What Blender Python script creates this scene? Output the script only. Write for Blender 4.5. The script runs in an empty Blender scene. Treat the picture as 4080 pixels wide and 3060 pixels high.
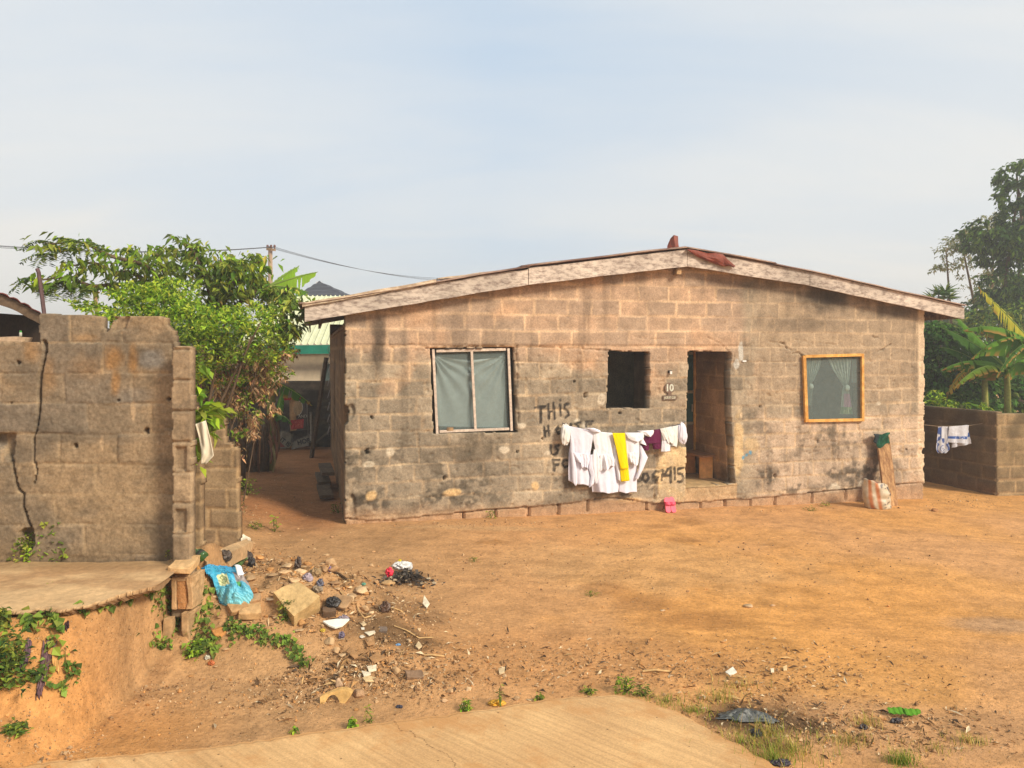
import bpy, bmesh, math, random
import numpy as np
from mathutils import Vector, Matrix, noise as mnoise

# ------------------------------------------------------------------ camera, sky, sun, exposure
F, HZ, CX, EYE = 3080.0, 1400.0, 2040.0, 2.44      # focal length and horizon of the photograph (px), eye height (m)
S = bpy.context.scene
cam = bpy.data.cameras.new('camera'); camo = bpy.data.objects.new('camera', cam)
S.collection.objects.link(camo); S.camera = camo
camo.location = (0, 0, EYE); camo.rotation_euler = (math.pi/2, 0, 0)
cam.sensor_fit = 'HORIZONTAL'; cam.sensor_width = 36.0; cam.lens = 36.0*F/4080.0
cam.shift_y = (HZ-1530.0)/4080.0
cam.clip_start = 0.05; cam.clip_end = 3000

SUN_EL, SUN_AZ = math.radians(34), math.radians(128)   # azimuth clockwise from +Y (view direction)
W = bpy.data.worlds.new('World'); S.world = W; W.use_nodes = True
nt = W.node_tree; nt.nodes.clear()
def N(tree, typ, **kw):
    n = tree.nodes.new(typ)
    for k, v in kw.items():
        if k in n.inputs: n.inputs[k].default_value = v
        else: setattr(n, k, v)
    return n
out = N(nt, 'ShaderNodeOutputWorld'); bg = N(nt, 'ShaderNodeBackground'); bg.inputs['Strength'].default_value = 0.086
sky = N(nt, 'ShaderNodeTexSky'); sky.sky_type = 'NISHITA'; sky.sun_disc = False
sky.sun_elevation = SUN_EL; sky.sun_rotation = SUN_AZ; sky.air_density = 1.0; sky.dust_density = 3.0; sky.ozone_density = 2.0
tc = N(nt, 'ShaderNodeTexCoord'); sep = N(nt, 'ShaderNodeSeparateXYZ'); nt.links.new(tc.outputs['Generated'], sep.inputs[0])
def wm(op, a, b=None):
    n = N(nt, 'ShaderNodeMath', operation=op)
    for i, v in enumerate((a, b)):
        if v is None: continue
        if isinstance(v, (int, float)): n.inputs[i].default_value = v
        else: nt.links.new(v, n.inputs[i])
    return n.outputs[0]
zc = wm('MAXIMUM', sep.outputs['Z'], 0.0)
den = wm('ADD', zc, 0.16)
cmb = N(nt, 'ShaderNodeCombineXYZ')
nt.links.new(wm('DIVIDE', sep.outputs['X'], den), cmb.inputs[0]); nt.links.new(wm('DIVIDE', sep.outputs['Y'], den), cmb.inputs[1])
mp = N(nt, 'ShaderNodeMapping'); nt.links.new(cmb.outputs[0], mp.inputs[0])
mp.inputs['Rotation'].default_value = (0, 0, 0.5); mp.inputs['Scale'].default_value = (0.55, 1.25, 1)
mp.inputs['Location'].default_value = (3.1, 0.4, 0)
cn = N(nt, 'ShaderNodeTexNoise'); cn.inputs['Scale'].default_value = 0.9; cn.inputs['Detail'].default_value = 7; cn.inputs['Roughness'].default_value = 0.55
cn.inputs['Distortion'].default_value = 0.5
nt.links.new(mp.outputs[0], cn.inputs['Vector'])
cr = N(nt, 'ShaderNodeMapRange'); cr.inputs['From Min'].default_value = 0.36; cr.inputs['From Max'].default_value = 0.72
cr.interpolation_type = 'SMOOTHSTEP'
nt.links.new(cn.outputs['Fac'], cr.inputs['Value'])
side = wm('MULTIPLY', wm('ABSOLUTE', wm('SUBTRACT', sep.outputs['X'], -0.02)), 0.8)
hz = wm('MULTIPLY', wm('POWER', wm('SUBTRACT', 1.0, zc), 6.0), 0.6)
cl = wm('ADD', wm('ADD', wm('MULTIPLY', cr.outputs[0], 0.34), side), hz)
clc = wm('MINIMUM', cl, 0.92)
base = N(nt, 'ShaderNodeMix', data_type='RGBA'); base.inputs['Factor'].default_value = 0.8      # thin haze over the clear sky
nt.links.new(sky.outputs[0], base.inputs['A']); base.inputs['B'].default_value = (4.9, 6.1, 7.4, 1)
mix = N(nt, 'ShaderNodeMix', data_type='RGBA')
nt.links.new(clc, mix.inputs['Factor']); nt.links.new(base.outputs['Result'], mix.inputs['A']); mix.inputs['B'].default_value = (7.3, 7.1, 6.7, 1)
nt.links.new(mix.outputs['Result'], bg.inputs['Color']); nt.links.new(bg.outputs[0], out.inputs[0])

sl = bpy.data.lights.new('sun', 'SUN'); so = bpy.data.objects.new('sun', sl); S.collection.objects.link(so)
sl.energy = 3.3; sl.angle = math.radians(14); sl.color = (1.0, 0.90, 0.74)
sd = Vector((math.sin(SUN_AZ)*math.cos(SUN_EL), math.cos(SUN_AZ)*math.cos(SUN_EL), math.sin(SUN_EL)))
so.rotation_euler = sd.to_track_quat('Z', 'Y').to_euler()
S.view_settings.view_transform = 'Standard'; S.view_settings.look = 'None'; S.view_settings.exposure = 0.58; S.view_settings.gamma = 1.0
S.cycles.max_bounces = 8; S.cycles.diffuse_bounces = 6; S.cycles.transparent_max_bounces = 12

# ------------------------------------------------------------------ helpers
rng = np.random.default_rng(7); random.seed(7)
K = 0.92
def C(r, g, b, k=K):
    return tuple(k*(((v/255+0.055)/1.055)**2.4 if v/255 > 0.04045 else v/255/12.92) for v in (r, g, b))
def CA(r, g, b, k=K): return np.array(C(r, g, b, k))
def h2(ix, iy, s=0):
    ix = np.asarray(ix).astype(np.int64).astype(np.uint64); iy = np.asarray(iy).astype(np.int64).astype(np.uint64)
    h = (ix*np.uint64(374761393) + iy*np.uint64(668265263) + np.uint64(s*974634777+12345)) & np.uint64(0xffffffff)
    h = ((h ^ (h >> np.uint64(13)))*np.uint64(1274126177)) & np.uint64(0xffffffff)
    h = ((h ^ (h >> np.uint64(15)))*np.uint64(2246822519)) & np.uint64(0xffffffff)
    h = h ^ (h >> np.uint64(16))
    return h.astype(np.float64)/4294967295.0
def vn(x, y, s=0):
    x = np.asarray(x, float); y = np.asarray(y, float)
    ix = np.floor(x); iy = np.floor(y); fx = x-ix; fy = y-iy
    fx = fx*fx*(3-2*fx); fy = fy*fy*(3-2*fy)
    a = h2(ix, iy, s); b = h2(ix+1, iy, s); c = h2(ix, iy+1, s); d = h2(ix+1, iy+1, s)
    return (a*(1-fx)+b*fx)*(1-fy) + (c*(1-fx)+d*fx)*fy
def fbm(x, y, o=4, s=0):
    v = 0; a = 0.5; t = 0
    for i in range(o):
        v = v + a*vn(x*2**i, y*2**i, s+i*17); t += a; a *= 0.5
    return v/t
def sst(a, b, x):
    t = np.clip((np.asarray(x, float)-a)/(b-a), 0, 1); return t*t*(3-2*t)
def lerp(a, b, t):
    t = np.asarray(t)[..., None]; return a*(1-t)+b*t

class MB:
    """collects polygons (numpy batches) for ONE mesh object"""
    def __init__(s): s.v = []; s.f = []; s.c = []; s.n = 0
    def add(s, V, Fs, col=None):
        V = np.asarray(V, float).reshape(-1, 3); s.v.append(V)
        if not isinstance(Fs, list): Fs = [Fs]
        for A in Fs:
            A = np.asarray(A, int)
            if A.size: s.f.append(A+s.n)
        c = np.ones((len(V), 3)) if col is None else np.broadcast_to(np.asarray(col, float), (len(V), 3))
        s.c.append(c); s.n += len(V); return s
    def box(s, c, d, R=None, col=None):
        c = np.asarray(c, float); d = np.asarray(d, float)/2
        V = np.array([(x, y, z) for x in (-1, 1) for y in (-1, 1) for z in (-1, 1)], float)*d
        if R is not None: V = V@np.asarray(R).T
        return s.add(V+c, np.array([(0,1,3,2),(4,6,7,5),(0,4,5,1),(2,3,7,6),(0,2,6,4),(1,5,7,3)]), col)
    def beam(s, p0, p1, w, h, up=(0,0,1), col=None):
        p0 = np.asarray(p0, float); p1 = np.asarray(p1, float); d = p1-p0; L = np.linalg.norm(d); d /= L
        sd_ = np.cross(d, up); n_ = np.linalg.norm(sd_)
        sd_ = np.array((1,0,0)) if n_ < 1e-6 else sd_/n_
        u = np.cross(sd_, d)
        return s.box((p0+p1)/2, (L, w, h), np.stack([d, sd_, u], 1), col)
    def hexa(s, P8, col=None):
        """P8: bottom 4 then top 4, both counter-clockwise"""
        return s.add(P8, np.array([(3,2,1,0),(4,5,6,7),(0,1,5,4),(1,2,6,5),(2,3,7,6),(3,0,4,7)]), col)
    def tube(s, P, R, n=6, col=None, cap=True):
        P = np.asarray(P, float); m = len(P); R = np.broadcast_to(np.asarray(R, float), (m,))
        T = np.gradient(P, axis=0); T /= np.linalg.norm(T, axis=1)[:, None]+1e-9
        ref = np.array((0,0,1.0)) if abs(T[0][2]) < 0.9 else np.array((1.0,0,0))
        V = []
        for i in range(m):
            a = np.cross(T[i], ref); a /= np.linalg.norm(a)+1e-9; b = np.cross(a, T[i])
            for k in range(n):
                t = 2*math.pi*k/n; V.append(P[i]+R[i]*(a*math.cos(t)+b*math.sin(t)))
        Fq = [(i*n+k, i*n+(k+1)%n, (i+1)*n+(k+1)%n, (i+1)*n+k) for i in range(m-1) for k in range(n)]
        fs = [np.array(Fq)]
        if cap: fs += [np.array([list(range(n))[::-1]]), np.array([[ (m-1)*n+k for k in range(n)]])]
        return s.add(V, fs, col)
    def grid(s, P, col=None):
        """P: (r, c, 3) array of points"""
        P = np.asarray(P, float); r, c = P.shape[:2]; I = np.arange(r*c).reshape(r, c)
        Fq = np.stack([I[:-1,:-1], I[:-1,1:], I[1:,1:], I[1:,:-1]], -1).reshape(-1, 4)
        if col is not None:
            col = np.asarray(col, float)
            if col.ndim == 3: col = col.reshape(-1, 3)
        return s.add(P.reshape(-1, 3), Fq, col)
    def build(s, name, mat, parent=None, smooth=False, thick=0, off=0, bevel=0):
        o = make(name, np.concatenate(s.v), s.f, np.concatenate(s.c), mat, parent, smooth)
        if thick:
            m = o.modifiers.new('solid', 'SOLIDIFY'); m.thickness = thick; m.offset = off
        if bevel:
            m = o.modifiers.new('bevel', 'BEVEL'); m.width = bevel; m.segments = 2; m.limit_method = 'ANGLE'
        return o

WOFF = {}
def make(name, V, Fs, col, mat, parent=None, smooth=False):
    V = np.asarray(V, float)
    if parent is not None: V = V-np.array(WOFF[parent.name])
    loc = (0,0,0)
    if parent is None:                                   # a thing of one mesh: origin at its base
        loc = np.array([V[:,0].mean(), V[:,1].mean(), V[:,2].min()]); V = V-loc
    me = bpy.data.meshes.new(name)
    me.vertices.add(len(V)); me.vertices.foreach_set('co', V.ravel())
    ls = []; st = []; n = 0
    for A in Fs:
        ls.append(A.ravel()); k = A.shape[1]; st.append(n+np.arange(len(A))*k); n += A.size
    me.loops.add(n); me.loops.foreach_set('vertex_index', np.concatenate(ls).astype(np.int32))
    st = np.concatenate(st); me.polygons.add(len(st)); me.polygons.foreach_set('loop_start', st.astype(np.int32))
    me.update(calc_edges=True)
    me.polygons.foreach_set('use_smooth', np.full(len(st), bool(smooth)))
    a = me.color_attributes.new('Col', 'FLOAT_COLOR', 'POINT')
    a.data.foreach_set('color', np.concatenate([col, np.ones((len(col), 1))], 1).astype(np.float32).ravel())
    me.materials.append(mat); me.update()
    o = bpy.data.objects.new(name, me); S.collection.objects.link(o)
    if parent is not None: o.parent = parent; WOFF[o.name] = WOFF[parent.name]
    else: o.location = loc; WOFF[o.name] = tuple(loc)
    return o
def tag(o, label, cat, group=None, kind=None):
    o['label'] = label; o['category'] = cat
    if group: o['group'] = group
    if kind: o['kind'] = kind
    return o
def thing(name, label, cat, loc, group=None):
    o = bpy.data.objects.new(name, None); S.collection.objects.link(o); o.location = tuple(float(v) for v in loc)
    o.empty_display_size = 0.1; WOFF[o.name] = tuple(float(v) for v in loc)
    return tag(o, label, cat, group)
def struct(o, label=None):
    o['kind'] = 'structure'
    if label: o['label'] = label
    return o

# ------------------------------------------------------------------ materials
MATS = {}
def mat(name, col=None, rough=0.85, ns=40, na=0.25, bs=60, bd=0.004, spec=0.25, metal=0, lo=None, trans=0, alpha=None, hi=None):
    """procedural surface: colour attribute or one colour, varied by two noises, with a noise bump"""
    if name in MATS: return MATS[name]
    m = bpy.data.materials.new(name); m.use_nodes = True; t = m.node_tree; t.nodes.clear()
    o = N(t, 'ShaderNodeOutputMaterial'); p = N(t, 'ShaderNodeBsdfPrincipled')
    p.inputs['Roughness'].default_value = rough; p.inputs['Specular IOR Level'].default_value = spec; p.inputs['Metallic'].default_value = metal
    tcn = N(t, 'ShaderNodeTexCoord')
    if col is None:
        a = N(t, 'ShaderNodeAttribute', attribute_name='Col'); src = a.outputs['Color']
    else:
        a = N(t, 'ShaderNodeRGB'); a.outputs[0].default_value = (*col, 1); src = a.outputs[0]
    n1 = N(t, 'ShaderNodeTexNoise'); n1.inputs['Scale'].default_value = ns; n1.inputs['Detail'].default_value = 6; n1.inputs['Roughness'].default_value = 0.65
    t.links.new(tcn.outputs['Object'], n1.inputs['Vector'])
    mr = N(t, 'ShaderNodeMapRange'); mr.inputs['From Min'].default_value = 0.3; mr.inputs['From Max'].default_value = 0.7
    mr.inputs['To Min'].default_value = 1-na; mr.inputs['To Max'].default_value = 1+na*0.8
    t.links.new(n1.outputs['Fac'], mr.inputs['Value'])
    n2 = N(t, 'ShaderNodeTexNoise'); n2.inputs['Scale'].default_value = ns*0.13; n2.inputs['Detail'].default_value = 4
    t.links.new(tcn.outputs['Object'], n2.inputs['Vector'])
    mr2 = N(t, 'ShaderNodeMapRange'); mr2.inputs['From Min'].default_value = 0.3; mr2.inputs['From Max'].default_value = 0.7
    mr2.inputs['To Min'].default_value = 1-na*0.6; mr2.inputs['To Max'].default_value = 1+na*0.4
    t.links.new(n2.outputs['Fac'], mr2.inputs['Value'])
    mu = N(t, 'ShaderNodeMath', operation='MULTIPLY'); t.links.new(mr.outputs[0], mu.inputs[0]); t.links.new(mr2.outputs[0], mu.inputs[1])
    vm = N(t, 'ShaderNodeVectorMath', operation='SCALE'); t.links.new(src, vm.inputs[0]); t.links.new(mu.outputs[0], vm.inputs['Scale'])
    t.links.new(vm.outputs[0], p.inputs['Base Color'])
    if bd:
        nb = N(t, 'ShaderNodeTexNoise'); nb.inputs['Scale'].default_value = bs; nb.inputs['Detail'].default_value = 6; nb.inputs['Roughness'].default_value = 0.7
        t.links.new(tcn.outputs['Object'], nb.inputs['Vector'])
        bp = N(t, 'ShaderNodeBump'); bp.inputs['Distance'].default_value = bd; bp.inputs['Strength'].default_value = 1.0
        t.links.new(nb.outputs['Fac'], bp.inputs['Height']); t.links.new(bp.outputs[0], p.inputs['Normal'])
    fin = p.outputs[0]
    if trans:
        tr = N(t, 'ShaderNodeBsdfTranslucent'); t.links.new(vm.outputs[0], tr.inputs['Color'])
        mx = N(t, 'ShaderNodeMixShader'); mx.inputs[0].default_value = trans
        t.links.new(fin, mx.inputs[1]); t.links.new(tr.outputs[0], mx.inputs[2]); fin = mx.outputs[0]
    if alpha is not None:
        tr = N(t, 'ShaderNodeBsdfTransparent'); mx = N(t, 'ShaderNodeMixShader'); mx.inputs[0].default_value = alpha
        t.links.new(tr.outputs[0], mx.inputs[1]); t.links.new(fin, mx.inputs[2]); fin = mx.outputs[0]
    t.links.new(fin, o.inputs['Surface'])
    MATS[name] = m; return m
def grain(name, col, col2, axis, rough=0.8, stretch=(1,1,1), scale=14, lo=0.42, hi=0.62, bd=0.003):
    """weathered wood / streaked surface: two colours mixed by a noise stretched along the grain"""
    if name in MATS: return MATS[name]
    m = bpy.data.materials.new(name); m.use_nodes = True; t = m.node_tree; t.nodes.clear()
    o = N(t, 'ShaderNodeOutputMaterial'); p = N(t, 'ShaderNodeBsdfPrincipled'); p.inputs['Roughness'].default_value = rough
    p.inputs['Specular IOR Level'].default_value = 0.2
    tcn = N(t, 'ShaderNodeTexCoord'); mpn = N(t, 'ShaderNodeMapping'); mpn.inputs['Rotation'].default_value = axis; mpn.inputs['Scale'].default_value = stretch
    t.links.new(tcn.outputs['Object'], mpn.inputs[0])
    n1 = N(t, 'ShaderNodeTexNoise'); n1.inputs['Scale'].default_value = scale; n1.inputs['Detail'].default_value = 8; n1.inputs['Roughness'].default_value = 0.72
    t.links.new(mpn.outputs[0], n1.inputs['Vector'])
    mr = N(t, 'ShaderNodeMapRange'); mr.inputs['From Min'].default_value = lo; mr.inputs['From Max'].default_value = hi
    t.links.new(n1.outputs['Fac'], mr.inputs['Value'])
    mx = N(t, 'ShaderNodeMix', data_type='RGBA'); t.links.new(mr.outputs[0], mx.inputs['Factor'])
    mx.inputs['A'].default_value = (*col, 1); mx.inputs['B'].default_value = (*col2, 1)
    n2 = N(t, 'ShaderNodeTexNoise'); n2.inputs['Scale'].default_value = 1.3; n2.inputs['Detail'].default_value = 3
    t.links.new(tcn.outputs['Object'], n2.inputs['Vector'])
    mr2 = N(t, 'ShaderNodeMapRange'); mr2.inputs['From Min'].default_value = 0.3; mr2.inputs['From Max'].default_value = 0.7; mr2.inputs['To Min'].default_value = 0.7; mr2.inputs['To Max'].default_value = 1.2
    t.links.new(n2.outputs['Fac'], mr2.inputs['Value'])
    vm = N(t, 'ShaderNodeVectorMath', operation='SCALE'); t.links.new(mx.outputs['Result'], vm.inputs[0]); t.links.new(mr2.outputs[0], vm.inputs['Scale'])
    t.links.new(vm.outputs[0], p.inputs['Base Color'])
    bp = N(t, 'ShaderNodeBump'); bp.inputs['Distance'].default_value = bd; t.links.new(n1.outputs['Fac'], bp.inputs['Height']); t.links.new(bp.outputs[0], p.inputs['Normal'])
    t.links.new(p.outputs[0], o.inputs[0]); MATS[name] = m; return m

M_block = mat('weathered_block', rough=0.95, ns=42, na=0.30, bs=75, bd=0.004, spec=0.1)
M_soil = mat('laterite_soil', rough=0.97, ns=26, na=0.24, bs=45, bd=0.008, spec=0.08)
def soil_extra(m):
    """pebbles, specks and crumbs over the earth colour"""
    t = m.node_tree; p = next(n for n in t.nodes if n.type == 'BSDF_PRINCIPLED'); src = p.inputs['Base Color'].links[0].from_socket; tcn = next(n for n in t.nodes if n.type == 'TEX_COORD'); nrm = p.inputs['Normal'].links[0].from_socket
    last = src; hs = None
    for sc_, rad, thr, colr in ((55, 0.30, 0.80, C(226,190,146)), (30, 0.24, 0.88, C(206,168,122)), (75, 0.30, 0.80, C(112,80,52)), (14, 0.16, 0.90, C(214,178,134))):
        v = N(t, 'ShaderNodeTexVoronoi', feature='F1'); v.inputs['Scale'].default_value = sc_; t.links.new(tcn.outputs['Object'], v.inputs['Vector'])
        a1 = N(t, 'ShaderNodeMapRange'); a1.inputs['From Min'].default_value = rad; a1.inputs['From Max'].default_value = rad*0.6; t.links.new(v.outputs['Distance'], a1.inputs['Value'])
        sp = N(t, 'ShaderNodeSeparateColor'); t.links.new(v.outputs['Color'], sp.inputs[0]); g = N(t, 'ShaderNodeMath', operation='GREATER_THAN'); t.links.new(sp.outputs[0], g.inputs[0]); g.inputs[1].default_value = thr
        mu = N(t, 'ShaderNodeMath', operation='MULTIPLY'); t.links.new(a1.outputs[0], mu.inputs[0]); t.links.new(g.outputs[0], mu.inputs[1])
        m2 = N(t, 'ShaderNodeMath', operation='MULTIPLY'); t.links.new(mu.outputs[0], m2.inputs[0]); m2.inputs[1].default_value = 0.5
        mx = N(t, 'ShaderNodeMix', data_type='RGBA'); t.links.new(m2.outputs[0], mx.inputs['Factor']); t.links.new(last, mx.inputs['A']); mx.inputs['B'].default_value = (*colr, 1); last = mx.outputs['Result']
        if hs is None: hs = mu.outputs[0]
        else: ad = N(t, 'ShaderNodeMath', operation='ADD'); t.links.new(hs, ad.inputs[0]); t.links.new(mu.outputs[0], ad.inputs[1]); hs = ad.outputs[0]
    t.links.new(last, p.inputs['Base Color'])
    nb = N(t, 'ShaderNodeTexNoise'); nb.inputs['Scale'].default_value = 7; nb.inputs['Detail'].default_value = 9; nb.inputs['Roughness'].default_value = 0.7; t.links.new(tcn.outputs['Object'], nb.inputs['Vector'])
    b1 = N(t, 'ShaderNodeBump'); b1.inputs['Distance'].default_value = 0.03; t.links.new(nb.outputs['Fac'], b1.inputs['Height']); t.links.new(nrm, b1.inputs['Normal'])
    b2 = N(t, 'ShaderNodeBump'); b2.inputs['Distance'].default_value = 0.006; t.links.new(hs, b2.inputs['Height']); t.links.new(b1.outputs[0], b2.inputs['Normal']); t.links.new(b2.outputs[0], p.inputs['Normal'])
soil_extra(M_soil)
M_leaf = mat('leaf', rough=0.75, ns=3, na=0.15, bd=0, spec=0.12, trans=0.38)
M_dry = mat('dry_leaf', rough=0.85, ns=20, na=0.2, bd=0, spec=0.1, trans=0.2)
M_bark = mat('bark', C(110, 90, 70), rough=0.95, ns=20, na=0.4, bs=30, bd=0.01)
M_stone = mat('stone', rough=0.95, ns=22, na=0.3, bs=40, bd=0.006, spec=0.12)
M_cloth = mat('cotton', rough=0.9, ns=8, na=0.05, bs=90, bd=0.0015, spec=0.12, trans=0.12)
M_plastic = mat('thin_plastic', rough=0.42, ns=12, na=0.12, bs=25, bd=0.004, spec=0.45)
M_dark = mat('dark_void', C(45, 38, 32), rough=0.95, ns=6, na=0.3, bd=0)
M_metal = mat('old_metal', rough=0.6, ns=14, na=0.4, bs=30, bd=0.002, spec=0.3)
M_paint = mat('paint', rough=0.75, ns=30, na=0.3, bs=60, bd=0.001)
M_wood = grain('weathered_timber', C(120, 95, 70), C(185, 150, 108), (0,0,0), stretch=(3,3,3), scale=4)
M_fascia = grain('whitewashed_board', C(134, 116, 106), C(206, 190, 174), (0,0,math.radians(-17)), stretch=(0.9,1,2.4), scale=9, lo=0.36, hi=0.56, bd=0.002)

# ------------------------------------------------------------------ ground heights and pixel rays
def ylip(x): return np.interp(x, [-6,-3.33,-2.95,-2.83,-2.76,-2.70,-2.5], [4.98,5.03,5.12,5.32,5.62,6.5,6.6])
RM = [(-1.75,6.75,0.27,0.75),(-2.15,7.1,0.24,0.6),(-1.2,6.6,0.15,0.55),(-0.8,6.1,0.06,0.6),(-2.15,6.3,0.20,0.40),(-1.5,7.0,0.10,0.3),(-1.95,6.6,0.08,0.2)]
def G(x, y):
    x = np.asarray(x, float); y = np.asarray(y, float)
    near = sst(5.0, 8.5, y)
    z = -0.022*(np.clip(x, -6, 14)+2.37)*near
    z = z + 0.035*(fbm(x*0.45, y*0.45, 3, 3)-0.5)*sst(4.8, 6, y)
    z = z + 0.030*(fbm(x*2.2, y*2.2, 4, 5)-0.5)*sst(4.6, 5.6, y)
    # raised terrace under the cracked wall, with its eroded bank
    d = y-ylip(x)+0.30*(fbm(x*2.6+5, y*2.6, 4, 9)-0.5)+0.10*(fbm(x*11, y*9, 3, 10)-0.5)
    t = np.interp(d, [-1.05,-0.70,-0.42,-0.22,-0.10,0.02], [0,0.09,0.22,0.42,0.58,0.69])+0.05*(fbm(x*9, y*9, 3, 12)-0.5)*sst(-1.1, -0.6, d)*(1-sst(-0.05, 0.1, d))
    e = 0.6*(1-sst(-2.53, -2.45, x))+0.4*(1-sst(-2.5, -2.1, x+0.12*(fbm(x*2, y*2, 3, 11)-0.5)))
    bk = 1-sst(6.35, 7.4, y)
    z = z + t*e*bk*np.where(y > 0, 1, 0)
    # soil banked along the alley's left side and the rubble heap
    z = z + 0.16*sst(-2.9, -3.9, x)*sst(7.5, 9.0, y)*(1-sst(11, 14, y))
    for cx, cy, a, r in RM:
        z = z + a*np.exp(-(((x-cx)**2+(y-cy)**2)/(r*r)))*(0.75+0.5*fbm(x*4, y*4, 2, 13))
    z = z - 0.04*sst(9.6, 10.6, y)*(1-sst(14, 17, y))*sst(-2.6, -3.2, x)*(1-sst(-3.6,-4.4,x))
    return z
_hx = np.arange(-9, 13, 0.03); _hy = np.arange(2.0, 26, 0.03); _HG = G(*np.meshgrid(_hx, _hy)); _G0 = G
def G(x, y):
    """heights read back from a table of the function above"""
    x = np.asarray(x, float); y = np.asarray(y, float); fx = np.clip((x+9)/0.03, 0, len(_hx)-1.001); fy = np.clip((y-2)/0.03, 0, len(_hy)-1.001)
    i = fx.astype(int); j = fy.astype(int); u = fx-i; v = fy-j
    return (_HG[j, i]*(1-u)+_HG[j, i+1]*u)*(1-v)+(_HG[j+1, i]*(1-u)+_HG[j+1, i+1]*u)*v
def ray(px, py, Y): return np.array(((px-CX)/F*Y, Y, EYE-(py-HZ)/F*Y))
def gp(px, py, dz=0.0):
    """the point of the ground that pixel (px, py) of the photograph shows"""
    ys = np.concatenate([np.arange(2.5, 14, 0.02), np.arange(14, 60, 0.1)])
    xs = (px-CX)/F*ys; zs = EYE-(py-HZ)/F*ys
    k = np.nonzero(zs <= G(xs, ys)+dz)[0]
    i = k[0] if len(k) else len(ys)-1
    y = ys[i]; x = xs[i]
    return np.array((x, y, float(G(x, y))+dz))
def mpx(px, Y): return px*Y/F
def inpoly(u, z, P):
    P = np.asarray(P, float); r = np.zeros(u.shape, bool); j = len(P)-1
    for i in range(len(P)):
        (xi, yi), (xj, yj) = P[i], P[j]
        cnd = ((yi > z) != (yj > z)) & (u < (xj-xi)*(z-yi)/(yj-yi+1e-12)+xi); r ^= cnd; j = i
    return r
def segd(u, z, P):
    d = np.full(u.shape, 9.0); P = np.asarray(P, float)
    for (x0, y0), (x1, y1) in zip(P[:-1], P[1:]):
        L2 = (x1-x0)**2+(y1-y0)**2+1e-12; t_ = np.clip(((u-x0)*(x1-x0)+(z-y0)*(y1-y0))/L2, 0, 1)
        d = np.minimum(d, np.hypot(u-x0-t_*(x1-x0), z-y0-t_*(y1-y0)))
    return d

# ------------------------------------------------------------------ ground sheet (to the horizon), road, broken pavement
def axis_coords(a, b, step, far):
    lo = a-np.geomspace(step*2, far, 26)[::-1]; hi = b+np.geomspace(step*2, far, 26)
    return np.concatenate([lo, np.arange(a, b, step), hi])
gx = np.concatenate([-3.9-np.geomspace(0.08, 900, 30)[::-1], np.arange(-3.9, 0.2, 0.032), np.arange(0.2, 9.5, 0.06), 9.5+np.geomspace(0.12, 900, 30)])
gy = np.concatenate([-np.geomspace(0.5, 900, 20)[::-1], np.linspace(0, 3.6, 10), np.arange(3.7, 7.6, 0.028), np.arange(7.6, 16, 0.06), 16+np.geomspace(0.15, 900, 34)])
GX, GY = np.meshgrid(gx, gy)
GZ = _G0(GX, GY)
def blob(X, Y, px, py, rx, ry, s=0, soft=0.5, namp=0.7, nf=2.5):
    """a ragged patch on the ground; centre and radii taken from the photograph"""
    c = gp(px, py); r1 = gp(px, py+ry); r0 = gp(px, py-ry); ax = rx*c[1]/F; ay = max(0.05, (r0[1]-r1[1])/2)
    d = np.sqrt(((X-c[0])/ax)**2+((Y-c[1])/ay)**2)+namp*(fbm(X*nf, Y*nf, 4, 40+s)-0.5)
    return 1-sst(1-soft, 1+soft*0.4, d)
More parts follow.
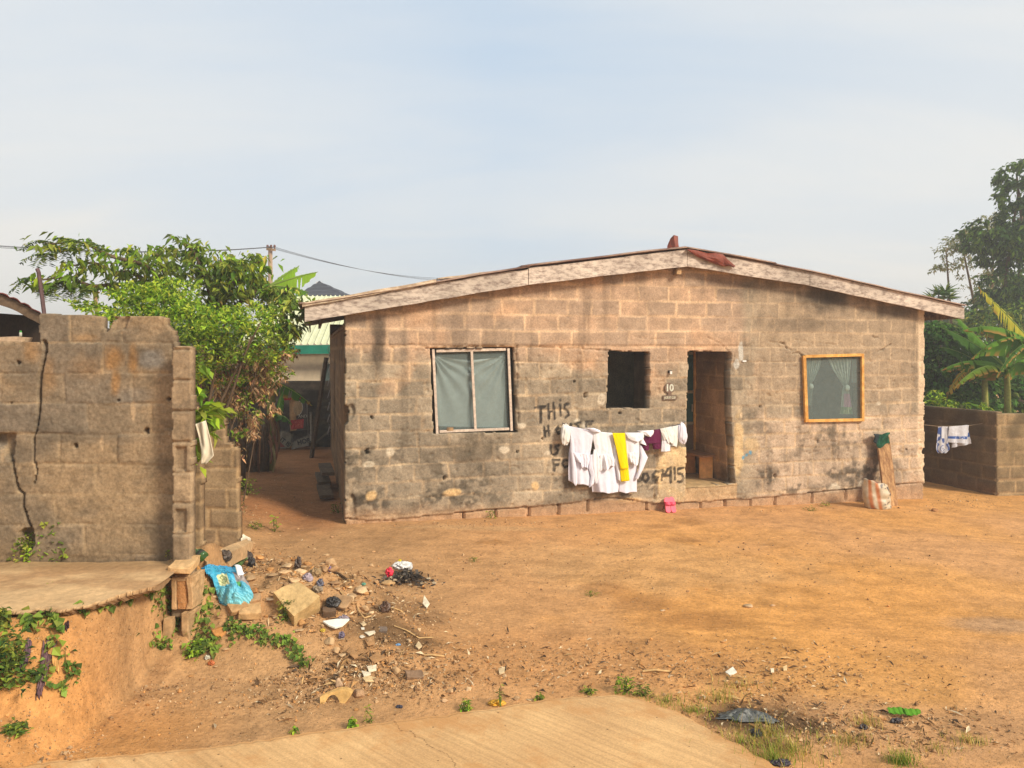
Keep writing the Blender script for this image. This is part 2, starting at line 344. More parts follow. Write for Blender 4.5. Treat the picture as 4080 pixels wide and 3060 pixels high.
def ground_col(X, Y):
    n1 = fbm(X*0.5, Y*0.5, 4, 21); n2 = fbm(X*1.7, Y*1.7, 4, 22); n3 = fbm(X*6, Y*14, 3, 23)
    c = np.broadcast_to(CA(204, 152, 104), X.shape+(3,)).copy()
    c = lerp(c, CA(212, 154, 90), sst(0.25, 0.60, n1)*sst(0.3, 2.5, X)*0.85)                       # orange laterite on the right
    c = lerp(c, CA(218, 154, 84), blob(X, Y, 3150, 2380, 900, 230, 1)*0.65)
    c = lerp(c, CA(200, 158, 112), blob(X, Y, 2600, 2250, 700, 110, 2)*0.55)
    c = lerp(c, CA(196, 150, 110), blob(X, Y, 3500, 2900, 800, 130, 3)*0.75)
    c = lerp(c, CA(176, 138, 100), sst(0.4, -1.6, X)*0.8)                                       # browner by the rubble
    c = lerp(c, CA(150, 92, 58), sst(9.6, 11.5, Y)*sst(-2.2, -2.6, X)*0.8)                       # red earth of the alley
    c = lerp(c, CA(202, 142, 84), sst(5.6, 4.9, Y)*sst(-1.6, -2.4, X)*0.85)                      # cut bank and the wash below it
    c = lerp(c, CA(178, 122, 74), blob(X, Y, 2250, 2620, 900, 120, 4)*0.35)
    c = lerp(c, CA(132, 84, 44), np.maximum.reduce([blob(X, Y, 2560, 2400, 130, 40, 5, nf=4), blob(X, Y, 2780, 2470, 220, 45, 6, nf=4), blob(X, Y, 2420, 2350, 110, 32, 7, nf=4)])*0.45)   # damp track
    c = lerp(c, CA(152, 108, 66), np.maximum.reduce([blob(X, Y, 2745, 2078, 80, 16, 8, nf=5), blob(X, Y, 2630, 2098, 70, 11, 9, nf=5), blob(X, Y, 2720, 2150, 90, 14, 10, nf=5), blob(X, Y, 1960, 2160, 80, 12, 19, nf=5)])*0.7)
    ash = np.maximum.reduce([blob(X, Y, 1570, 2530, 190, 75, 11, nf=5), blob(X, Y, 1620, 2420, 170, 70, 12, nf=5)*0.6, blob(X, Y, 1610, 2305, 100, 36, 13, nf=6)])
    c = lerp(c, CA(62, 52, 44), ash*0.85)
    c = lerp(c, CA(38, 36, 34), np.maximum.reduce([blob(X, Y, 3010, 2860, 230, 70, 14, nf=6), blob(X, Y, 3220, 2890, 110, 36, 15, nf=6), blob(X, Y, 3060, 2970, 120, 36, 16, nf=6)*0.7, blob(X, Y, 2900, 2868, 120, 40, 20, nf=6)])*0.93)
    c = lerp(c, CA(150, 134, 122), blob(X, Y, 3960, 2490, 260, 40, 17)*0.5)
    c = lerp(c, CA(196, 168, 130), blob(X, Y, 1900, 2105, 420, 10, 18)*0.3)
    c = c*(0.90+0.20*n2)[..., None]*(0.92+0.16*n3)[..., None]
    c = c*np.where(fbm(X*9, Y*9, 3, 29) > 0.62, 0.86, 1.0)[..., None]
    c = lerp(c, np.broadcast_to(CA(208, 156, 100), c.shape), 0.15)*np.array((1.10,1.10,1.06))
    for Lp, w_, a_ in (([(1500,2330),(2000,2240),(2500,2250),(3000,2330),(3700,2420)], 0.16, 0.10),([(1480,2390),(2000,2290),(2500,2300),(3000,2390),(3700,2500)], 0.16, 0.10),([(2350,2110),(2550,2180),(2480,2260),(2300,2300)], 0.06, -0.10),([(2200,2180),(2700,2200),(3300,2160),(3900,2200)], 0.07, -0.08),([(1700,2560),(2300,2520),(3000,2560),(3900,2620)], 0.2, 0.08)):
        P_ = [gp(*q)[:2] for q in Lp]; tr_ = 1-sst(w_*0.5, w_, segd(X, Y, P_)+0.15*(fbm(X*2, Y*2, 3, 55)-0.5)); tr_ = tr_*sst(0.3, 0.55, fbm(X*3, Y*6, 3, 56)); c = c*(1-a_*tr_)[..., None]     # worn tracks
    fp = sst(0.70, 0.78, vn(X*4.2+0.6*vn(X*2, Y*2, 60), Y*3.1, 58))*sst(0.4, 0.6, fbm(X*0.7, Y*0.7, 2, 59)); c = c*(1-0.10*fp)[..., None]
    swp = fbm(X*2.2+3*fbm(X*0.4, Y*0.4, 2, 51), Y*9+X*2.0, 3, 52); c = c*(1-0.10*sst(0.55, 0.7, swp))[..., None]      # broom sweeps and runoff
    return c
mb = MB(); mb.grid(np.stack([GX, GY, GZ], -1), ground_col(GX, GY))
ground = struct(mb.build('ground', M_soil, smooth=True), 'bare orange laterite yard')

ZR = 0.035
RP = [(-900,3130),(-300,3082),(0,3052),(300,3020),(700,2984),(1000,2946),(1300,2906),(1600,2864),(1900,2824),(2150,2786),(2300,2769),(2450,2763),(2560,2779),(2690,2826),(2840,2905),(2990,2990),(3110,3062),(3400,3240),(4300,3900)]
def plane(px, py, z): t = (EYE-z)*F/(py-HZ); return np.array(((px-CX)/F*t, t, z))
edge = []
for a, b in zip(RP[:-1], RP[1:]):
    n = max(2, int(math.hypot(b[0]-a[0], b[1]-a[1])/25))
    for k in range(n):
        t = k/n; edge.append(plane(a[0]+(b[0]-a[0])*t, a[1]+(b[1]-a[1])*t, ZR))
edge = np.array(edge); edge[:, :2] += 0.030*np.stack([vn(np.arange(len(edge))*0.9, np.zeros(len(edge)), 1)-0.5, vn(np.arange(len(edge))*0.7, np.ones(len(edge)), 2)-0.5], 1)
rows = []
cen = np.array((0.3, 0.2, ZR))
for s_ in np.concatenate([[1.0, 0.997, 0.99], np.linspace(0.97, 0.03, 40)]):
    P = cen+(edge-cen)*s_; P[:, 2] = ZR+0.006*(fbm(P[:, 0]*1.5, P[:, 1]*1.5, 3, 33)-0.5)-(0.010 if s_ > 0.995 else 0.0); rows.append(P)
low = edge.copy(); low[:, 2] = -0.16
RS = np.concatenate([[1.0, 0.997, 0.99], np.linspace(0.97, 0.03, 40)]); RP_ = np.array([low]+rows); ecol = np.zeros(RP_.shape); ecol[0:2] = 1.0; ecol[2] = 0.85; ecol[3] = 0.6; ecol[4] = 0.35; ecol[5] = 0.15
mb = MB(); mb.grid(RP_, ecol)
tcm = bpy.data.materials.new('broomed_concrete'); tcm.use_nodes = True; t = tcm.node_tree; p = t.nodes['Principled BSDF']
p.inputs['Roughness'].default_value = 0.9; p.inputs['Specular IOR Level'].default_value = 0.15
tcn = N(t, 'ShaderNodeTexCoord')
mpn = N(t, 'ShaderNodeMapping'); mpn.inputs['Rotation'].default_value = (0, 0, math.radians(41)); t.links.new(tcn.outputs['Object'], mpn.inputs[0])
nd = N(t, 'ShaderNodeTexNoise'); nd.inputs['Scale'].default_value = 1.6; nd.inputs['Detail'].default_value = 3; t.links.new(tcn.outputs['Object'], nd.inputs['Vector'])
mp2 = N(t, 'ShaderNodeMapping'); mp2.inputs['Scale'].default_value = (0.5, 34, 1); t.links.new(mpn.outputs[0], mp2.inputs[0])
ad = N(t, 'ShaderNodeVectorMath', operation='ADD'); t.links.new(mp2.outputs[0], ad.inputs[0])
sc = N(t, 'ShaderNodeVectorMath', operation='SCALE'); sc.inputs['Scale'].default_value = 1.4; t.links.new(nd.outputs['Color'], sc.inputs[0]); t.links.new(sc.outputs[0], ad.inputs[1])
ng = N(t, 'ShaderNodeTexNoise'); ng.inputs['Scale'].default_value = 1.0; ng.inputs['Detail'].default_value = 4; ng.inputs['Roughness'].default_value = 0.6; t.links.new(ad.outputs[0], ng.inputs['Vector'])
ns_ = N(t, 'ShaderNodeTexNoise'); ns_.inputs['Scale'].default_value = 1.1; ns_.inputs['Detail'].default_value = 7; ns_.inputs['Roughness'].default_value = 0.6; t.links.new(tcn.outputs['Object'], ns_.inputs['Vector'])
r1 = N(t, 'ShaderNodeMapRange'); r1.inputs['From Min'].default_value = 0.3; r1.inputs['From Max'].default_value = 0.7; t.links.new(ns_.outputs['Fac'], r1.inputs['Value'])
mx = N(t, 'ShaderNodeMix', data_type='RGBA'); t.links.new(r1.outputs[0], mx.inputs['Factor']); mx.inputs['A'].default_value = (*C(194, 152, 104), 1); mx.inputs['B'].default_value = (*C(222, 180, 126), 1)
r2 = N(t, 'ShaderNodeMapRange'); r2.inputs['From Min'].default_value = 0.3; r2.inputs['From Max'].default_value = 0.7; r2.inputs['To Min'].default_value = 0.82; r2.inputs['To Max'].default_value = 1.10; t.links.new(ng.outputs['Fac'], r2.inputs['Value'])
nf = N(t, 'ShaderNodeTexNoise'); nf.inputs['Scale'].default_value = 90; nf.inputs['Detail'].default_value = 3; t.links.new(tcn.outputs['Object'], nf.inputs['Vector'])
r3 = N(t, 'ShaderNodeMapRange'); r3.inputs['From Min'].default_value = 0.3; r3.inputs['From Max'].default_value = 0.7; r3.inputs['To Min'].default_value = 0.85; r3.inputs['To Max'].default_value = 1.12; t.links.new(nf.outputs['Fac'], r3.inputs['Value'])
m1 = N(t, 'ShaderNodeMath', operation='MULTIPLY'); t.links.new(r2.outputs[0], m1.inputs[0]); t.links.new(r3.outputs[0], m1.inputs[1])
vm = N(t, 'ShaderNodeVectorMath', operation='SCALE'); t.links.new(mx.outputs['Result'], vm.inputs[0]); t.links.new(m1.outputs[0], vm.inputs['Scale']); t.links.new(vm.outputs[0], p.inputs['Base Color'])
sv = N(t, 'ShaderNodeTexNoise'); sv.inputs['Scale'].default_value = 2.6; sv.inputs['Detail'].default_value = 9; sv.inputs['Roughness'].default_value = 0.68; t.links.new(tcn.outputs['Object'], sv.inputs['Vector'])
r4 = N(t, 'ShaderNodeMapRange'); r4.inputs['From Min'].default_value = 0.54; r4.inputs['From Max'].default_value = 0.68; r4.inputs['To Max'].default_value = 0.65
ea = N(t, 'ShaderNodeAttribute', attribute_name='Col'); es = N(t, 'ShaderNodeMath', operation='MULTIPLY'); t.links.new(ea.outputs['Fac'], es.inputs[0]); es.inputs[1].default_value = 0.16
ead = N(t, 'ShaderNodeMath', operation='ADD'); t.links.new(sv.outputs['Fac'], ead.inputs[0]); t.links.new(es.outputs[0], ead.inputs[1]); t.links.new(ead.outputs[0], r4.inputs['Value'])
mxs = N(t, 'ShaderNodeMix', data_type='RGBA'); t.links.new(r4.outputs[0], mxs.inputs['Factor']); t.links.new(vm.outputs[0], mxs.inputs['A']); mxs.inputs['B'].default_value = (*C(190, 136, 82), 1)
vo = N(t, 'ShaderNodeTexVoronoi', feature='DISTANCE_TO_EDGE'); vo.inputs['Scale'].default_value = 0.42
wd = N(t, 'ShaderNodeVectorMath', operation='ADD'); ws = N(t, 'ShaderNodeVectorMath', operation='SCALE'); ws.inputs['Scale'].default_value = 0.35; t.links.new(sv.outputs['Color'], ws.inputs[0]); t.links.new(tcn.outputs['Object'], wd.inputs[0]); t.links.new(ws.outputs[0], wd.inputs[1]); t.links.new(wd.outputs[0], vo.inputs['Vector'])
r5 = N(t, 'ShaderNodeMapRange'); r5.inputs['From Min'].default_value = 0.0018; r5.inputs['From Max'].default_value = 0.0005; r5.inputs['To Max'].default_value = 0.7; t.links.new(vo.outputs['Distance'], r5.inputs['Value'])
mxc = N(t, 'ShaderNodeMix', data_type='RGBA'); t.links.new(r5.outputs[0], mxc.inputs['Factor']); t.links.new(mxs.outputs['Result'], mxc.inputs['A']); mxc.inputs['B'].default_value = (*C(90, 66, 44), 1)
vs = N(t, 'ShaderNodeTexVoronoi', feature='F1'); vs.inputs['Scale'].default_value = 9; t.links.new(tcn.outputs['Object'], vs.inputs['Vector'])
r6 = N(t, 'ShaderNodeMapRange'); r6.inputs['From Min'].default_value = 0.075; r6.inputs['From Max'].default_value = 0.05; r6.inputs['To Max'].default_value = 0.75; t.links.new(vs.outputs['Distance'], r6.inputs['Value'])
mxd = N(t, 'ShaderNodeMix', data_type='RGBA'); t.links.new(r6.outputs[0], mxd.inputs['Factor']); t.links.new(mxc.outputs['Result'], mxd.inputs['A']); mxd.inputs['B'].default_value = (*C(84, 62, 44), 1); t.links.new(mxd.outputs['Result'], p.inputs['Base Color'])
bp = N(t, 'ShaderNodeBump'); bp.inputs['Distance'].default_value = 0.006; bp.inputs['Strength'].default_value = 0.9; t.links.new(ng.outputs['Fac'], bp.inputs['Height']); t.links.new(bp.outputs[0], p.inputs['Normal'])
struct(mb.build('road', tcm, smooth=False), 'broom finished concrete road slab with rounded corner')

# broken concrete apron lying on the terrace in front of the cracked wall
ZA = 0.745
LP = [(-700,2452),(-250,2446),(0,2441),(90,2434),(170,2424),(240,2428),(300,2418),(390,2404),(440,2386),(490,2370),(560,2352),(610,2340),(640,2312),(665,2290)]
lip = []
for a, b in zip(LP[:-1], LP[1:]):
    for k in range(26):
        t_ = k/26; lip.append(plane(a[0]+(b[0]-a[0])*t_, a[1]+(b[1]-a[1])*t_, ZA))
lip = np.array(lip); q = np.arange(len(lip))*0.17
lip[:, 1] += 0.07*(fbm(q*0.5, q*0, 4, 5)-0.5)+0.03*(vn(q*3.1, q*0, 7) > 0.72)
back = lip.copy(); back[:, 1] = 6.24
mb = MB(); rr = []
b0 = lip.copy(); b0[:, 2] -= 0.035+0.04*fbm(q*0.25, q*0, 3, 8); b0[:, 1] += 0.07
rr.append(b0); b1 = lip.copy(); b1[:, 2] -= 0.02; rr.append(b1)
for s_ in np.linspace(0.01, 1, 26):
    P = lip*(1-s_)+back*s_; P[:, 2] += 0.034*(fbm(P[:, 0]*3, P[:, 1]*3, 4, 6)-0.5); rr.append(P)
rr = np.array(rr)
cc = lerp(np.broadcast_to(CA(208, 172, 126), rr.shape).copy(), CA(182, 144, 102), sst(0.4, 0.65, fbm(rr[..., 0]*2, rr[..., 1]*5, 4, 8)))
cc[0:2] = CA(150, 118, 84)
cc = lerp(cc, CA(150, 118, 80), sst(5.85, 6.15, rr[..., 1])*0.7)
mb.grid(rr, cc)
struct(mb.build('pavement', mat('old_concrete', rough=0.93, ns=18, na=0.22, bs=45, bd=0.006), smooth=False), 'broken concrete apron in front of the cracked wall')

# ------------------------------------------------------------------ walls of hollow concrete blocks
def block_pattern(u, z, zl, hc, Lb, seed, wob=0.02, joint=0.015):
    """running bond with wandering joints: mortar 0..1, block number hash, distance to the joint"""
    w1 = (fbm(u*2.2, z*2.2, 3, seed)-0.5)*wob*2; w2 = (fbm(u*3.1+7, z*3.1, 3, seed+1)-0.5)*wob*2.2
    zz = (z-zl+w1)/hc; r = np.floor(zz); fz = (zz-r)*hc
    off = (np.mod(r, 2)*0.5+0.35*(h2(r, r*0+3, seed)-0.5))*Lb
    uu = (u+off+w2)/Lb; c = np.floor(uu); 
    jit = 0.30*(h2(r, c, seed+2)-0.5)                    # joints are not evenly spaced
    jn = 0.30*(h2(r, c+1, seed+2)-0.5)
    fu = uu-c; left = fu-jit; 
    c2 = np.where(left < 0, c-1, np.where(fu-(1+jn) > 0, c+1, c))
    du = np.minimum(np.abs(fu-jit), np.abs(fu-(1+jn)))*Lb
    dz = np.minimum(fz, hc-fz); thick = 0.5+1.1*vn(u*1.7+seed, z*2.3, seed+6)
    dd = np.minimum(du*1.0, dz)+(fbm(u*26, z*26, 3, seed+4)-0.5)*0.013
    m = 1-sst(joint*0.5*thick, joint*1.7*thick, dd)
    return m, h2(r, c2, seed+5), dd
def wall_mesh(mbx, O, e, n, u0, u1, z0, z1, step, colf, dispf, solid, thick):
    """a wall built as a fine grid of cells: front face with relief, a back face and the rims of its openings and edges"""
    us = np.arange(u0, u1+step*0.5, step); zs = np.arange(z0, z1+step*0.5, step)
    U, Z = np.meshgrid(us, zs)
    uc = (U[:-1,:-1]+U[1:,1:])/2; zc_ = (Z[:-1,:-1]+Z[1:,1:])/2
    val = solid(uc, zc_)
    D = dispf(U, Z)
    e = np.asarray(e, float); n = np.asarray(n, float); O = np.asarray(O, float)
    P = np.zeros(U.shape+(3,)); P[..., 0] = O[0]+U*e[0]+D*n[0]; P[..., 1] = O[1]+U*e[1]+D*n[1]; P[..., 2] = Z
    B = np.zeros(U.shape+(3,)); B[..., 0] = O[0]+U*e[0]-thick*n[0]; B[..., 1] = O[1]+U*e[1]-thick*n[1]; B[..., 2] = Z
    R_, C_ = U.shape; I = np.arange(R_*C_).reshape(R_, C_); nV = R_*C_
    q = np.stack([I[:-1,:-1], I[:-1,1:], I[1:,1:], I[1:,:-1]], -1)
    fq = q[val]; bq = q[val][:, ::-1]+nV
    pad = np.pad(val, 1)
    sides = []
    for (dr, dc, a, b) in ((-1,0,0,1),(1,0,2,3),(0,-1,3,0),(0,1,1,2)):
        nb = pad[1+dr:pad.shape[0]-1+dr, 1+dc:pad.shape[1]-1+dc]
        k = q[val & ~nb]
        if len(k): sides.append(np.stack([k[:, b], k[:, a], k[:, a]+nV, k[:, b]+nV], -1))
    V = np.concatenate([P.reshape(-1, 3), B.reshape(-1, 3)]); cl = colf(U, Z).reshape(-1, 3)
    fs = np.concatenate([fq, bq]+sides); used = np.unique(fs); rm = np.full(len(V), -1); rm[used] = np.arange(len(used))
    mbx.add(V[used], rm[fs], np.concatenate([cl, cl*0.92])[used]); return mbx
# ------------------------------------------------------------------ the house
TH, PH = math.radians(17), math.radians(14.5)
EU = np.array((math.cos(TH), math.sin(TH))); EW = np.array((-math.sin(PH), math.cos(PH))); EN = np.array((math.sin(TH), -math.cos(TH)))
A0 = np.array(((1370-CX)/F*10.9, 10.9))
def HW(u, w, z): return np.array((A0[0]+u*EU[0]+w*EW[0], A0[1]+u*EU[1]+w*EW[1], z))
def Wm(px, py, w=0.0):
    r = (px-CX)/F; ax = A0[0]+w*EW[0]; ay = A0[1]+w*EW[1]
    u = (ay*r-ax)/(EU[0]-EU[1]*r); t_ = ay+u*EU[1]
    return u, EYE-(py-HZ)/F*t_
def WP(px, py, w=0.0): u, z = Wm(px, py, w); return HW(u, w, z)
def Wl(L, w=0.0): return [Wm(x, y, w) for x, y in L]
def Yat(px): return A0[1]+Wm(px, HZ)[0]*EU[1]
FW = -0.20                                              # the fascia stands this far in front of the wall
ftop = np.array(Wl([(1214,1212),(2105,1066),(2738,992),(3227,1081),(3843,1221)], FW))
fbot = np.array(Wl([(1216,1282),(2112,1133),(2739,1061),(3217,1136),(3840,1271)], FW))
UR = Wm(3682, 1600)[0]
def zroof(u): return np.interp(u, ftop[:, 0], ftop[:, 1])-0.05
door_p = Wl([(2742,1398),(2915,1400),(2916,1420),(2910,1500),(2914,1660),(2922,1800),(2930,1928),(2728,1944)])
win_p = Wl([(1716,1388),(2052,1384),(2062,1722),(1728,1729)])
gap_p = Wl([(2424,1394),(2590,1403),(2591,1524),(2588,1628),(2500,1628),(2416,1631),(2420,1500)])
rwin_p = Wl([(3199,1421),(3432,1414),(3432,1672),(3208,1676)])
fline = np.array(Wl([(1385,2068),(1525,2074),(1963,2031),(2228,2010),(2345,1992),(2458,1984),(2600,2004),(2725,2004),(2920,1991),(2965,1988),(3397,1948),(3660,1925)]))
slots = [Wm(x, 1900)[0] for x in (1850,1978,2110,2228,2345,2580,2652,2795,2892,2995,3092,3240,3374,3500)]
STROKES = [
 [(2132,1624),(2173,1619)],[(2154,1622),(2155,1684)],[(2184,1611),(2188,1667)],[(2205,1607),(2210,1667)],[(2186,1641),(2209,1638)],[(2232,1611),(2234,1654)],[(2233,1594),(2234,1595)],
 [(2267,1608),(2250,1613),(2249,1627),(2263,1638),(2267,1652),(2254,1662)],
 [(2168,1700),(2172,1738)],[(2184,1698),(2187,1735)],[(2170,1718),(2187,1716)],[(2236,1712),(2225,1702),(2215,1712),(2224,1728),(2236,1716)],[(2275,1688),(2276,1700)],[(2312,1682),(2292,1688),(2305,1699)],[(2334,1681),(2362,1678)],[(2336,1682),(2336,1700)],[(2336,1691),(2356,1689)],
 [(2195,1774),(2197,1806)],[(2227,1774),(2214,1780),(2223,1793),(2219,1807),(2207,1812)],
 [(2204,1832),(2208,1873)],[(2205,1834),(2228,1831)],[(2207,1853),(2224,1850)],[(2262,1834),(2247,1833),(2240,1848),(2250,1862),(2262,1856)],
 [(2540,1892),(2552,1905),(2550,1918),(2538,1918)],[(2578,1886),(2563,1890),(2560,1912),(2574,1919),(2585,1905),(2578,1886)],
 [(2614,1876),(2601,1892),(2601,1912),(2614,1914),(2618,1901),(2605,1899)],[(2620,1878),(2640,1873),(2634,1913)],[(2660,1867),(2643,1895),(2672,1894)],[(2669,1862),(2670,1922)],[(2685,1863),(2687,1910)],
 [(2721,1863),(2698,1868),(2697,1885),(2715,1889),(2721,1904),(2712,1919),(2697,1918)]]
STR = [Wl(s_) for s_ in STROKES]
def pt(px, py, rx, ry, u, z, s=0, soft=0.35, namp=0.8, nf=7):
    uc, zc_ = Wm(px, py); k = Yat(px)/F
    d = np.sqrt(((u-uc)/(rx*k*1.04))**2+((z-zc_)/(ry*k))**2)+namp*(fbm(u*nf, z*nf, 4, 60+s)-0.5)
    return 1-sst(1-soft, 1+soft*0.3, d)
HOLES = [(1463,1800,7),(1771,1906,6),(2333,1575,9),(2290,1520,4),(3088,1897,6),(1480,1662,5),(3260,1760,4),(2060,1800,4),(2470,1648,4),(2160,1747,4),(3610,1790,4),(3030,1620,5),(1895,1620,4),(3540,1850,4)]
PANP = Wl([(2622,1782),(2700,1776),(2734,1780),(2732,1900),(2722,2004),(2690,2008),(2604,2004),(2618,1970),(2620,1925),(2608,1898),(2618,1840)])
def panel(u, z): j = 0.03*(fbm(u*9, z*9, 3, 77)-0.5); return inpoly(u+j, z+j, PANP)*1.0
STEPP = Wl([(2728,1944),(2935,1926),(2938,1992),(2728,2004)])
def facade_disp(u, z):
    m, h, dd = block_pattern(u, z, 2.508, 0.243, 0.485, 3)
    smooth_top = sst(2.25, 2.75, z+0.3*(fbm(u*0.8, z, 2, 2)-0.5))
    d = -m*(0.008-0.004*smooth_top)*(2.2*vn(u*3, z*3, 8)-0.5) + 0.007*(fbm(u*9, z*9, 4, 71)-0.5)*(1.3-0.8*smooth_top) + 0.010*(h-0.5)
    d = d + 0.007*(vn(u*30, z*30, 72)-0.5)*(1.2-0.7*smooth_top)
    pits = sst(0.70, 0.80, fbm(u*16, z*22, 3, 73)); d = d-0.018*pits*(1-0.6*smooth_top)
    lint = (np.abs(z-2.66) < 0.12) & (u < Wm(2990,1400)[0]); d = np.where(lint, d*0.55+0.012, d)
    fz = np.interp(u, fline[:, 0], fline[:, 1]); f = z < fz+0.012*(vn(u*8, z*0, 9)-0.5)
    d = np.where(f, d*0.6-0.030, d)
    d = np.where((np.abs(z-fz) < 0.010) & (fbm(u*2.1, u*0, 3, 78) > 0.42), -0.060, d)
    for s_ in slots: d = np.where(f & (np.abs(u-s_) < 0.016+0.006*vn(z*9, z, 2)) & (z > fz-0.19), -0.13, d)
    for (x, y, r) in HOLES:
        uc, zc_ = Wm(x, y); d = np.where(np.hypot(u-uc, (z-zc_)*0.8)+0.02*(vn(u*40, z*40, 4)-0.5) < r*Yat(x)/F, -0.10, d)
    for L, wd, dp in CRK: d = d-dp*(1-sst(wd*0.3, wd, segd(u, z, L)+0.034*(fbm(u*16, z*16, 4, 75)-0.5)))
    d = d+0.022*panel(u, z)           # plaster panel by the door
    pl = np.maximum.reduce([pt(*q, u, z, i) for i, q in enumerate(WHT+OCH)]); d = d+0.008*pl
    d = d-0.045*pt(1394, 1640, 18, 36, u, z, 21)-0.04*pt(1404, 2010, 16, 50, u, z, 22)
    d = d-0.03*pt(3668, 1800, 14, 16, u, z, 23)
    return d
CRK = [(Wl([(3105,1365),(3125,1368),(3135,1388),(3150,1392),(3158,1408),(3185,1406),(3200,1420)]), 0.016, 0.04),(Wl([(3068,1362),(3095,1366),(3105,1380)]), 0.008, 0.02),(Wl([(3150,1352),(3210,1358),(3225,1372),(3270,1366),(3330,1374),(3360,1366)]), 0.006, 0.015),(Wl([(3550,1372),(3530,1382),(3516,1395),(3492,1402)]), 0.011, 0.04),(Wl([(3475,1338),(3482,1346),(3505,1345)]), 0.010, 0.03),
 (Wl([(2610,1990),(2605,1950),(2618,1900)]), 0.012, 0.03),(Wl([(2520,1340),(2600,1352),(2760,1345)]), 0.006, 0.012),(Wl([(2810,1340),(2870,1370),(2905,1400)]), 0.008, 0.02),
 (Wl([(1700,1388),(1860,1382),(2060,1382)]), 0.016, 0.035),(Wl([(2055,1390),(2062,1470),(2056,1560),(2068,1690)]), 0.018, 0.04),(Wl([(1716,1392),(1722,1560),(1728,1725)]), 0.014, 0.05),
 (Wl([(2100,1382),(2250,1386),(2420,1396)]), 0.012, 0.03),(Wl([(1545,1390),(1640,1372),(1700,1386)]), 0.009, 0.02),(Wl([(3185,1750),(3340,1760),(3336,1830)]), 0.009, 0.02),(Wl([(2925,1420),(2916,1480)]), 0.02, 0.02)]
WHT = [(1552,1803,18,22),(1470,1850,24,12),(2078,1697,16,12),(2396,1590,18,24),(2330,1700,20,26),(2010,1795,22,16),(2180,1806,16,10),(3322,1960,34,34),(3438,1932,26,20),(3190,1985,14,26),(3500,1608,14,9),(2300,1680,14,14)]
OCH = [(1480,1976,24,24),(1802,1962,40,14),(2132,1936,18,22),(2500,1998,62,14)]
def facade_col(u, z):
    m, h, dd = block_pattern(u, z, 2.508, 0.243, 0.485, 3)
    uL = Wm(2965, 1500)[0]; uD = Wm(2600, 1500)[0]
    n1 = fbm(u*0.9, z*1.3, 4, 81); n2 = fbm(u*3.5, z*3.5, 4, 82); n3 = fbm(u*14, z*14, 3, 83)
    grey = lerp(lerp(np.broadcast_to(CA(134, 118, 96), u.shape+(3,)), CA(172, 150, 120), h), CA(120, 106, 86), sst(0.45, 0.7, n2)*0.45)
    tan = lerp(lerp(np.broadcast_to(CA(184, 144, 108), u.shape+(3,)), CA(160, 132, 106), h), CA(156, 128, 100), sst(0.45, 0.7, n2)*0.5)
    mort_g = lerp(np.broadcast_to(CA(204, 172, 128), u.shape+(3,)), CA(176, 146, 108), sst(0.35,0.65,n2)); mort_t = np.broadcast_to(CA(212, 170, 124), u.shape+(3,))
    top = sst(2.15, 2.65, z+0.5*(n1-0.5)+0.35*np.exp(-((u-uD)/1.3)**2))*(1-sst(uL-0.15, uL+0.15, u+0.2*(n2-0.5)))
    mv = m*np.clip(0.15+1.7*(fbm(u*2.3, z*3.1, 4, 92)-0.15), 0, 1); mg = mv*(0.45+0.5*sst(0.35, 0.6, fbm(u*1.1+9, z*1.7, 3, 93)))
    c = lerp(lerp(grey, mort_g, mg), lerp(tan, mort_t, mv*0.85), top)
    rgt = sst(uL, uL+0.4, u)
    c = lerp(c, lerp(lerp(np.broadcast_to(CA(166, 138, 104), u.shape+(3,)), CA(150, 126, 98), h), CA(180, 150, 114), m*0.8), rgt*sst(1.4, 1.7, z)*0.8)
    c = lerp(c, lerp(lerp(np.broadcast_to(CA(196, 164, 132), u.shape+(3,)), CA(182, 154, 126), h), CA(200, 164, 122), m), rgt*sst(1.55, 1.2, z+0.4*(n2-0.5))*0.8)
    c = lerp(c, CA(200, 148, 100), sst(0.62, 0.8, fbm(u*1.6, z*2, 3, 84))*(1-rgt)*sst(1.4, 1.9, z)*0.5)     # red mortar smears
    # mould, and sooty eaves with the overhang's shade painted in
    mould = sst(0.44, 0.68, fbm(u*1.5, z*2.2, 5, 85))*sst(2.0, 0.9, z)
    c = lerp(c, CA(68, 61, 50), mould*0.62*sst(0.38, 0.60, fbm(u*11, z*13, 4, 87)+0.25*(h-0.5)))
    c = lerp(c, CA(70, 62, 52), sst(0.55, 0.72, fbm(u*2.3+4, z*3, 5, 86))*sst(0.85, 0.35, z)*0.8*sst(0.35, 0.55, fbm(u*14, z*14, 4, 89)))
    stain = pt(1505, 1370, 30, 190, u, z, 30, 0.75, 1.0, 5); c = lerp(c, CA(50, 44, 38), stain*0.75)
    c = lerp(c, CA(80, 70, 60), pt(1470, 1290, 60, 40, u, z, 31, 0.8)*0.3)
    soot_shade = np.maximum.reduce([pt(3290, 1190, 150, 70, u, z, 32, 0.8, 0.8, 3), pt(2950, 1140, 220, 46, u, z, 33, 0.8)*0.6, pt(3560, 1240, 160, 50, u, z, 34, 0.8)*0.7, pt(3200, 1290, 260, 40, u, z, 35, 0.9)*0.5])
    c = lerp(c, CA(48, 42, 37), soot_shade*0.85)
    c = lerp(c, CA(86, 74, 58), np.maximum.reduce([pt(1880, 1800, 170, 70, u, z, 36, 0.8), pt(3300, 1800, 120, 70, u, z, 37, 0.9)*0.7, pt(3480, 1890, 200, 60, u, z, 38, 0.9)*0.8, pt(3050, 1900, 70, 70, u, z, 39, 0.9)*0.8, pt(2300, 1990, 220, 30, u, z, 47, 0.8)*0.5])*0.55)
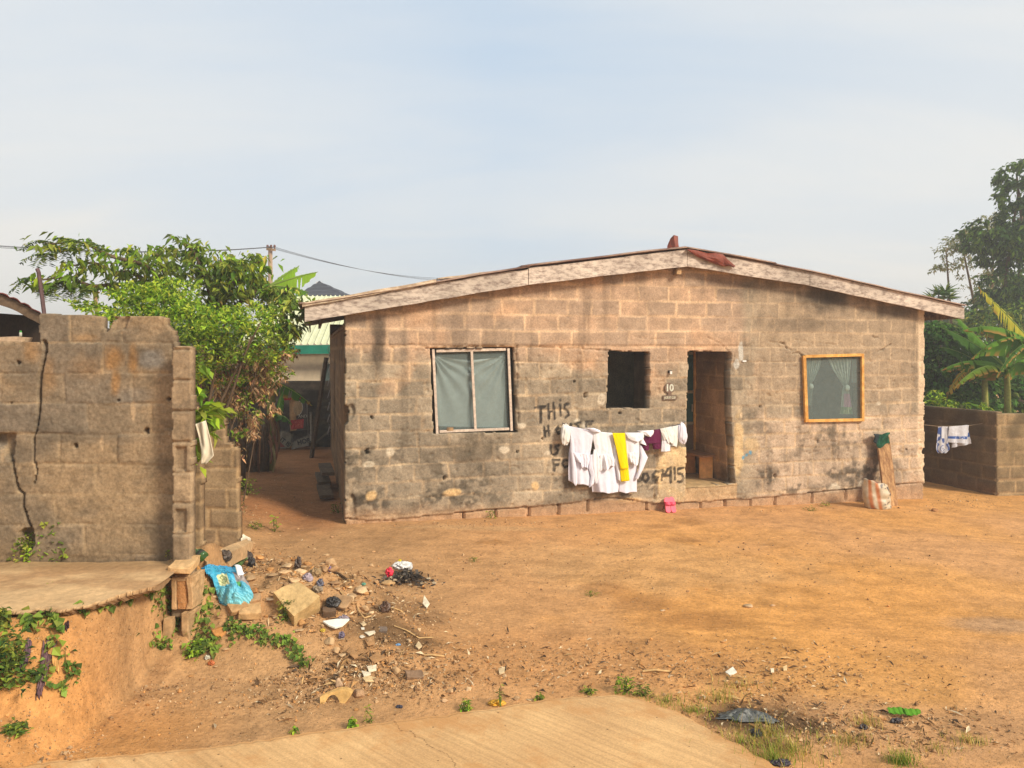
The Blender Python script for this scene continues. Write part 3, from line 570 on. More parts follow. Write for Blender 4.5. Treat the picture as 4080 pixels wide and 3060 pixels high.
    stk = sst(0.52, 0.70, fbm(u*7, z*0.55, 3, 95))*sst(0.4, 0.6, fbm(u*1.3, z*0.8, 3, 96)); c = c*(1-0.24*stk)[..., None]      # rain streaks
    c = lerp(c, CA(96, 84, 66), np.maximum(pt(1890, 1775, 170, 45, u, z, 97, 0.9, 1.2, 9), pt(3320, 1720, 120, 36, u, z, 98, 0.9, 1.2, 9))*sst(0.4, 0.62, fbm(u*10, z*1.2, 3, 99))*0.8)
    for i, q in enumerate(WHT): c = lerp(c, CA(196, 178, 150), pt(*q, u, z, i)*0.85)
    for i, q in enumerate(OCH): c = lerp(c, CA(206, 164, 98), pt(*q, u, z, len(WHT)+i)*0.85)
    pan = panel(u, z); c = lerp(c, CA(190, 150, 98), inpoly(u, z, STEPP)*(0.55+0.4*n2)); c = lerp(c, lerp(np.broadcast_to(CA(210, 174, 116), u.shape+(3,)), CA(188, 160, 118), sst(0.4, 0.65, n2)), pan*0.9)
    c = lerp(c, CA(204, 168, 108), np.maximum(pt(2943, 1790, 22, 150, u, z, 40, 0.3), pt(2990, 1770, 40, 34, u, z, 41, 0.4)*0.7)*0.8)
    c = lerp(c, CA(44, 142, 178), np.maximum.reduce([pt(2990, 1802, 10, 13, u, z, 42, 0.3, 1.2, 20), pt(2962, 1822, 8, 8, u, z, 43, 0.3, 1.2, 20), pt(2975, 1812, 7, 7, u, z, 44, 0.3, 1.2, 20)])*0.9)
    c = lerp(c, CA(176, 172, 162), np.maximum(pt(2952, 1405, 13, 46, u, z, 45, 0.2, 0.8), pt(2935, 1450, 12, 22, u, z, 46, 0.2))*0.9)
    c = lerp(c, CA(206, 176, 138), sst(UR-0.16, UR-0.10, u+0.05*(n2-0.5))*0.85)                       # plastered corner on the right
    c = lerp(c, CA(186, 152, 118), pt(3645, 1935, 40, 60, u, z, 48, 0.3)*0.9)
    fz = np.interp(u, fline[:, 0], fline[:, 1])
    c = lerp(c, lerp(np.broadcast_to(CA(172, 130, 90), u.shape+(3,)), CA(140, 110, 80), n2), sst(fz+0.05, fz-0.08, z)*0.85)   # earth splashed on the footing
    gz = G(A0[0]+u*EU[0], A0[1]+u*EU[1]); c = lerp(c, CA(196, 144, 92), sst(0.30, 0.0, z-gz+0.15*(n2-0.5))*0.55)
    ink = np.zeros(u.shape)
    for s_ in STR: ink = np.maximum(ink, 1-sst(0.017, 0.026, segd(u, z, s_)+0.010*(n3-0.5)))
    c = lerp(c, CA(38, 34, 34), ink*np.clip(0.5+1.1*fbm(u*20, z*20, 2, 88), 0, 1)*0.9)
    lum = c.mean(-1, keepdims=True)*np.array((1.06,1.0,0.90)); c = c*0.74+lum*0.26
    return c*1.24*(0.88+0.24*n3)[..., None]
def facade_solid(u, z):
    j = 0.022*(fbm(u*12, z*12, 3, 91)-0.5)
    r = (z < zroof(u)) & ~inpoly(u+j, z+j, door_p) & ~inpoly(u+j*1.5, z+j*1.5, gap_p) & ~inpoly(u, z+j, win_p) & ~inpoly(u, z, rwin_p)
    return r & (u < UR+0.35*j-0.03*(pt(3676, 1800, 14, 16, u, z, 24) > 0.5)) & (u > 0.02+1.0*np.abs(j)+0.05*pt(1385, 1650, 14, 40, u, z, 25)) 
house = thing('house', 'single storey bare block house with low gabled roof and washing hung along its front', 'house', (*A0, 0))
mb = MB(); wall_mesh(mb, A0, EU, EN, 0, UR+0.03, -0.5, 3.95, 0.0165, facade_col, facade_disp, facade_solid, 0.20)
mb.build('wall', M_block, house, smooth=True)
def plain_wall_col(base1, base2, mor, seed, hc=0.243):
    def f(u, z):
        m, h, dd = block_pattern(u, z, 2.508, hc, 0.485, seed); n2 = fbm(u*3, z*3, 4, seed+9)
        c = lerp(lerp(np.broadcast_to(base1, u.shape+(3,)), base2, h), mor, m*0.7)
        return c*(0.7+0.6*n2)[..., None]
    return f
def plain_wall_disp(seed, hc=0.243):
    def f(u, z):
        m, h, dd = block_pattern(u, z, 2.508, hc, 0.485, seed); return -m*0.012+0.014*(fbm(u*9, z*9, 4, seed+3)-0.5)+0.01*(h-0.5)
    return f
HL = 9.0
ELn = np.array((-EU[0], -EU[1]))
# side and rear walls
mb = MB(); wall_mesh(mb, A0+0.012*EU, EW, np.array((-math.cos(PH), -math.sin(PH))), 0.205, HL, -0.4, 2.84, 0.05, plain_wall_col(CA(150,118,86), CA(128,104,80), CA(170,136,96), 14), plain_wall_disp(14), lambda u, z: z < 3.2, 0.2)
mb.build('wall', M_block, house, smooth=True)
AR = A0+(UR-0.02)*EU
mb = MB(); wall_mesh(mb, AR, EW, np.array((math.cos(PH), math.sin(PH))), 0.205, HL, -0.6, 2.96, 0.08, plain_wall_col(CA(150,124,96), CA(128,104,80), CA(170,136,96), 15), plain_wall_disp(15), lambda u, z: z < 3.2, 0.2)
mb.build('wall', M_block, house, smooth=True)
mb = MB(); wall_mesh(mb, A0+HL*EW, EU, -EN, 0, UR, -0.6, 3.9, 0.12, plain_wall_col(CA(150,124,96), CA(128,104,80), CA(170,136,96), 16), plain_wall_disp(16), lambda u, z: z < zroof(u)-0.02, 0.2)
mb.build('wall', M_block, house)
# porch: two partitions, a back wall with its door, floor
uDL = Wm(2735, 1700)[0]; uDR = Wm(2918, 1700)[0]; zF = Wm(2830, 1937)[1]; PD = 1.28
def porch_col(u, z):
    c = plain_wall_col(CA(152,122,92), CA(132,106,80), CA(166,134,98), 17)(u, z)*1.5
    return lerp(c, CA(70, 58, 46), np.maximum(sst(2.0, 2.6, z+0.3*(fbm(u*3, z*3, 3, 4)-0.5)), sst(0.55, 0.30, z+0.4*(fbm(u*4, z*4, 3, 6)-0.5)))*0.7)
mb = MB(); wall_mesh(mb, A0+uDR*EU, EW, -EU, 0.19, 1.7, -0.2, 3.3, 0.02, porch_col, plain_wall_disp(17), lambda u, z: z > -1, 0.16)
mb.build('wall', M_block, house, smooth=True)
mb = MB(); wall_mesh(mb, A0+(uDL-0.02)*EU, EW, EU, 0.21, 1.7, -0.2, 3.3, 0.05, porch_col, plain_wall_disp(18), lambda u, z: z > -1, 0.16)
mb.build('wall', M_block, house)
mb = MB(); R4 = lambda u0, u1, w, z0, z1: [HW(u0, w, z0), HW(u1, w, z0), HW(u1, w, z1), HW(u0, w, z1)]
mb.hexa([HW(uDL-0.02, PD+0.12, -0.2), HW(uDR, PD+0.12, -0.2), HW(uDR, PD+0.3, -0.2), HW(uDL-0.02, PD+0.3, -0.2), HW(uDL-0.02, PD+0.12, 3.3), HW(uDR, PD+0.12, 3.3), HW(uDR, PD+0.3, 3.3), HW(uDL-0.02, PD+0.3, 3.3)], CA(120,98,76))
mb.build('wall', M_block, house)
def hbox(mbx, u0, u1, w0, w1, z0, z1, col=None):
    return mbx.hexa([HW(u0,w0,z0), HW(u1,w0,z0), HW(u1,w1,z0), HW(u0,w1,z0), HW(u0,w0,z1), HW(u1,w0,z1), HW(u1,w1,z1), HW(u0,w1,z1)], col)
mb = MB(); hbox(mb, uDL-0.02, uDR+0.14, 0.15, PD+0.11, -0.2, zF)
uu, ww = np.meshgrid(np.linspace(uDL-0.02, uDR+0.12, 40), np.linspace(0.0, PD, 30)); Pq = np.zeros(uu.shape+(3,))
for i in range(uu.shape[0]):
    for j in range(uu.shape[1]): Pq[i, j] = HW(uu[i, j], ww[i, j]-0.012*(i == 0), zF+0.008+0.008*vn(uu[i, j]*9, ww[i, j]*9, 3)-0.02*(i == 0))
mb.grid(Pq[::1], None); mb.build('porch_floor', mat('porch_screed', C(184, 152, 108), ns=9, na=0.3, bd=0.004), house)
mb = MB(); hbox(mb, 0.1, UR-0.1, 0.22, HL-0.22, -0.12, 0.02); mb.build('floor', mat('room_floor', C(110, 92, 74), ns=8, na=0.3), house)
# interior partition walls keep the rooms dark
for uu0 in (Wm(2230, 1500)[0], Wm(3060, 1500)[0]):
    mb = MB(); hbox(mb, uu0, uu0+0.15, 0.21, 5.0, 0.02, 3.2, CA(206,190,160)); mb.build('wall', M_block, house)
mb = MB(); hbox(mb, 0.2, UR-0.2, 2.9, 3.05, 0.02, 3.4, CA(206,190,160)); mb.build('wall', M_block, house)
# door in the back of the porch
M_pine = grain('new_pine', C(206, 146, 70), C(238, 186, 108), (0,0,0), stretch=(2,2,2), scale=5)
uJ = Wm(2771, 1700, PD)[0]
mb = MB(); hbox(mb, uDL-0.02, uJ-0.03, PD+0.03, PD+0.07, zF+0.02, 2.45, CA(48, 84, 76))
dr = mb.build('door', M_paint, house)
mb = MB()
for zz in (zF+0.02, Wm(2750, 1692, PD)[1], Wm(2750, 1567, PD)[1], 2.38): hbox(mb, uDL-0.02, uJ-0.035, PD+0.005, PD+0.03, zz, zz+0.05, CA(150, 138, 112)); mb.build('rail', M_paint, dr); mb = MB()
mb = MB(); hbox(mb, uDL-0.02, uJ-0.04, PD+0.012, PD+0.03, zF+0.08, Wm(2750, 1694, PD)[1], CA(116, 92, 70)); mb.build('lower_panel', M_paint, dr)
mb = MB(); hbox(mb, uJ-0.03, uJ+0.045, PD-0.02, PD+0.11, zF+0.01, 2.47, CA(196, 160, 104)); hbox(mb, uDL, uJ+0.045, PD-0.02, PD+0.11, 2.47, 2.56, CA(150, 120, 84)); mb.build('door_frame', M_pine, house)
mb = MB(); hbox(mb, uJ-0.075, uJ-0.06, PD-0.012, PD+0.005, Wm(2765,1640,PD)[1], Wm(2765,1610,PD)[1], CA(190,180,160)); mb.build('handle', M_metal, dr)
# roof: corrugated sheets, fascia boards, battens, the torn ridge cap
def zr2(u): return np.interp(u, ftop[:, 0], ftop[:, 1])+0.012
u_e0, u_r, u_e1 = ftop[0, 0], ftop[2, 0], ftop[-1, 0]
def roof_part(ua, ub, lift, w0, w1, seed, cols):
    us = np.arange(ua, ub+0.001, 0.11); ws = np.arange(w0, w1+0.01, 0.019 if w1-w0 < 2 else 0.06)
    U, Ww = np.meshgrid(us, ws); P = np.zeros(U.shape+(3,))
    P[..., 0] = A0[0]+U*EU[0]+Ww*EW[0]; P[..., 1] = A0[1]+U*EU[1]+Ww*EW[1]
    P[..., 2] = zr2(U)+lift+0.012*np.sin(Ww*2*math.pi/0.076)+0.010*(vn(U*3, Ww*2, seed)-0.4)+0.02*(vn(U*1.1, Ww*0+seed, 3)-0.5)*(Ww < 0.3)
    c = lerp(np.broadcast_to(cols[0], P.shape), cols[1], sst(0.35, 0.65, fbm(U*2, Ww*2, 4, seed)))
    return P, c
RUST = (CA(120, 84, 66), CA(172, 140, 118))
mb = MB()
edges = [u_e0-0.06, ftop[1, 0]-0.35, ftop[1, 0]+0.12, u_r-0.02]
for a, b, lf in ((u_e0-0.08, ftop[1,0]+0.1, 0.0), (ftop[1,0]-0.12, u_r+0.03, 0.018)): mb.grid(*roof_part(a, b, lf, FW-0.05, 1.5, 3, RUST)); 
for a, b in ((u_e0-0.08, ftop[1,0]+0.1), (ftop[1,0]-0.12, u_r+0.03)): mb.grid(*roof_part(a, b, 0.004, 1.45, HL+0.3, 4, RUST))
for a, b, lf in ((u_r-0.02, ftop[3,0]-0.6, 0.018), (ftop[3,0]-0.75, u_e1+0.08, 0.0)): mb.grid(*roof_part(a, b, lf, FW-0.05, 1.5, 5, RUST)); mb.grid(*roof_part(a, b, 0.004, 1.45, HL+0.3, 6, RUST))
mb.build('roof_sheet', M_metal, house, smooth=True, thick=0.006)
for i, (a, b) in enumerate(((0,1),(1,2),(2,3),(3,4))):
    nseg = 24; tt = np.linspace(0, 1, nseg+1); ua = np.linspace(ftop[a,0], ftop[b,0], nseg+1); P = []
    u1 = np.linspace(ftop[a,0]+(0.006 if i else 0), ftop[b,0]-0.004, nseg+1); zt = np.interp(u1, ftop[:,0], ftop[:,1]); zb = np.interp(u1, fbot[:,0], fbot[:,1])
    zt = zt-0.012*vn(u1*5, u1*0, 5)*(1+1.5*(i == 0)); zb = zb+0.010*(vn(u1*4, u1*0+3, 6)-0.5)
    front = np.array([[HW(u, FW-0.004*i*(i == 1), z) for u, z in zip(u1, zz)] for zz in (zb, zb*0.5+zt*0.5, zt)])
    bk = np.array([[HW(u, FW+0.035, z) for u, z in zip(u1, zz)] for zz in (zt, zb)])
    mb = MB(); mb.grid(np.concatenate([front, bk, front[:1]]))
    for k in (0, nseg): mb.add([front[0,k], front[2,k], bk[0,k], bk[1,k]], np.array([(0,1,2,3)]))
    mb.build('fascia_board', M_fascia, house)
#                                                # rafters and purlin ends under the eaves
for u in np.linspace(u_e0+0.25, u_e1-0.5, 9): mb = MB(); hbox(mb, u, u+0.05, FW+0.05, HL, float(zr2(u))-0.13, float(zr2(u))-0.02, CA(84, 66, 52)); mb.build('purlin', M_wood, house)
ze = float(zr2(u_e0+0.06)); mb = MB(); hbox(mb, u_e0+0.04, u_e0+0.065, FW+0.05, HL, ze-0.19, ze-0.02, CA(90,76,64)); mb.build('side_fascia', M_wood, house)
ze = float(zr2(u_e1-0.06)); mb = MB(); hbox(mb, u_e1-0.065, u_e1-0.04, FW+0.05, HL, ze-0.24, ze-0.02, CA(90,76,64)); mb.build('side_fascia', M_wood, house)
mb = MB(); hbox(mb, 0.0, UR, 0.12, HL, 2.78, 2.82, CA(70,58,46)); mb.build('ceiling', M_wood, house)
# rusted cap: an upright torn scrap and a folded piece hanging over the fascia
mb = MB(); Ru = (CA(132, 62, 44), CA(168, 92, 70))
Lq = [Wm(x, y, 0.1) for x, y in ((2664,1000),(2670,975),(2680,948),(2688,935),(2704,940),(2710,966),(2714,1000))]
lo = [(u, float(zr2(u))-0.02) for u in np.linspace(Lq[0][0], Lq[-1][0], 7)]
mb.grid([[HW(u, 0.1+0.03*math.sin(k*1.3), z) for k, (u, z) in enumerate(lo)], [HW(u*0.5+lo[k][0]*0.5, 0.12+0.03*math.sin(k*1.3), (z+lo[k][1])/2) for k, (u, z) in enumerate(Lq)], [HW(u, 0.16+0.04*math.sin(k*1.3), z) for k, (u, z) in enumerate(Lq)]], Ru[0])
mb.build('torn_ridge_cap', M_metal, house, thick=0.004)
mb = MB(); tp = [(2738,992),(2775,998),(2815,1008),(2850,1006),(2880,1012),(2900,1034),(2930,1060)]; bt = [(2740,998),(2780,1024),(2820,1040),(2850,1052),(2885,1062),(2905,1058),(2922,1066)]
g_ = []
for k in range(5):
    s_ = k/4; g_.append([WP(x0+(x1-x0)*s_, y0+(y1-y0)*s_, FW-0.03-0.05*math.sin(s_*3.0)-0.02*math.sin(i*2.2+k)) for i, ((x0, y0), (x1, y1)) in enumerate(zip(tp, bt))])
mb.grid(g_, Ru[0]); mb.build('folded_rust_sheet', M_metal, house, thick=0.004)
mb = MB(); hbox(mb, *sorted([Wm(2681,1080)[0], Wm(2699,1080)[0]]), FW+0.06, 0.02, Wm(2690,1096)[1], Wm(2690,1060)[1]+0.05, CA(96, 80, 66)); mb.build('ridge_beam', M_wood, house)

# windows
def frame_bar(mbx, a, b, wd, w, col, dp=0.035):
    """a bar between two photo points lying in the wall plane"""
    ua, za = Wm(*a, w); ub, zb = Wm(*b, w)
    d = np.array((ub-ua, zb-za)); L = np.linalg.norm(d); d /= L; n_ = np.array((-d[1], d[0]))*wd/2
    q = [(ua-n_[0], za-n_[1]), (ub-n_[0], zb-n_[1]), (ub+n_[0], zb+n_[1]), (ua+n_[0], za+n_[1])]
    mbx.hexa([HW(u, w, z) for u, z in q]+[HW(u, w-dp, z) for u, z in q], col)
M_net = mat('mosquito_net', C(146, 160, 156), rough=0.9, ns=160, na=0.2, bd=0, alpha=0.38)
M_curt = mat('thin_curtain', rough=0.9, ns=14, na=0.12, bd=0.001, trans=0.2)
FC = CA(206, 186, 168); M_frame = mat('flaking_frame_paint', rough=0.8, ns=26, na=0.3, bs=40, bd=0.002)
mb = MB(); w = 0.07
frame_bar(mb, (1725,1392), (1741,1728), 0.038, w, FC); frame_bar(mb, (2024,1388), (2037,1716), 0.038, w, FC)
frame_bar(mb, (1737,1399), (2014,1392), 0.040, w+0.004, FC); frame_bar(mb, (1750,1719), (2027,1708), 0.038, w+0.004, FC)
wl = mb.build('window', M_frame, house, bevel=0.004)
mb = MB(); frame_bar(mb, (1878,1400), (1893,1710), 0.036, w-0.003, FC); mb.build('mullion', M_frame, wl)
mb = MB(); mb.grid([[WP(1738,1402,w+0.02), WP(2016,1395,w+0.02)], [WP(1750,1718,w+0.02), WP(2028,1708,w+0.02)]]); mb.build('mosquito_net', M_net, wl)
def pane_grid(tl, tr, br, bl, n, m): 
    s_, t_ = np.meshgrid(np.linspace(0,1,m), np.linspace(0,1,n)); s_ = s_[..., None]; t_ = t_[..., None]
    tl, tr, br, bl = map(np.asarray, (tl, tr, br, bl)); return (tl*(1-s_)+tr*s_)*(1-t_)+(bl*(1-s_)+br*s_)*t_, s_[..., 0], t_[..., 0]
P, s_, t_ = pane_grid(WP(1731,1412,0.12), WP(2014,1410,0.12), WP(2006,1704,0.12), WP(1738,1698,0.12), 50, 60)
P[..., 2] -= 0.085*np.sin(math.pi*s_)**0.7*(1-t_)**2.5
fold = 0.010*np.sin((s_-0.5)*20*(0.35+t_*0.3)+5*t_)+0.035*np.sin(17*np.arctan2(t_+0.02, s_+0.03))*(1-s_)*(1-t_)**0.7+0.035*np.sin(17*np.arctan2(t_+0.02, 1.03-s_))*s_*(1-t_)**0.7
P[..., 0] += fold*EN[0]; P[..., 1] += fold*EN[1]
mb = MB(); mb.grid(P, CA(160, 174, 170)); mb.build('curtain', M_curt, wl, smooth=True)
mb = MB(); hbox(mb, *sorted((Wm(1780,1706,0.05)[0], Wm(1806,1706,0.05)[0])), 0.035, 0.055, Wm(1790,1716,0.05)[1], Wm(1790,1703,0.05)[1], CA(176,140,100)); mb.build('wood_chip', M_wood, wl)
YC = CA(232, 176, 92); mb = MB(); w = -0.012
pass
frame_bar(mb, (3199,1417), (3209,1681), 0.062, w, YC, 0.05); frame_bar(mb, (3432,1409), (3433,1678), 0.05, w, YC, 0.045)
frame_bar(mb, (3203,1420), (3427,1414), 0.05, w+0.003, YC, 0.045); frame_bar(mb, (3216,1676), (3428,1672), 0.05, w+0.003, YC, 0.045)
wr = mb.build('window', M_pine, house, bevel=0.004)
mb = MB(); mb.grid([[WP(3204,1422,0.01), WP(3430,1416,0.01)], [WP(3212,1674,0.01), WP(3430,1671,0.01)]]); mb.build('mosquito_net', M_net, wr)
def curtain(rows, w, col2, seed):
    n = 34; g_ = []; cs = []
    ys_ = [r[0] for r in rows]
    for y in np.linspace(ys_[0], ys_[-1], 60):
        xl = np.interp(y, ys_, [r[1] for r in rows]); xr = np.interp(y, ys_, [r[2] for r in rows]); row = []; crow = []
        for k in range(n):
            x = xl+(xr-xl)*k/(n-1); row.append(WP(x, y, w+0.022*math.sin(k*1.25+seed)+0.006*math.sin(k*0.5+y*0.05))); crow.append(col2(k/(n-1), y))
        g_.append(row); cs.append(crow)
    mbx = MB(); mbx.grid(g_, np.array(cs)); return mbx
base_c = CA(176, 198, 186)
curtain([(1426,3212,3276),(1470,3213,3264),(1515,3216,3243),(1530,3220,3232),(1550,3217,3238),(1615,3214,3232)], 0.10, lambda s, y: base_c*(0.75+0.5*vn(s*14, y*0.12, 5)), 1).build('curtain', M_curt, wr, smooth=True)
def rc(s, y):
    if 1568 < y < 1620 and s > 0.25: return CA(214, 168, 200)
    if y >= 1620: return CA(120, 160, 110) if vn(s*6, y*0.08, 4) < 0.55 else CA(186, 210, 160)
    return base_c*(0.75+0.5*vn(s*14, y*0.12, 6))
curtain([(1426,3296,3392),(1470,3316,3388),(1520,3348,3382),(1540,3360,3378),(1555,3354,3382),(1600,3352,3390),(1650,3346,3398)], 0.10, rc, 2).build('curtain', M_curt, wr, smooth=True)
for (x, y, r) in ((3231,1540,11),(3374,1546,12)):
    mb = MB(); c0 = WP(x, y, 0.085); th, ph = np.meshgrid(np.linspace(0, 2*math.pi, 15), np.linspace(0, math.pi, 9)); rr_ = r*13.3/F*(1+0.25*np.sin(5*th))
    mb.grid(np.stack([c0[0]+rr_*np.sin(ph)*np.cos(th), c0[1]+rr_*0.6*np.sin(ph)*np.sin(th), c0[2]+rr_*np.cos(ph)], -1), base_c); mb.build('tie_knot', M_curt, wr, smooth=True)
mb = MB(); mb.grid([[WP(3395,1430,0.13), WP(3428,1430,0.13)], [WP(3393,1525,0.13), WP(3428,1525,0.13)]], CA(150,172,164)); mb.build('curtain', M_curt, wr)
# ------------------------------------------------------------------ cracked wall on the left
YL = 6.26
def Lw(px, py): return ((px-CX)/F*YL, EYE-(py-HZ)/F*YL)
def Ll(L): return [Lw(x, y) for x, y in L]
LTOP = Ll([(-900,1366),(0,1364),(150,1364),(168,1370),(176,1376),(158,1362),(157,1252),(162,1250),(398,1259),(404,1268),(404,1300),(416,1322),(432,1316),(444,1292),(458,1262),(472,1258),(654,1263),(660,1300),(684,1318),(692,1345),(700,1378),(706,1383)])
LPOLY = Ll([(-900,2500)])+LTOP+Ll([(706,2500)])
LC = [(Ll([(178,1362),(181,1393),(171,1451),(160,1489),(157,1560),(157,1600),(155,1648),(142,1720),(132,1732),(135,1800),(137,1841),(145,1875),(142,1900),(135,1926)]), 0.014, 0.16),
      (Ll([(50,1846),(55,1880),(60,1913),(70,1950),(90,1966),(89,2000),(92,2020),(112,2082),(126,2110),(134,2150)]), 0.014, 0.16)]
def pl(px, py, rx, ry, u, z, s=0, soft=0.3, namp=0.7, nf=12):
    uc, zc_ = Lw(px, py); k = YL/F; d = np.sqrt(((u-uc)/(rx*k))**2+((z-zc_)/(ry*k))**2)+namp*(fbm(u*nf, z*nf, 4, 160+s)-0.5)
    return 1-sst(1-soft, 1+soft*0.3, d)
def LB(u, z): return block_pattern(u+0.13, z, 2.509, 0.2455, 0.502, 33, wob=0.012, joint=0.008)
def l_disp(u, z):
    m, h, dd = LB(u, z)
    d = -m*0.007*(2.2*vn(u*4, z*4, 8)-0.5)+0.007*(fbm(u*14, z*14, 4, 171)-0.5)+0.010*(h-0.5)+0.006*(vn(u*50, z*50, 172)-0.5)
    crk = LC[0][0]; taper = np.interp(z, [Lw(0,1926)[1], Lw(0,1730)[1], Lw(0,1600)[1], Lw(0,1366)[1]], [0.35,0.6,1.1,1.5])
    d = d-0.16*(1-sst(0.006, 0.013, segd(u, z, crk)/taper+0.006*(fbm(u*30, z*30, 2, 173)-0.5)))
    d = d-0.14*(1-sst(0.005, 0.011, segd(u, z, LC[1][0])+0.006*(fbm(u*30, z*30, 2, 174)-0.5)))
    d = np.where(inpoly(u+0.012*(vn(u*40, z*40, 1)-0.5), z, Ll([(-40,1728),(60,1728),(58,1750),(52,1842),(40,1838),(20,1818),(2,1780),(-40,1775)])), -0.085+0.01*vn(u*20, z*20, 3), d)
    d = np.where(inpoly(u, z+0.008*(vn(u*40, z*40, 1)-0.5), Ll([(452,1272),(470,1258),(516,1262),(506,1285),(496,1310),(470,1318),(446,1322)])), -0.04, d)
    for x, y, r in ((72,1446,8),(300,1777,9),(583,1717,11),(672,1590,6),(472,1594,4),(735,1502,3),(42,1608,2),(106,1608,2)): 
        uc, zc_ = Lw(x, y); d = np.where(np.hypot(u-uc, z-zc_)+0.006*(vn(u*60, z*60, 7)-0.5) < r*YL/F, -0.13, d)
    d = np.where(pl(105, 2150, 36, 46, u, z, 3) > 0.5, -0.17, d)
    return d
def l_col(u, z):
    m, h, dd = LB(u, z); n2 = fbm(u*3, z*3, 4, 182); n3 = fbm(u*22, z*22, 3, 183); n1 = fbm(u*1.1, z*1.6, 4, 181)
    c = lerp(lerp(np.broadcast_to(CA(148, 124, 92), u.shape+(3,)), CA(128, 112, 92), h), CA(166, 134, 92), sst(0.4, 0.7, n1)*0.7)
    c = lerp(c, CA(178, 146, 102), m*0.55*sst(0.3, 0.6, n2))
    c = lerp(c, CA(104, 92, 76), sst(0.5, 0.72, fbm(u*2.5, z*4, 4, 184))*0.55)
    mo = np.maximum.reduce([pl(450, 1430, 50, 60, u, z, 11, 0.7), pl(530, 1440, 26, 70, u, z, 12, 0.6), pl(460, 1520, 22, 60, u, z, 13, 0.6), pl(350, 1460, 110, 60, u, z, 14, 0.9)*0.45, pl(190, 1500, 40, 90, u, z, 15, 0.9)*0.6, pl(120, 1400, 40, 60, u, z, 16, 0.9)*0.7, pl(330, 1345, 70, 18, u, z, 17, 0.9)*0.6])
    c = lerp(c, CA(160, 112, 48), mo*0.8)
    c = lerp(c, CA(124, 122, 118), np.maximum(pl(600, 1430, 60, 44, u, z, 18, 0.6), pl(540, 1580, 90, 40, u, z, 19, 0.8)*0.6)*0.6)
    c = lerp(c, CA(200, 164, 118), np.maximum(pl(405, 1770, 10, 40, u, z, 20, 0.5), pl(530, 1640, 10, 50, u, z, 22, 0.6))*0.7)
    gz = G(u, u*0+YL); c = lerp(c, CA(120, 92, 60), sst(0.22, 0.02, z-gz+0.1*(n2-0.5))*0.6)
    lum = c.mean(-1, keepdims=True)*np.array((1.06,1.0,0.88)); c = c*0.75+lum*0.25
    return c*1.06*(0.74+0.52*n3)[..., None]
cw = thing('block_wall', 'cracked grey block wall with broken top row beside the blue rubbish bag', 'wall', ((400-CX)/F*YL, YL, 0.7))
mb = MB(); wall_mesh(mb, (0, YL), (1, 0), (0, -1), Lw(-800,0)[0], Lw(704,0)[0], 0.30, 2.75, 0.0105, l_col, l_disp, lambda u, z: inpoly(u+0.010*(fbm(u*30, z*30, 2, 7)-0.5), z+0.010*(fbm(u*30, z*30, 2, 9)-0.5), LPOLY), 0.10)
mb.build('wall_panel', M_block, cw, smooth=True)
YP = 6.08
def Pw(px, py): return ((px-CX)/F*YP, EYE-(py-HZ)/F*YP)
PU0, PU1 = Pw(684,0)[0], Pw(763,0)[0]
def p_disp(u, z):
    zz = (z-2.455)/0.2425; r = np.floor(zz); f = (zz-r)*0.2425; dz = np.minimum(f, 0.2425-f)
    d = -0.016*(1-sst(0.005, 0.014, dz+0.008*(fbm(u*30, z*30, 3, 5)-0.5)))+0.010*(fbm(u*20, z*20, 4, 191)-0.5)+0.014*(h2(r, r*0, 4)-0.5)
    odd = (np.mod(r, 2) == 0); x = (u-PU0)/(PU1-PU0)
    return np.where(odd & (x > 0.2) & (x < 0.72) & (np.abs(f-0.11) < 0.09) & (z < 1.95), d-0.028, d)
def p_col(u, z):
    n2 = fbm(u*6, z*6, 4, 192); n3 = fbm(u*25, z*25, 3, 193); r = np.floor((z-2.455)/0.2425)
    c = lerp(lerp(np.broadcast_to(CA(172, 142, 104), u.shape+(3,)), CA(150, 124, 92), h2(r, r*0, 6)), CA(122, 102, 78), sst(0.45, 0.7, n2)*0.7)
    lum = c.mean(-1, keepdims=True)*np.array((1.08,1.0,0.86)); c = c*0.75+lum*0.25
    return c*1.08*(0.74+0.52*n3)[..., None]
mb = MB(); wall_mesh(mb, (0, YP), (1, 0), (0, -1), PU0, PU1, 0.35, Pw(0,1380)[1], 0.0105, p_col, p_disp, lambda u, z: (z < Pw(0,1381)[1]+0.02*(fbm(u*15, z*0, 2, 3)-0.6)) & (u > PU0+0.012*vn(z*14, u*0, 2)) & (u < PU1-0.010*vn(z*14, u*0, 5)), 0.10)
mb.build('pillar', M_block, cw, smooth=True)
# the pier of the return wall just behind, and the low broken wall further back
YQ = 7.1
def stub(name, label, Y, px0, px1, pytop, pts, thick, step=0.018, seed=40, base=0.0):
    f = lambda x, y: ((x-CX)/F*Y, EYE-(y-HZ)/F*Y)
    P = [f(*q) for q in pts]; u0, u1 = f(px0, 0)[0], f(px1, 0)[0]
    mbx = MB(); wall_mesh(mbx, (0, Y), (1, 0), (0, -1), u0, u1, base, f(0, pytop)[1], step, plain_wall_col(CA(164,138,104), CA(142,118,90), CA(184,152,112), seed), plain_wall_disp(seed), lambda u, z: inpoly(u+0.02*(vn(u*12, z*12, 3)-0.5), z+0.02*(vn(u*12, z*12, 5)-0.5), P), thick)
    return tag(mbx.build(name, M_block, smooth=True), label, 'wall')
stub('wall_pier', 'narrow block pier standing just behind the pillar of the cracked wall', YQ, 730, 815, 1590, [(730,2400),(730,1600),(770,1604),(796,1700),(802,1710),(803,2400)], 0.10)
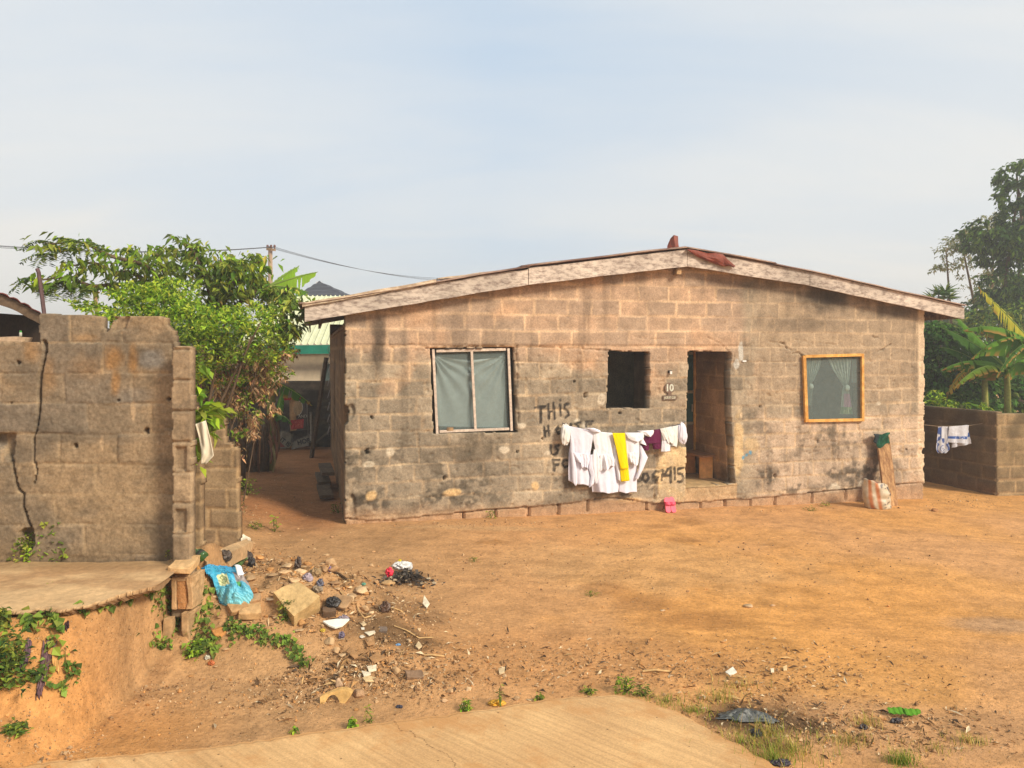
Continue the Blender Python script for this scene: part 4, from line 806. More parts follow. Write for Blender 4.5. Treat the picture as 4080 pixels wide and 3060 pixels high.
stub('low_wall', 'low broken block wall with jagged stepped top behind the leafy climber', 9.2, 800, 962, 1660, [(700,2300),(790,1670),(892,1672),(894,1760),(914,1766),(918,1785),(932,1776),(942,1790),(946,1905),(946,2300)], 0.13, base=-0.2)

# ------------------------------------------------------------------ compound wall on the right
KC = np.array((1930/F*14.45, 14.45)); KF = np.array((1590/F*16.3, 16.3))
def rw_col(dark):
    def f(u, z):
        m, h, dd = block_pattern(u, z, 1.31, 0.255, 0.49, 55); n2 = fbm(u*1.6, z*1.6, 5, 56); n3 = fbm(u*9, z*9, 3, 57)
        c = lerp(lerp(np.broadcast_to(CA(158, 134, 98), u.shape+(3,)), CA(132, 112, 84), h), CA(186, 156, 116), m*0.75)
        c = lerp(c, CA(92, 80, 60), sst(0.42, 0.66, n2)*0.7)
        if dark: c = lerp(c, CA(70, 58, 42), np.full(u.shape, 0.55)*(0.6+0.7*n3)); c = lerp(c, CA(140, 98, 62), sst(-0.02, -0.35, z+0.3*(n2-0.5))*0.6)  # shade of the unlit return painted into its colour, browner at the foot
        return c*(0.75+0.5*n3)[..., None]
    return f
def rw_disp(u, z):
    m, h, dd = block_pattern(u, z, 1.31, 0.255, 0.49, 55); return -m*0.014+0.02*(fbm(u*8, z*8, 4, 58)-0.5)
cwall = thing('compound_wall', 'mouldy grey block compound wall with a dark shaded return behind the small washing line', 'wall', (*KC, -0.25))
dv = KF-KC; LK = np.linalg.norm(dv); dv /= LK
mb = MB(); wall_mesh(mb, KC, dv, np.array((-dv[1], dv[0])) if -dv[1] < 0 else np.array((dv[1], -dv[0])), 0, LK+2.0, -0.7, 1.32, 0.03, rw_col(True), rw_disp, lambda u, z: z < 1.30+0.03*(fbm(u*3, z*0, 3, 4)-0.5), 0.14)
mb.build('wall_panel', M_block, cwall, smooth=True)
e2 = np.array((0.985, 0.17)); n2_ = np.array((0.17, -0.985))
mb = MB(); wall_mesh(mb, KC, e2, n2_, 0.0, 9.0, -0.8, 1.30, 0.03, rw_col(False), rw_disp, lambda u, z: z < 1.27+0.03*(fbm(u*3, z*0, 3, 6)-0.5), 0.15)
mb.build('wall_panel', M_block, cwall, smooth=True)
# ------------------------------------------------------------------ rear wall of the alley
def bw_col(u, z):
    m, h, dd = block_pattern(u, z, 1.72, 0.26, 0.52, 65); n2 = fbm(u*1.6, z*2.2, 5, 66); n3 = fbm(u*9, z*9, 3, 67)
    c = lerp(lerp(np.broadcast_to(CA(120, 106, 88), u.shape+(3,)), CA(100, 90, 76), h), CA(140, 122, 98), m*0.5)
    c = lerp(c, CA(58, 50, 42), sst(0.36, 0.6, n2)*0.75*(z < 1.46)); c = lerp(c, CA(156, 138, 114), sst(0.6, 0.75, fbm(u*2, z*9, 3, 68))*0.4)
    return c*(0.75+0.5*n3)[..., None]
YB = 19.3
mb = MB(); wall_mesh(mb, (0, YB), (1, 0), (0, -1), -15, -3.6, -0.4, 1.74, 0.05, bw_col, rw_disp, lambda u, z: z < 1.72-0.02*vn(u*2, z*0, 3), 0.2)
tag(mb.build('boundary_wall', M_block, smooth=True), 'dark stained block wall closing the far end of the alley', 'wall')

# ------------------------------------------------------------------ buildings behind
bh = thing('bungalow', 'pale bungalow with green gable sheets and teal eaves beyond the alley wall', 'house', ((1250-CX)/F*25, 25, 0))
def fb(px, py, Y): return ray(px, py, Y)
mb = MB(); a = fb(900, 1400, 25); b = fb(1480, 1400, 25); mb.box(((a[0]+b[0])/2, 25+3, 1.25), (b[0]-a[0], 6, 2.5), col=CA(206, 188, 158)); mb.build('wall', mat('render_wall', rough=0.9, ns=6, na=0.15, bs=20), bh)
mb = MB(); P = [fb(1000,1378,24.4), fb(1500,1372,24.4), fb(1500,1408,24.4), fb(1000,1412,24.4)]
mb.hexa([P[3], P[2], P[2]+(0,.12,0), P[3]+(0,.12,0), P[0], P[1], P[1]+(0,.12,0), P[0]+(0,.12,0)], CA(30, 128, 104)); mb.build('fascia', M_paint, bh)
mb = MB(); s_, t_ = np.meshgrid(np.linspace(0,1,90), np.linspace(0,1,3)); 
gl = fb(940,1375,24.6); gr_ = fb(1520,1372,24.6); rl = fb(1120,1180,28.0); rr2 = fb(1520,1180,28.0)
P = (gl*(1-s_)[...,None]+gr_*s_[...,None])*(1-t_)[...,None]+(rl*(1-s_)[...,None]+rr2*s_[...,None])*t_[...,None]; P[..., 2] += 0.05*(np.mod(np.arange(90), 4) == 0)
mb.grid(P, CA(208, 210, 172)); mb.grid([[rl, rr2], [rl+(0,4,-1.5), rr2+(0,4,-1.5)]], CA(190, 200, 150)); mb.build('roof_sheet', mat('painted_sheet', rough=0.5, ns=5, na=0.12, bd=0), bh)
mb = MB(); c0 = fb(1316,1512,24.97); mb.box(c0+(0,-0.01,0.0), (0.5, 0.06, 1.1), col=CA(216,206,180)); wn = mb.build('window', M_paint, bh)
mb = MB(); mb.box(c0+(0,-0.05,0.0), (0.40, 0.03, 1.0), col=CA(70, 84, 80)); mb.build('pane', M_paint, wn)
dh = thing('far_house', 'dark pyramid tiled roof with a white ridge tip rising behind the banana leaves', 'house', ((1270-CX)/F*42, 42, 0))
ap = fb(1272,1122,44); mb = MB(); n = 30
bl_ = [fb(1120,1215,40), fb(1420,1200,40), fb(1420,1200,40)+np.array((0,8,0)), fb(1120,1215,40)+np.array((0,8,0))]
for i in range(4):
    A_, B_ = bl_[i], bl_[(i+1)%4]; g_ = []
    for k in range(13):
        s_ = k/12; g_.append([A_*(1-s_)+ap*s_+(0,0,0.05*(k%2 == 0)), B_*(1-s_)+ap*s_+(0,0,0.05*(k%2 == 0))])
    mb.grid(g_, CA(58, 58, 66))
mb.build('roof', mat('dark_tile', rough=0.6, ns=3, na=0.3, bd=0), dh)
mb = MB(); mb.box(ap+(0,-0.05,-0.12), (0.34, 0.1, 0.22), col=CA(225,225,225)); mb.build('ridge_tip', M_paint, dh)
mb = MB(); mb.box((bl_[0]+bl_[2])/2-(0,0,2.6), (3.8, 7.4, 5.0), col=CA(180,168,150)); mb.build('wall', MATS['render_wall'], dh)
# open shed at the far left
shd = thing('open_shed', 'low open shed with rust red roof edge behind the cracked wall', 'shed', ((60-CX)/F*9.5, 9.5, 0.3))
YS = 9.0
def roofedge(px): return np.interp(px, [-700,0,60,120,172], [960,1166,1190,1222,1252])
xs = np.linspace(-700, 172, 60); mb = MB(); g_ = []
for k, dy in enumerate((0, 1.2, 2.6)): g_.append([np.array(((x-CX)/F*(YS+dy), YS+dy, ray(x, roofedge(x), YS)[2]+0.01*dy+0.012*math.sin(i*2.1)+0.02*(vn(i*0.7, 3, 2)-0.5))) for i, x in enumerate(xs)])
mb.grid(g_, CA(120, 56, 44)); mb.build('roof_sheet', M_metal, shd, thick=0.01)
mb = MB(); f0 = [ray(x, roofedge(x)+6, YS+0.05) for x in xs]; f1 = [ray(x, roofedge(x)+44+5*vn(i*0.4, 1, 3), YS+0.05) for i, x in enumerate(xs)]
mb.grid([f1, f0], CA(150, 128, 104)); mb.build('fascia_board', M_bark, shd, thick=0.03)
mb = MB(); mb.box(ray(-420, 1500, 11.4)+(0,0,-0.5), (5.6, 0.15, 2.6), col=CA(60,48,40)); mb.box(ray(178,1500,10.3)+(-0.1,0,-0.5), (0.12, 2.4, 2.6), col=CA(70,56,46)); mb.build('wall', M_block, shd)
mb = MB(); mb.tube([ray(176,1250,YS), ray(166,1170,YS), ray(154,1085,YS), ray(148,1070,YS)], 0.022, 6, CA(96,70,70)); tag(mb.build('metal_pole', M_metal), 'thin leaning metal pole rising beside the rust red shed roof', 'pole')
mb = MB(); a = ray(446,1280,13); mb.tube([a+(0,0,-2), ray(384-5,1180,13), ray(380,1150,13)], 0.03, 6, CA(176,150,116)); mb.beam(ray(372,1160,13), ray(396,1166,13), 0.03, 0.03, col=CA(176,150,116)); tag(mb.build('wooden_post', M_wood), 'thin pale wooden post standing between the tree twigs and bright bush', 'post')
# power pole and its lines
YPo = 40.0
pole = thing('utility_pole', 'slim concrete power pole with crossarm above the banana leaves', 'utility pole', ((1077-CX)/F*YPo, YPo, 0))
p0 = ray(1077, 990, YPo); mb = MB(); mb.tube([(p0[0], YPo, 0), (p0[0], YPo, p0[2]+0.1)], [0.17, 0.11], 8, CA(176,150,124)); mb.build('shaft', M_stone, pole)
mb = MB(); mb.beam(ray(1062,992,YPo-0.15), ray(1098,996,YPo-0.15), 0.1, 0.12, col=CA(120,96,80)); mb.build('crossarm', M_wood, pole)
for x in (1066, 1080, 1094):
    mb = MB(); q = ray(x, 988, YPo-0.15); mb.tube([q+(0,0,-0.08), q+(0,0,0.04), q+(0,0,0.06), q+(0,0,0.16)], [0.035,0.035,0.07,0.05], 8, CA(110,70,60)); mb.build('insulator', M_paint, pole)
for i, (x, yl, lab) in enumerate(((1066, 942, 'topmost overhead power line running past the pole top'), (1080, 948, 'middle overhead power line running past the pole top'), (1094, 958, 'lowest overhead power line running past the pole top'))):
    q = ray(x, 986, YPo-0.15)+(0,0,0.02); A_ = ray(-900, yl-60, 26); B_ = ray(1850+20*i, 1108+7*i, 60)
    P = [A_*(1-s_)+q*s_-np.array((0,0,0.55*4*s_*(1-s_))) for s_ in np.linspace(0,1,24)]+[q*(1-s_)+B_*s_-np.array((0,0,0.5*4*s_*(1-s_))) for s_ in np.linspace(0.04,1,24)]
    P += [B_+(B_-q)*0.6*s_ for s_ in (0.5, 1.0)]
    mb = MB(); mb.tube(P, 0.011, 5, CA(70,70,74)); tag(mb.build('power_line', M_paint), lab, 'cable', 'overhead power lines')
# ------------------------------------------------------------------ vegetation
def leaf_batch(mbx, P, L, Wd, cols, droop=0.35, up=0.6, rs=None, spread=0.5, outward=None, fold=0.22):
    """many small folded leaves: base points, lengths, widths and colours"""
    rs = rs or rng; n = len(P); P = np.asarray(P, float); L = np.broadcast_to(L, (n,))*rs.uniform(0.5, 1.35, n)
    a = rs.uniform(0, 2*math.pi, n)
    d = np.stack([np.cos(a), np.sin(a), -droop+spread*rs.normal(size=n)], 1)
    if outward is not None: d[:, :2] = d[:, :2]*0.7+outward[:, :2]; d[:, 2] += outward[:, 2]*0.5
    d /= np.linalg.norm(d, axis=1)[:, None]
    nn = rs.normal(size=(n, 3))*0.55; nn[:, 2] += up*1.4
    sd_ = np.cross(d, nn); sd_ /= np.linalg.norm(sd_, axis=1)[:, None]+1e-9
    nn = np.cross(sd_, d); w = (L*Wd)[:, None]*0.5; L = L[:, None]
    tip = P+d*L-np.array((0,0,1))*L*0.12; mid = P+d*L*0.45
    V = np.stack([P, mid+sd_*w+nn*w*fold*2, tip, mid-sd_*w+nn*w*fold*2], 1).reshape(-1, 3)
    I = np.arange(n)*4; Ft = np.concatenate([np.stack([I, I+2, I+1], 1), np.stack([I, I+3, I+2], 1)])
    c = np.repeat(cols, 4, 0); mbx.add(V, Ft, c); return mbx
def pick(cols, n, rs=None, jit=0.22):
    rs = rs or rng; cols = np.asarray(cols); c = cols[rs.integers(0, len(cols), n)]*rs.uniform(1-jit, 1+jit, (n, 1)); return c*np.array((1.62,1.5,1.3))*(1+0.08*rs.normal(size=(n, 3)))
def clump_pts(px, py, rx, ry, Y, n, dr=None, rs=None, shell=0.55):
    """points in an ellipsoid clump, biased to its shell and bunched; centre and radii as seen in the photograph at distance Y"""
    rs = rs or rng; c = ray(px, py, Y); a = rx*Y/F; b = ry*Y/F; dr = dr if dr else (a+b)*0.6
    k = max(3, n//14); dirs = rs.normal(size=(k, 3)); dirs /= np.linalg.norm(dirs, axis=1)[:, None]
    cen = dirs*(rs.uniform(shell, 1.0, (k, 1)))
    q = cen[rs.integers(0, k, n)]+rs.normal(size=(n, 3))*0.13
    P = c+q*np.array((a, dr, b)); return P, q/(np.linalg.norm(q, axis=1)[:, None]+1e-6)
def branch_pts(L, Y0, Y1):
    return np.array([ray(x, y, Y0+(Y1-Y0)*i/(len(L)-1)) for i, (x, y) in enumerate(L)])
def resample(P, n):
    P = np.asarray(P); t_ = np.linspace(0, len(P)-1, n); return np.stack([np.interp(t_, np.arange(len(P)), P[:, k]) for k in range(3)], 1)
OLV = [C(104,124,50), C(128,144,60), C(86,104,46), C(148,154,72), C(72,92,44)]
BRT = [C(118,150,42), C(146,172,56), C(94,126,40), C(74,104,38), C(162,182,74)]
DKG = [C(54,80,40), C(68,98,48), C(46,68,38), C(88,114,56)]
DRY = [C(148,122,92), C(124,98,74), C(166,140,110), C(98,76,58), C(176,152,122)]

# tall spreading tree on the left
tr = thing('spreading_tree', 'spreading tree with long near level boughs of drooping leaves above the cracked wall', 'tree', (-4.55, 11.2, 0))
mb = MB(); mb.tube(resample([(-4.55,11.2,-0.1),(-4.5,11.2,0.9),(-4.42,11.15,1.7),(-4.45,11.1,2.4),(-4.5,11.0,2.9)], 14), np.linspace(0.13, 0.07, 14), 8); mb.build('trunk', M_bark, tr, smooth=True)
BR = [([(800,1330),(720,1180),(600,1080),(470,1020),(330,975),(190,960)],11,9.6),([(760,1270),(640,1160),(520,1090),(400,1060),(270,1048)],11,9.8),([(740,1260),(600,1150),(440,1140),(300,1120),(130,1105)],11,9.6),
      ([(800,1330),(840,1180),(800,1060),(740,960)],11,10.8),([(800,1330),(900,1180),(960,1090),(1040,1030)],11,10.8),([(830,1300),(980,1180),(1090,1160),(1180,1190)],11,11.2),([(780,1300),(680,1170),(640,1040),(600,1000)],11,10.2),([(790,1310),(880,1120),(880,1010)],11,11.4)]
mb = MB(); bp_ = []
for L, y0, y1 in BR:
    P = resample(branch_pts(L, y0, y1), 30); P[:, 2] += 0.03*np.sin(np.arange(30)*0.6); bp_.append(P); mb.tube(P, np.linspace(0.05, 0.010, 30), 6)
mb.build('bough', M_bark, tr, smooth=True)
mb = MB()
for k, P in enumerate(bp_):
    n = len(P)
    for i in range(9 if k < 3 else 6, n):
        dn = 11 if k < 3 else 11; sdv = np.array((0.10, 0.16, 0.05))
        tips = P[i]+rng.normal(size=(dn, 3))*sdv*(1.0 if k < 3 else 1.3)
        outw = np.array([(P[min(i+1, n-1)]-P[max(i-1, 0)])])*2.5
        leaf_batch(mb, tips, 0.125, 0.40, pick(OLV if rng.random() < 0.7 else BRT[:3], dn), droop=0.7, up=0.8, spread=0.30, outward=np.repeat(outw, dn, 0))
for (x, y, rx, ry, n) in ((700,1010,80,50,190),(760,975,55,45,180),(850,1060,95,60,360),(960,1065,80,50,300),(1030,1045,40,32,110),(900,1150,110,60,420),(1050,1130,70,46,250),(1130,1225,75,45,260),(640,1080,80,40,220),(560,1020,70,36,160),(1180,1240,60,36,200),(1160,1290,60,40,200),(1150,1340,50,40,220),(1100,1300,60,40,200)):
    n = int(n*0.6); P, o_ = clump_pts(x, y, rx, ry, 11.0, n, dr=0.5); leaf_batch(mb, P, 0.125, 0.42, pick(OLV+BRT[2:4], n), droop=0.6, up=0.8, spread=0.35)
for (x, y, Y) in ((190,960,9.6),(235,985,9.7),(260,950,9.7),(340,965,9.8),(130,1110,9.6),(200,1130,9.7),(260,1120,9.8),(310,1140,9.9),(190,1010,9.6),(360,1150,9.9)):
    c = ray(x, y, Y)                                      # pinnate fronds at the tips
    for j in range(5):
        a = rng.uniform(0, 2*math.pi); dvec = np.array((math.cos(a), math.sin(a)*0.7, rng.uniform(-0.2, 0.4))); s_ = np.linspace(0.05, 1, 15)[:, None]
        rp = c+dvec*0.30*s_+np.array((0,0,-0.16))*s_**2
        for sgn in (-1, 1):
            perp = np.cross(dvec, (0,0,1)); perp /= np.linalg.norm(perp)
            leaf_batch(mb, rp, 0.085, 0.22, pick(DKG[1:]+OLV[:2], 15), droop=0.5, up=1.0, spread=0.1, outward=np.repeat([perp*sgn*3], 15, 0))
mb.build('crown', M_leaf, tr)
# bright shrub spilling over the wall
sh = thing('leafy_shrub', 'bright yellow green shrub with dense small leaves spilling over the cracked wall top', 'shrub', (-4.2, 9.9, 0))
mb = MB()
for k in range(9):
    a = np.array((-4.2, 9.9, 0.0)); b = ray(*((520,1200),(640,1150),(760,1250),(900,1260),(1040,1280),(420,1225),(820,1400),(1000,1340),(700,1350))[k], 9.6); m_ = (a+b)/2+np.array((0.1*math.sin(k), 0.1, 0.35)); mb.tube(resample([a, m_, b], 16), np.linspace(0.035, 0.008, 16), 5)
mb.build('stem', M_bark, sh, smooth=True)
mb = MB()
for (x, y, rx, ry, n, Y) in ((560,1180,90,50,700,9.0),(640,1210,120,70,1100,9.2),(520,1250,70,50,600,8.8),(720,1290,150,80,1500,9.2),(870,1300,130,80,1400,9.6),(990,1270,100,60,900,10.0),(800,1400,130,80,1300,9.5),(940,1390,110,70,1000,10.0),(1060,1350,70,46,500,10.4),(480,1300,70,40,400,8.6),(700,1150,80,40,500,9.6),(330,1222,36,14,60,9),(400,1230,40,18,90,9),(450,1245,40,22,140,9),(690,1380,90,60,600,8.8),(760,1470,60,60,350,9.2),(1120,1400,50,40,220,10.4),(830,1520,50,60,260,10.2),(1010,1500,70,60,200,10.8),(900,1760,40,50,160,10.4),(870,1860,40,30,130,10.2),(1120,1470,40,36,120,10.8),(960,1620,50,50,110,10.6)):
    P, o_ = clump_pts(x, y, rx, ry, Y, n, dr=0.55); leaf_batch(mb, P, 0.062, 0.50, pick(BRT if y < 1330 else BRT[1:4]+OLV[:3], n), droop=-0.25, up=0.7, spread=0.5, outward=o_*0.6)
mb.build('foliage', M_leaf, sh)
# withered shrub below it
ds = thing('withered_shrub', 'withered shrub of hanging brown dead leaves at the left of the alley', 'shrub', (-4.1, 11.0, 0))
mb = MB()
for k in range(9):
    a = np.array((-4.25+rng.normal()*0.2, 11.2+rng.normal()*0.3, 0.02)); b = ray(rng.uniform(830, 1060), rng.uniform(1380, 1640), 11+rng.normal()*0.3); m_ = (a+b)/2+rng.normal(size=3)*0.15+np.array((0,0,0.3)); mb.tube(resample([a, m_, b, b+rng.normal(size=3)*0.14-np.array((0,0,0.12))], 12), np.linspace(0.011, 0.003, 12), 4)
mb.build('twig', M_bark, ds)
mb = MB()
for (x, y, rx, ry, n) in ((900,1450,80,60,420),(960,1520,90,70,460),(1050,1430,80,50,300),(1130,1400,50,30,130),(860,1590,40,70,160),(900,1650,36,50,110),(990,1600,60,60,200),(1100,1480,60,50,200),(1000,1400,100,40,300),(850,1480,50,60,200),(1050,1540,40,60,200),(985,1700,44,60,200),(930,1790,36,50,130),(1060,1640,30,50,90)):
    P, o_ = clump_pts(x, y, rx, ry, 10.9, n, dr=0.45); leaf_batch(mb, P, 0.085, 0.34, pick(DRY, n), droop=0.95, up=0.2, spread=0.25)
    m = n//3; P, o_ = clump_pts(x, y-20, rx, ry, 10.9, m, dr=0.45); leaf_batch(mb, P, 0.065, 0.5, pick(OLV+BRT[2:4], m), droop=0.2, up=0.6)
mb.build('foliage', M_dry, ds)

# banana plants
def banana_leaf(mbx, base, azim, L, Wd, rise, droop, cols, torn=0.35, seed=0, edge_brown=None, roll=None):
    """one big blade: arching midrib, two halves folded up from it, torn along the veins"""
    n = 34; s_ = np.linspace(0, 1, n); d = np.array((math.cos(azim), math.sin(azim), 0)); base = np.asarray(base, float)
    hx = L*(s_*0.94); hz = L*(rise*s_-droop*s_**2.2)
    mid = base+d*hx[:, None]+np.array((0,0,1))*hz[:, None]
    rl = math.radians(np.random.default_rng(abs(seed)+99).uniform(-55, 55) if roll is None else roll)
    sd_ = np.array((-d[1], d[0], 0))*math.cos(rl)+np.array((0,0,1))*math.sin(rl); w = Wd*0.5*np.sin(np.clip(s_*0.96+0.04, 0, 1)**0.62*math.pi)**0.75
    mbx.tube(mid, np.linspace(0.022, 0.005, n), 5, np.asarray(C(150,170,80)))
    for sg in (-1, 1):
        r = np.random.default_rng(abs(seed)*7+sg+3); V = []; cs = []
        for i in range(n):
            for k in range(5):
                f = k/4; tear = 0.0
                V.append(mid[i]+sd_*sg*w[i]*f*0.9+np.array((0,0,1))*w[i]*(0.15*f-0.75*f*f)+d*0.02*math.sin(i*1.7)*f)
                c = np.asarray(cols[0])*(1-f*0.25)+np.asarray(cols[1])*f*0.25; c = c*(0.95+0.1*((i % 2)))
                if edge_brown is not None and f > 0.8 and vn(i*0.35, sg*3+seed, 5) > 0.62: c = np.asarray(edge_brown)
                if edge_brown is not None and s_[i] > 0.92: c = np.asarray(edge_brown)
                cs.append(c)
        Fq = []; drop_ = 0.0
        cut = {i: r.uniform(0.2, 1) for i in range(2, n-1) if r.random() < torn}
        for i in range(n-1):
            for k in range(4):
                Fq.append((i*5+k, i*5+k+1, (i+1)*5+k+1, (i+1)*5+k))
        V = np.array(V)
        # tears: duplicate edge rows so strips hang apart
        VV = []; CC = []; FF = []
        strips = []; st = [0]
        for i in range(1, n-1):
            if i in cut: st.append(i)
        st.append(n-1)
        for a, b in zip(st[:-1], st[1:]):
            sag = r.uniform(0, 0.5)
            idx = len(VV)
            for i in range(a, b+1):
                for k in range(5):
                    p_ = V[i*5+k].copy(); f = k/4; shrink = 0.016*f*((i == a)-(i == b))
                    p_ += d*shrink*1.2; p_[2] -= sag*w[i]*f*f; VV.append(p_); CC.append(cs[i*5+k])
            for i in range(b-a):
                for k in range(4): q = idx+i*5+k; FF.append((q, q+1, q+6, q+5))
        mbx.add(VV, np.array(FF), np.array(CC))
def banana(name, label, base, h, leaves, group=None, stemcol=(150,150,80), sub='banana plants'):
    t_ = thing(name, label, 'banana plant', base, group); base = np.asarray(base, float)
    mbx = MB(); n = 10; s_ = np.linspace(0, 1, n); P = base+np.stack([0.03*np.sin(s_*3), 0*s_, h*s_], 1); mbx.tube(P, np.linspace(0.10, 0.055, n)*min(1, h/1.6), 8, np.asarray(C(*stemcol))*(0.8+0.3*vn(np.arange(n*8)*0.7, np.zeros(n*8), 4))[:, None]); mbx.build('stem', M_stone, t_, smooth=True)
    top = base+np.array((0,0,h))
    for i, lf in enumerate(leaves):
        az, L, Wd, rise, droop, cols, torn, eb = lf[:8]; mbx = MB(); banana_leaf(mbx, top, math.radians(az), L, Wd, rise, droop, cols, torn, i+int(base[0]*10), eb, lf[8] if len(lf) > 8 else None); mbx.build('leaf', M_leaf, t_, smooth=False)
    return t_
BG = (C(92,138,38), C(130,170,56)); BG2 = (C(74,116,40), C(100,140,50)); BY = (C(196,190,60), C(214,170,60)); BB = C(196,142,76)
g = 'banana plants'
b0 = ray(1075, 1400, 15.5); b0[2] = 0
banana('banana_plant', 'banana plant raising two bright broad leaves behind the withered shrub', b0, 3.75, [(25,0.62,0.36,0.75,0.05,(C(140,184,40),C(170,205,70)),0.05,None,60),(2,1.02,0.42,0.34,0.06,(C(150,190,48),C(170,205,70)),0.1,None,62),(-6,0.86,0.36,-0.02,0.14,BG,0.3,None,58),(60,1.0,0.4,0.4,0.5,BG,0.3,None,30),(170,1.1,0.4,0.5,0.3,BG,0.3,None,-50),(200,0.9,0.4,0.9,0.2,BG,0.2,None,-40)], g)
b0 = ray(955, 1400, 13.4); b0[2] = 0
banana('banana_plant', 'banana plant with a yellowing torn leaf drooping in the middle of the shrubs', b0, 1.95, [(-12,1.45,0.34,0.12,0.42,BG2,0.5,BB),(-40,1.1,0.34,0.5,0.5,BY,0.3,BB),(10,0.9,0.3,0.6,0.6,BY,0.3,BB),(150,1.2,0.3,0.6,0.5,BG2,0.3,None),(80,1.1,0.3,0.6,0.5,BG,0.3,None),(250,1.0,0.3,0.4,0.7,(C(170,120,64),C(130,90,50)),0.6,BB)], g, (112,92,70))
b0 = gp(1105, 1800)
banana('banana_plant', 'young small banana plant leaning beside the dead stump', b0, 0.82, [(200,0.95,0.26,0.25,0.38,BG2,0.1,None),(120,0.55,0.24,0.9,0.2,BG2,0.1,None),(95,0.62,0.28,1.1,0.1,BG,0.05,None),(330,0.5,0.22,0.35,0.7,BG2,0.3,None),(250,0.45,0.22,0.6,0.5,BG2,0.1,None)], g, (120,96,64))
dst = thing('banana_stump', 'dead brown banana stump wrapped in dry hanging leaf sheaths', 'stump', gp(1010, 1880))
mb = MB(); c0 = gp(1015, 1880)
for k in range(2): mb.tube([c0+(0.18*k-0.05, 0.1*k, -0.05), c0+(0.2*k-0.05, 0.1*k, 0.5), c0+(0.17*k, 0.1*k, 0.95+0.1*k)], [0.13, 0.11, 0.05], 9, CA(120,86,60))
mb.build('stem', M_bark, dst, smooth=True)
mb = MB()
for k in range(34):
    a = rng.uniform(0, 6.28); r0 = 0.1+rng.uniform(0, .08); p = c0+np.array((0.1+r0*math.cos(a)*1.6, r0*math.sin(a), rng.uniform(0.5, 1.15))); L = rng.uniform(0.35, 0.7); ww_ = rng.uniform(0.03, 0.08)
    o_ = np.array((math.cos(a), math.sin(a), 0)); sdv = np.array((-math.sin(a), math.cos(a), 0)); g_ = []
    for i in range(6): s_ = i/5; g_.append([p+o_*(0.10*math.sin(s_*2.6))+np.array((0,0,-L*s_))+sdv*ww_*(f-0.5)*(1-0.4*s_)+o_*0.02*math.sin(f*6+k) for f in (0, 0.5, 1)])
    mb.grid(g_, pick(DRY[:4], 1)[0])
mb.build('dry_sheath', M_dry, dst)
# banana thicket on the right
RB = [((4010,1400),17.4,2.35,[(178,1.75,0.55,0.42,0.45,BG,0.25,BB),(150,1.5,0.5,0.95,0.25,BG2,0.1,None),(120,1.5,0.45,1.1,0.1,BG,0.05,None),(200,1.9,0.5,0.25,0.5,(C(120,160,50),C(190,190,80)),0.4,C(206,150,70)),(20,1.6,0.5,0.5,0.5,BG,0.3,BB),(270,1.2,0.4,0.5,0.6,BG,0.3,BB),(60,1.4,0.45,0.9,0.3,BG2,0.2,None)],'banana plant with long torn brown edged leaves arching toward the eaves'),
      ((3920,1400),17.8,2.4,[(160,1.1,0.34,0.75,0.3,BG2,0.1,None),(135,1.2,0.34,1.0,0.1,BG2,0.05,None),(190,1.2,0.4,0.2,0.9,(C(206,170,60),C(200,140,70)),0.5,C(190,130,80)),(80,1.2,0.4,1.0,0.2,BG,0.1,None),(0,1.3,0.4,0.6,0.4,BG,0.2,None)],'banana plant with upright leaf spikes and one withered yellow leaf by the eaves'),
      ((4120,1400),17.0,2.9,[(165,1.7,0.5,0.7,0.5,BG,0.25,BB),(140,1.3,0.42,1.25,0.1,BY,0.4,BB),(190,1.9,0.55,0.35,0.55,BG,0.3,BB),(210,1.8,0.5,0.05,0.5,BG2,0.4,BB),(90,1.4,0.4,0.8,0.3,BG,0.2,None)],'tallest banana plant at the right edge with a yellow upright leaf'),
      ((4050,1560),16.9,1.1,[(185,1.3,0.5,0.3,0.4,(C(140,170,50),C(160,180,60)),0.3,None),(160,1.1,0.4,0.8,0.3,BG,0.2,None),(215,1.0,0.4,0.2,0.6,BG,0.3,BB),(20,1.0,0.4,0.6,0.4,BG,0.2,None)],'low banana plant with broad leaves just above the mouldy compound wall')]
for q, Y, h, lv, lab in RB:
    b0 = ray(q[0], 1400, Y); b0[2] = -0.3; banana('banana_plant', lab, b0, h, [(l[0], l[1]*0.88)+tuple(l[2:]) for l in lv], g)
# ivy covered bush, trees on the right
def bush(name, label, cat, base, clumps, L, Wd, cols, droop, up, mat_=M_leaf, stems=5, dr=None, shell=0.7, fol='foliage', trunk='stem', r0=0.03, out=0.6):
    t_ = thing(name, label, cat, base); mbx = MB(); base = np.asarray(base, float)
    for k in range(stems):
        x, y, rx, ry, n, Y = clumps[k % len(clumps)]; b = ray(x, y, Y); m_ = (base+b)/2+rng.normal(size=3)*0.1*np.linalg.norm(b-base)*0.4
        mbx.tube(resample([base+rng.normal(size=3)*np.array((r0, r0, 0)), m_, b], 14), np.linspace(r0, r0*0.25, 14), 6)
    mbx.build(trunk, M_bark, t_, smooth=True); mbx = MB()
    for (x, y, rx, ry, n, Y) in clumps:
        P, o_ = clump_pts(x, y, rx, ry, Y, n, dr=dr, shell=shell); leaf_batch(mbx, P, L, Wd, pick(cols, n), droop=droop, up=up, spread=0.4, outward=o_*out)
    mbx.build(fol, mat_, t_); return t_
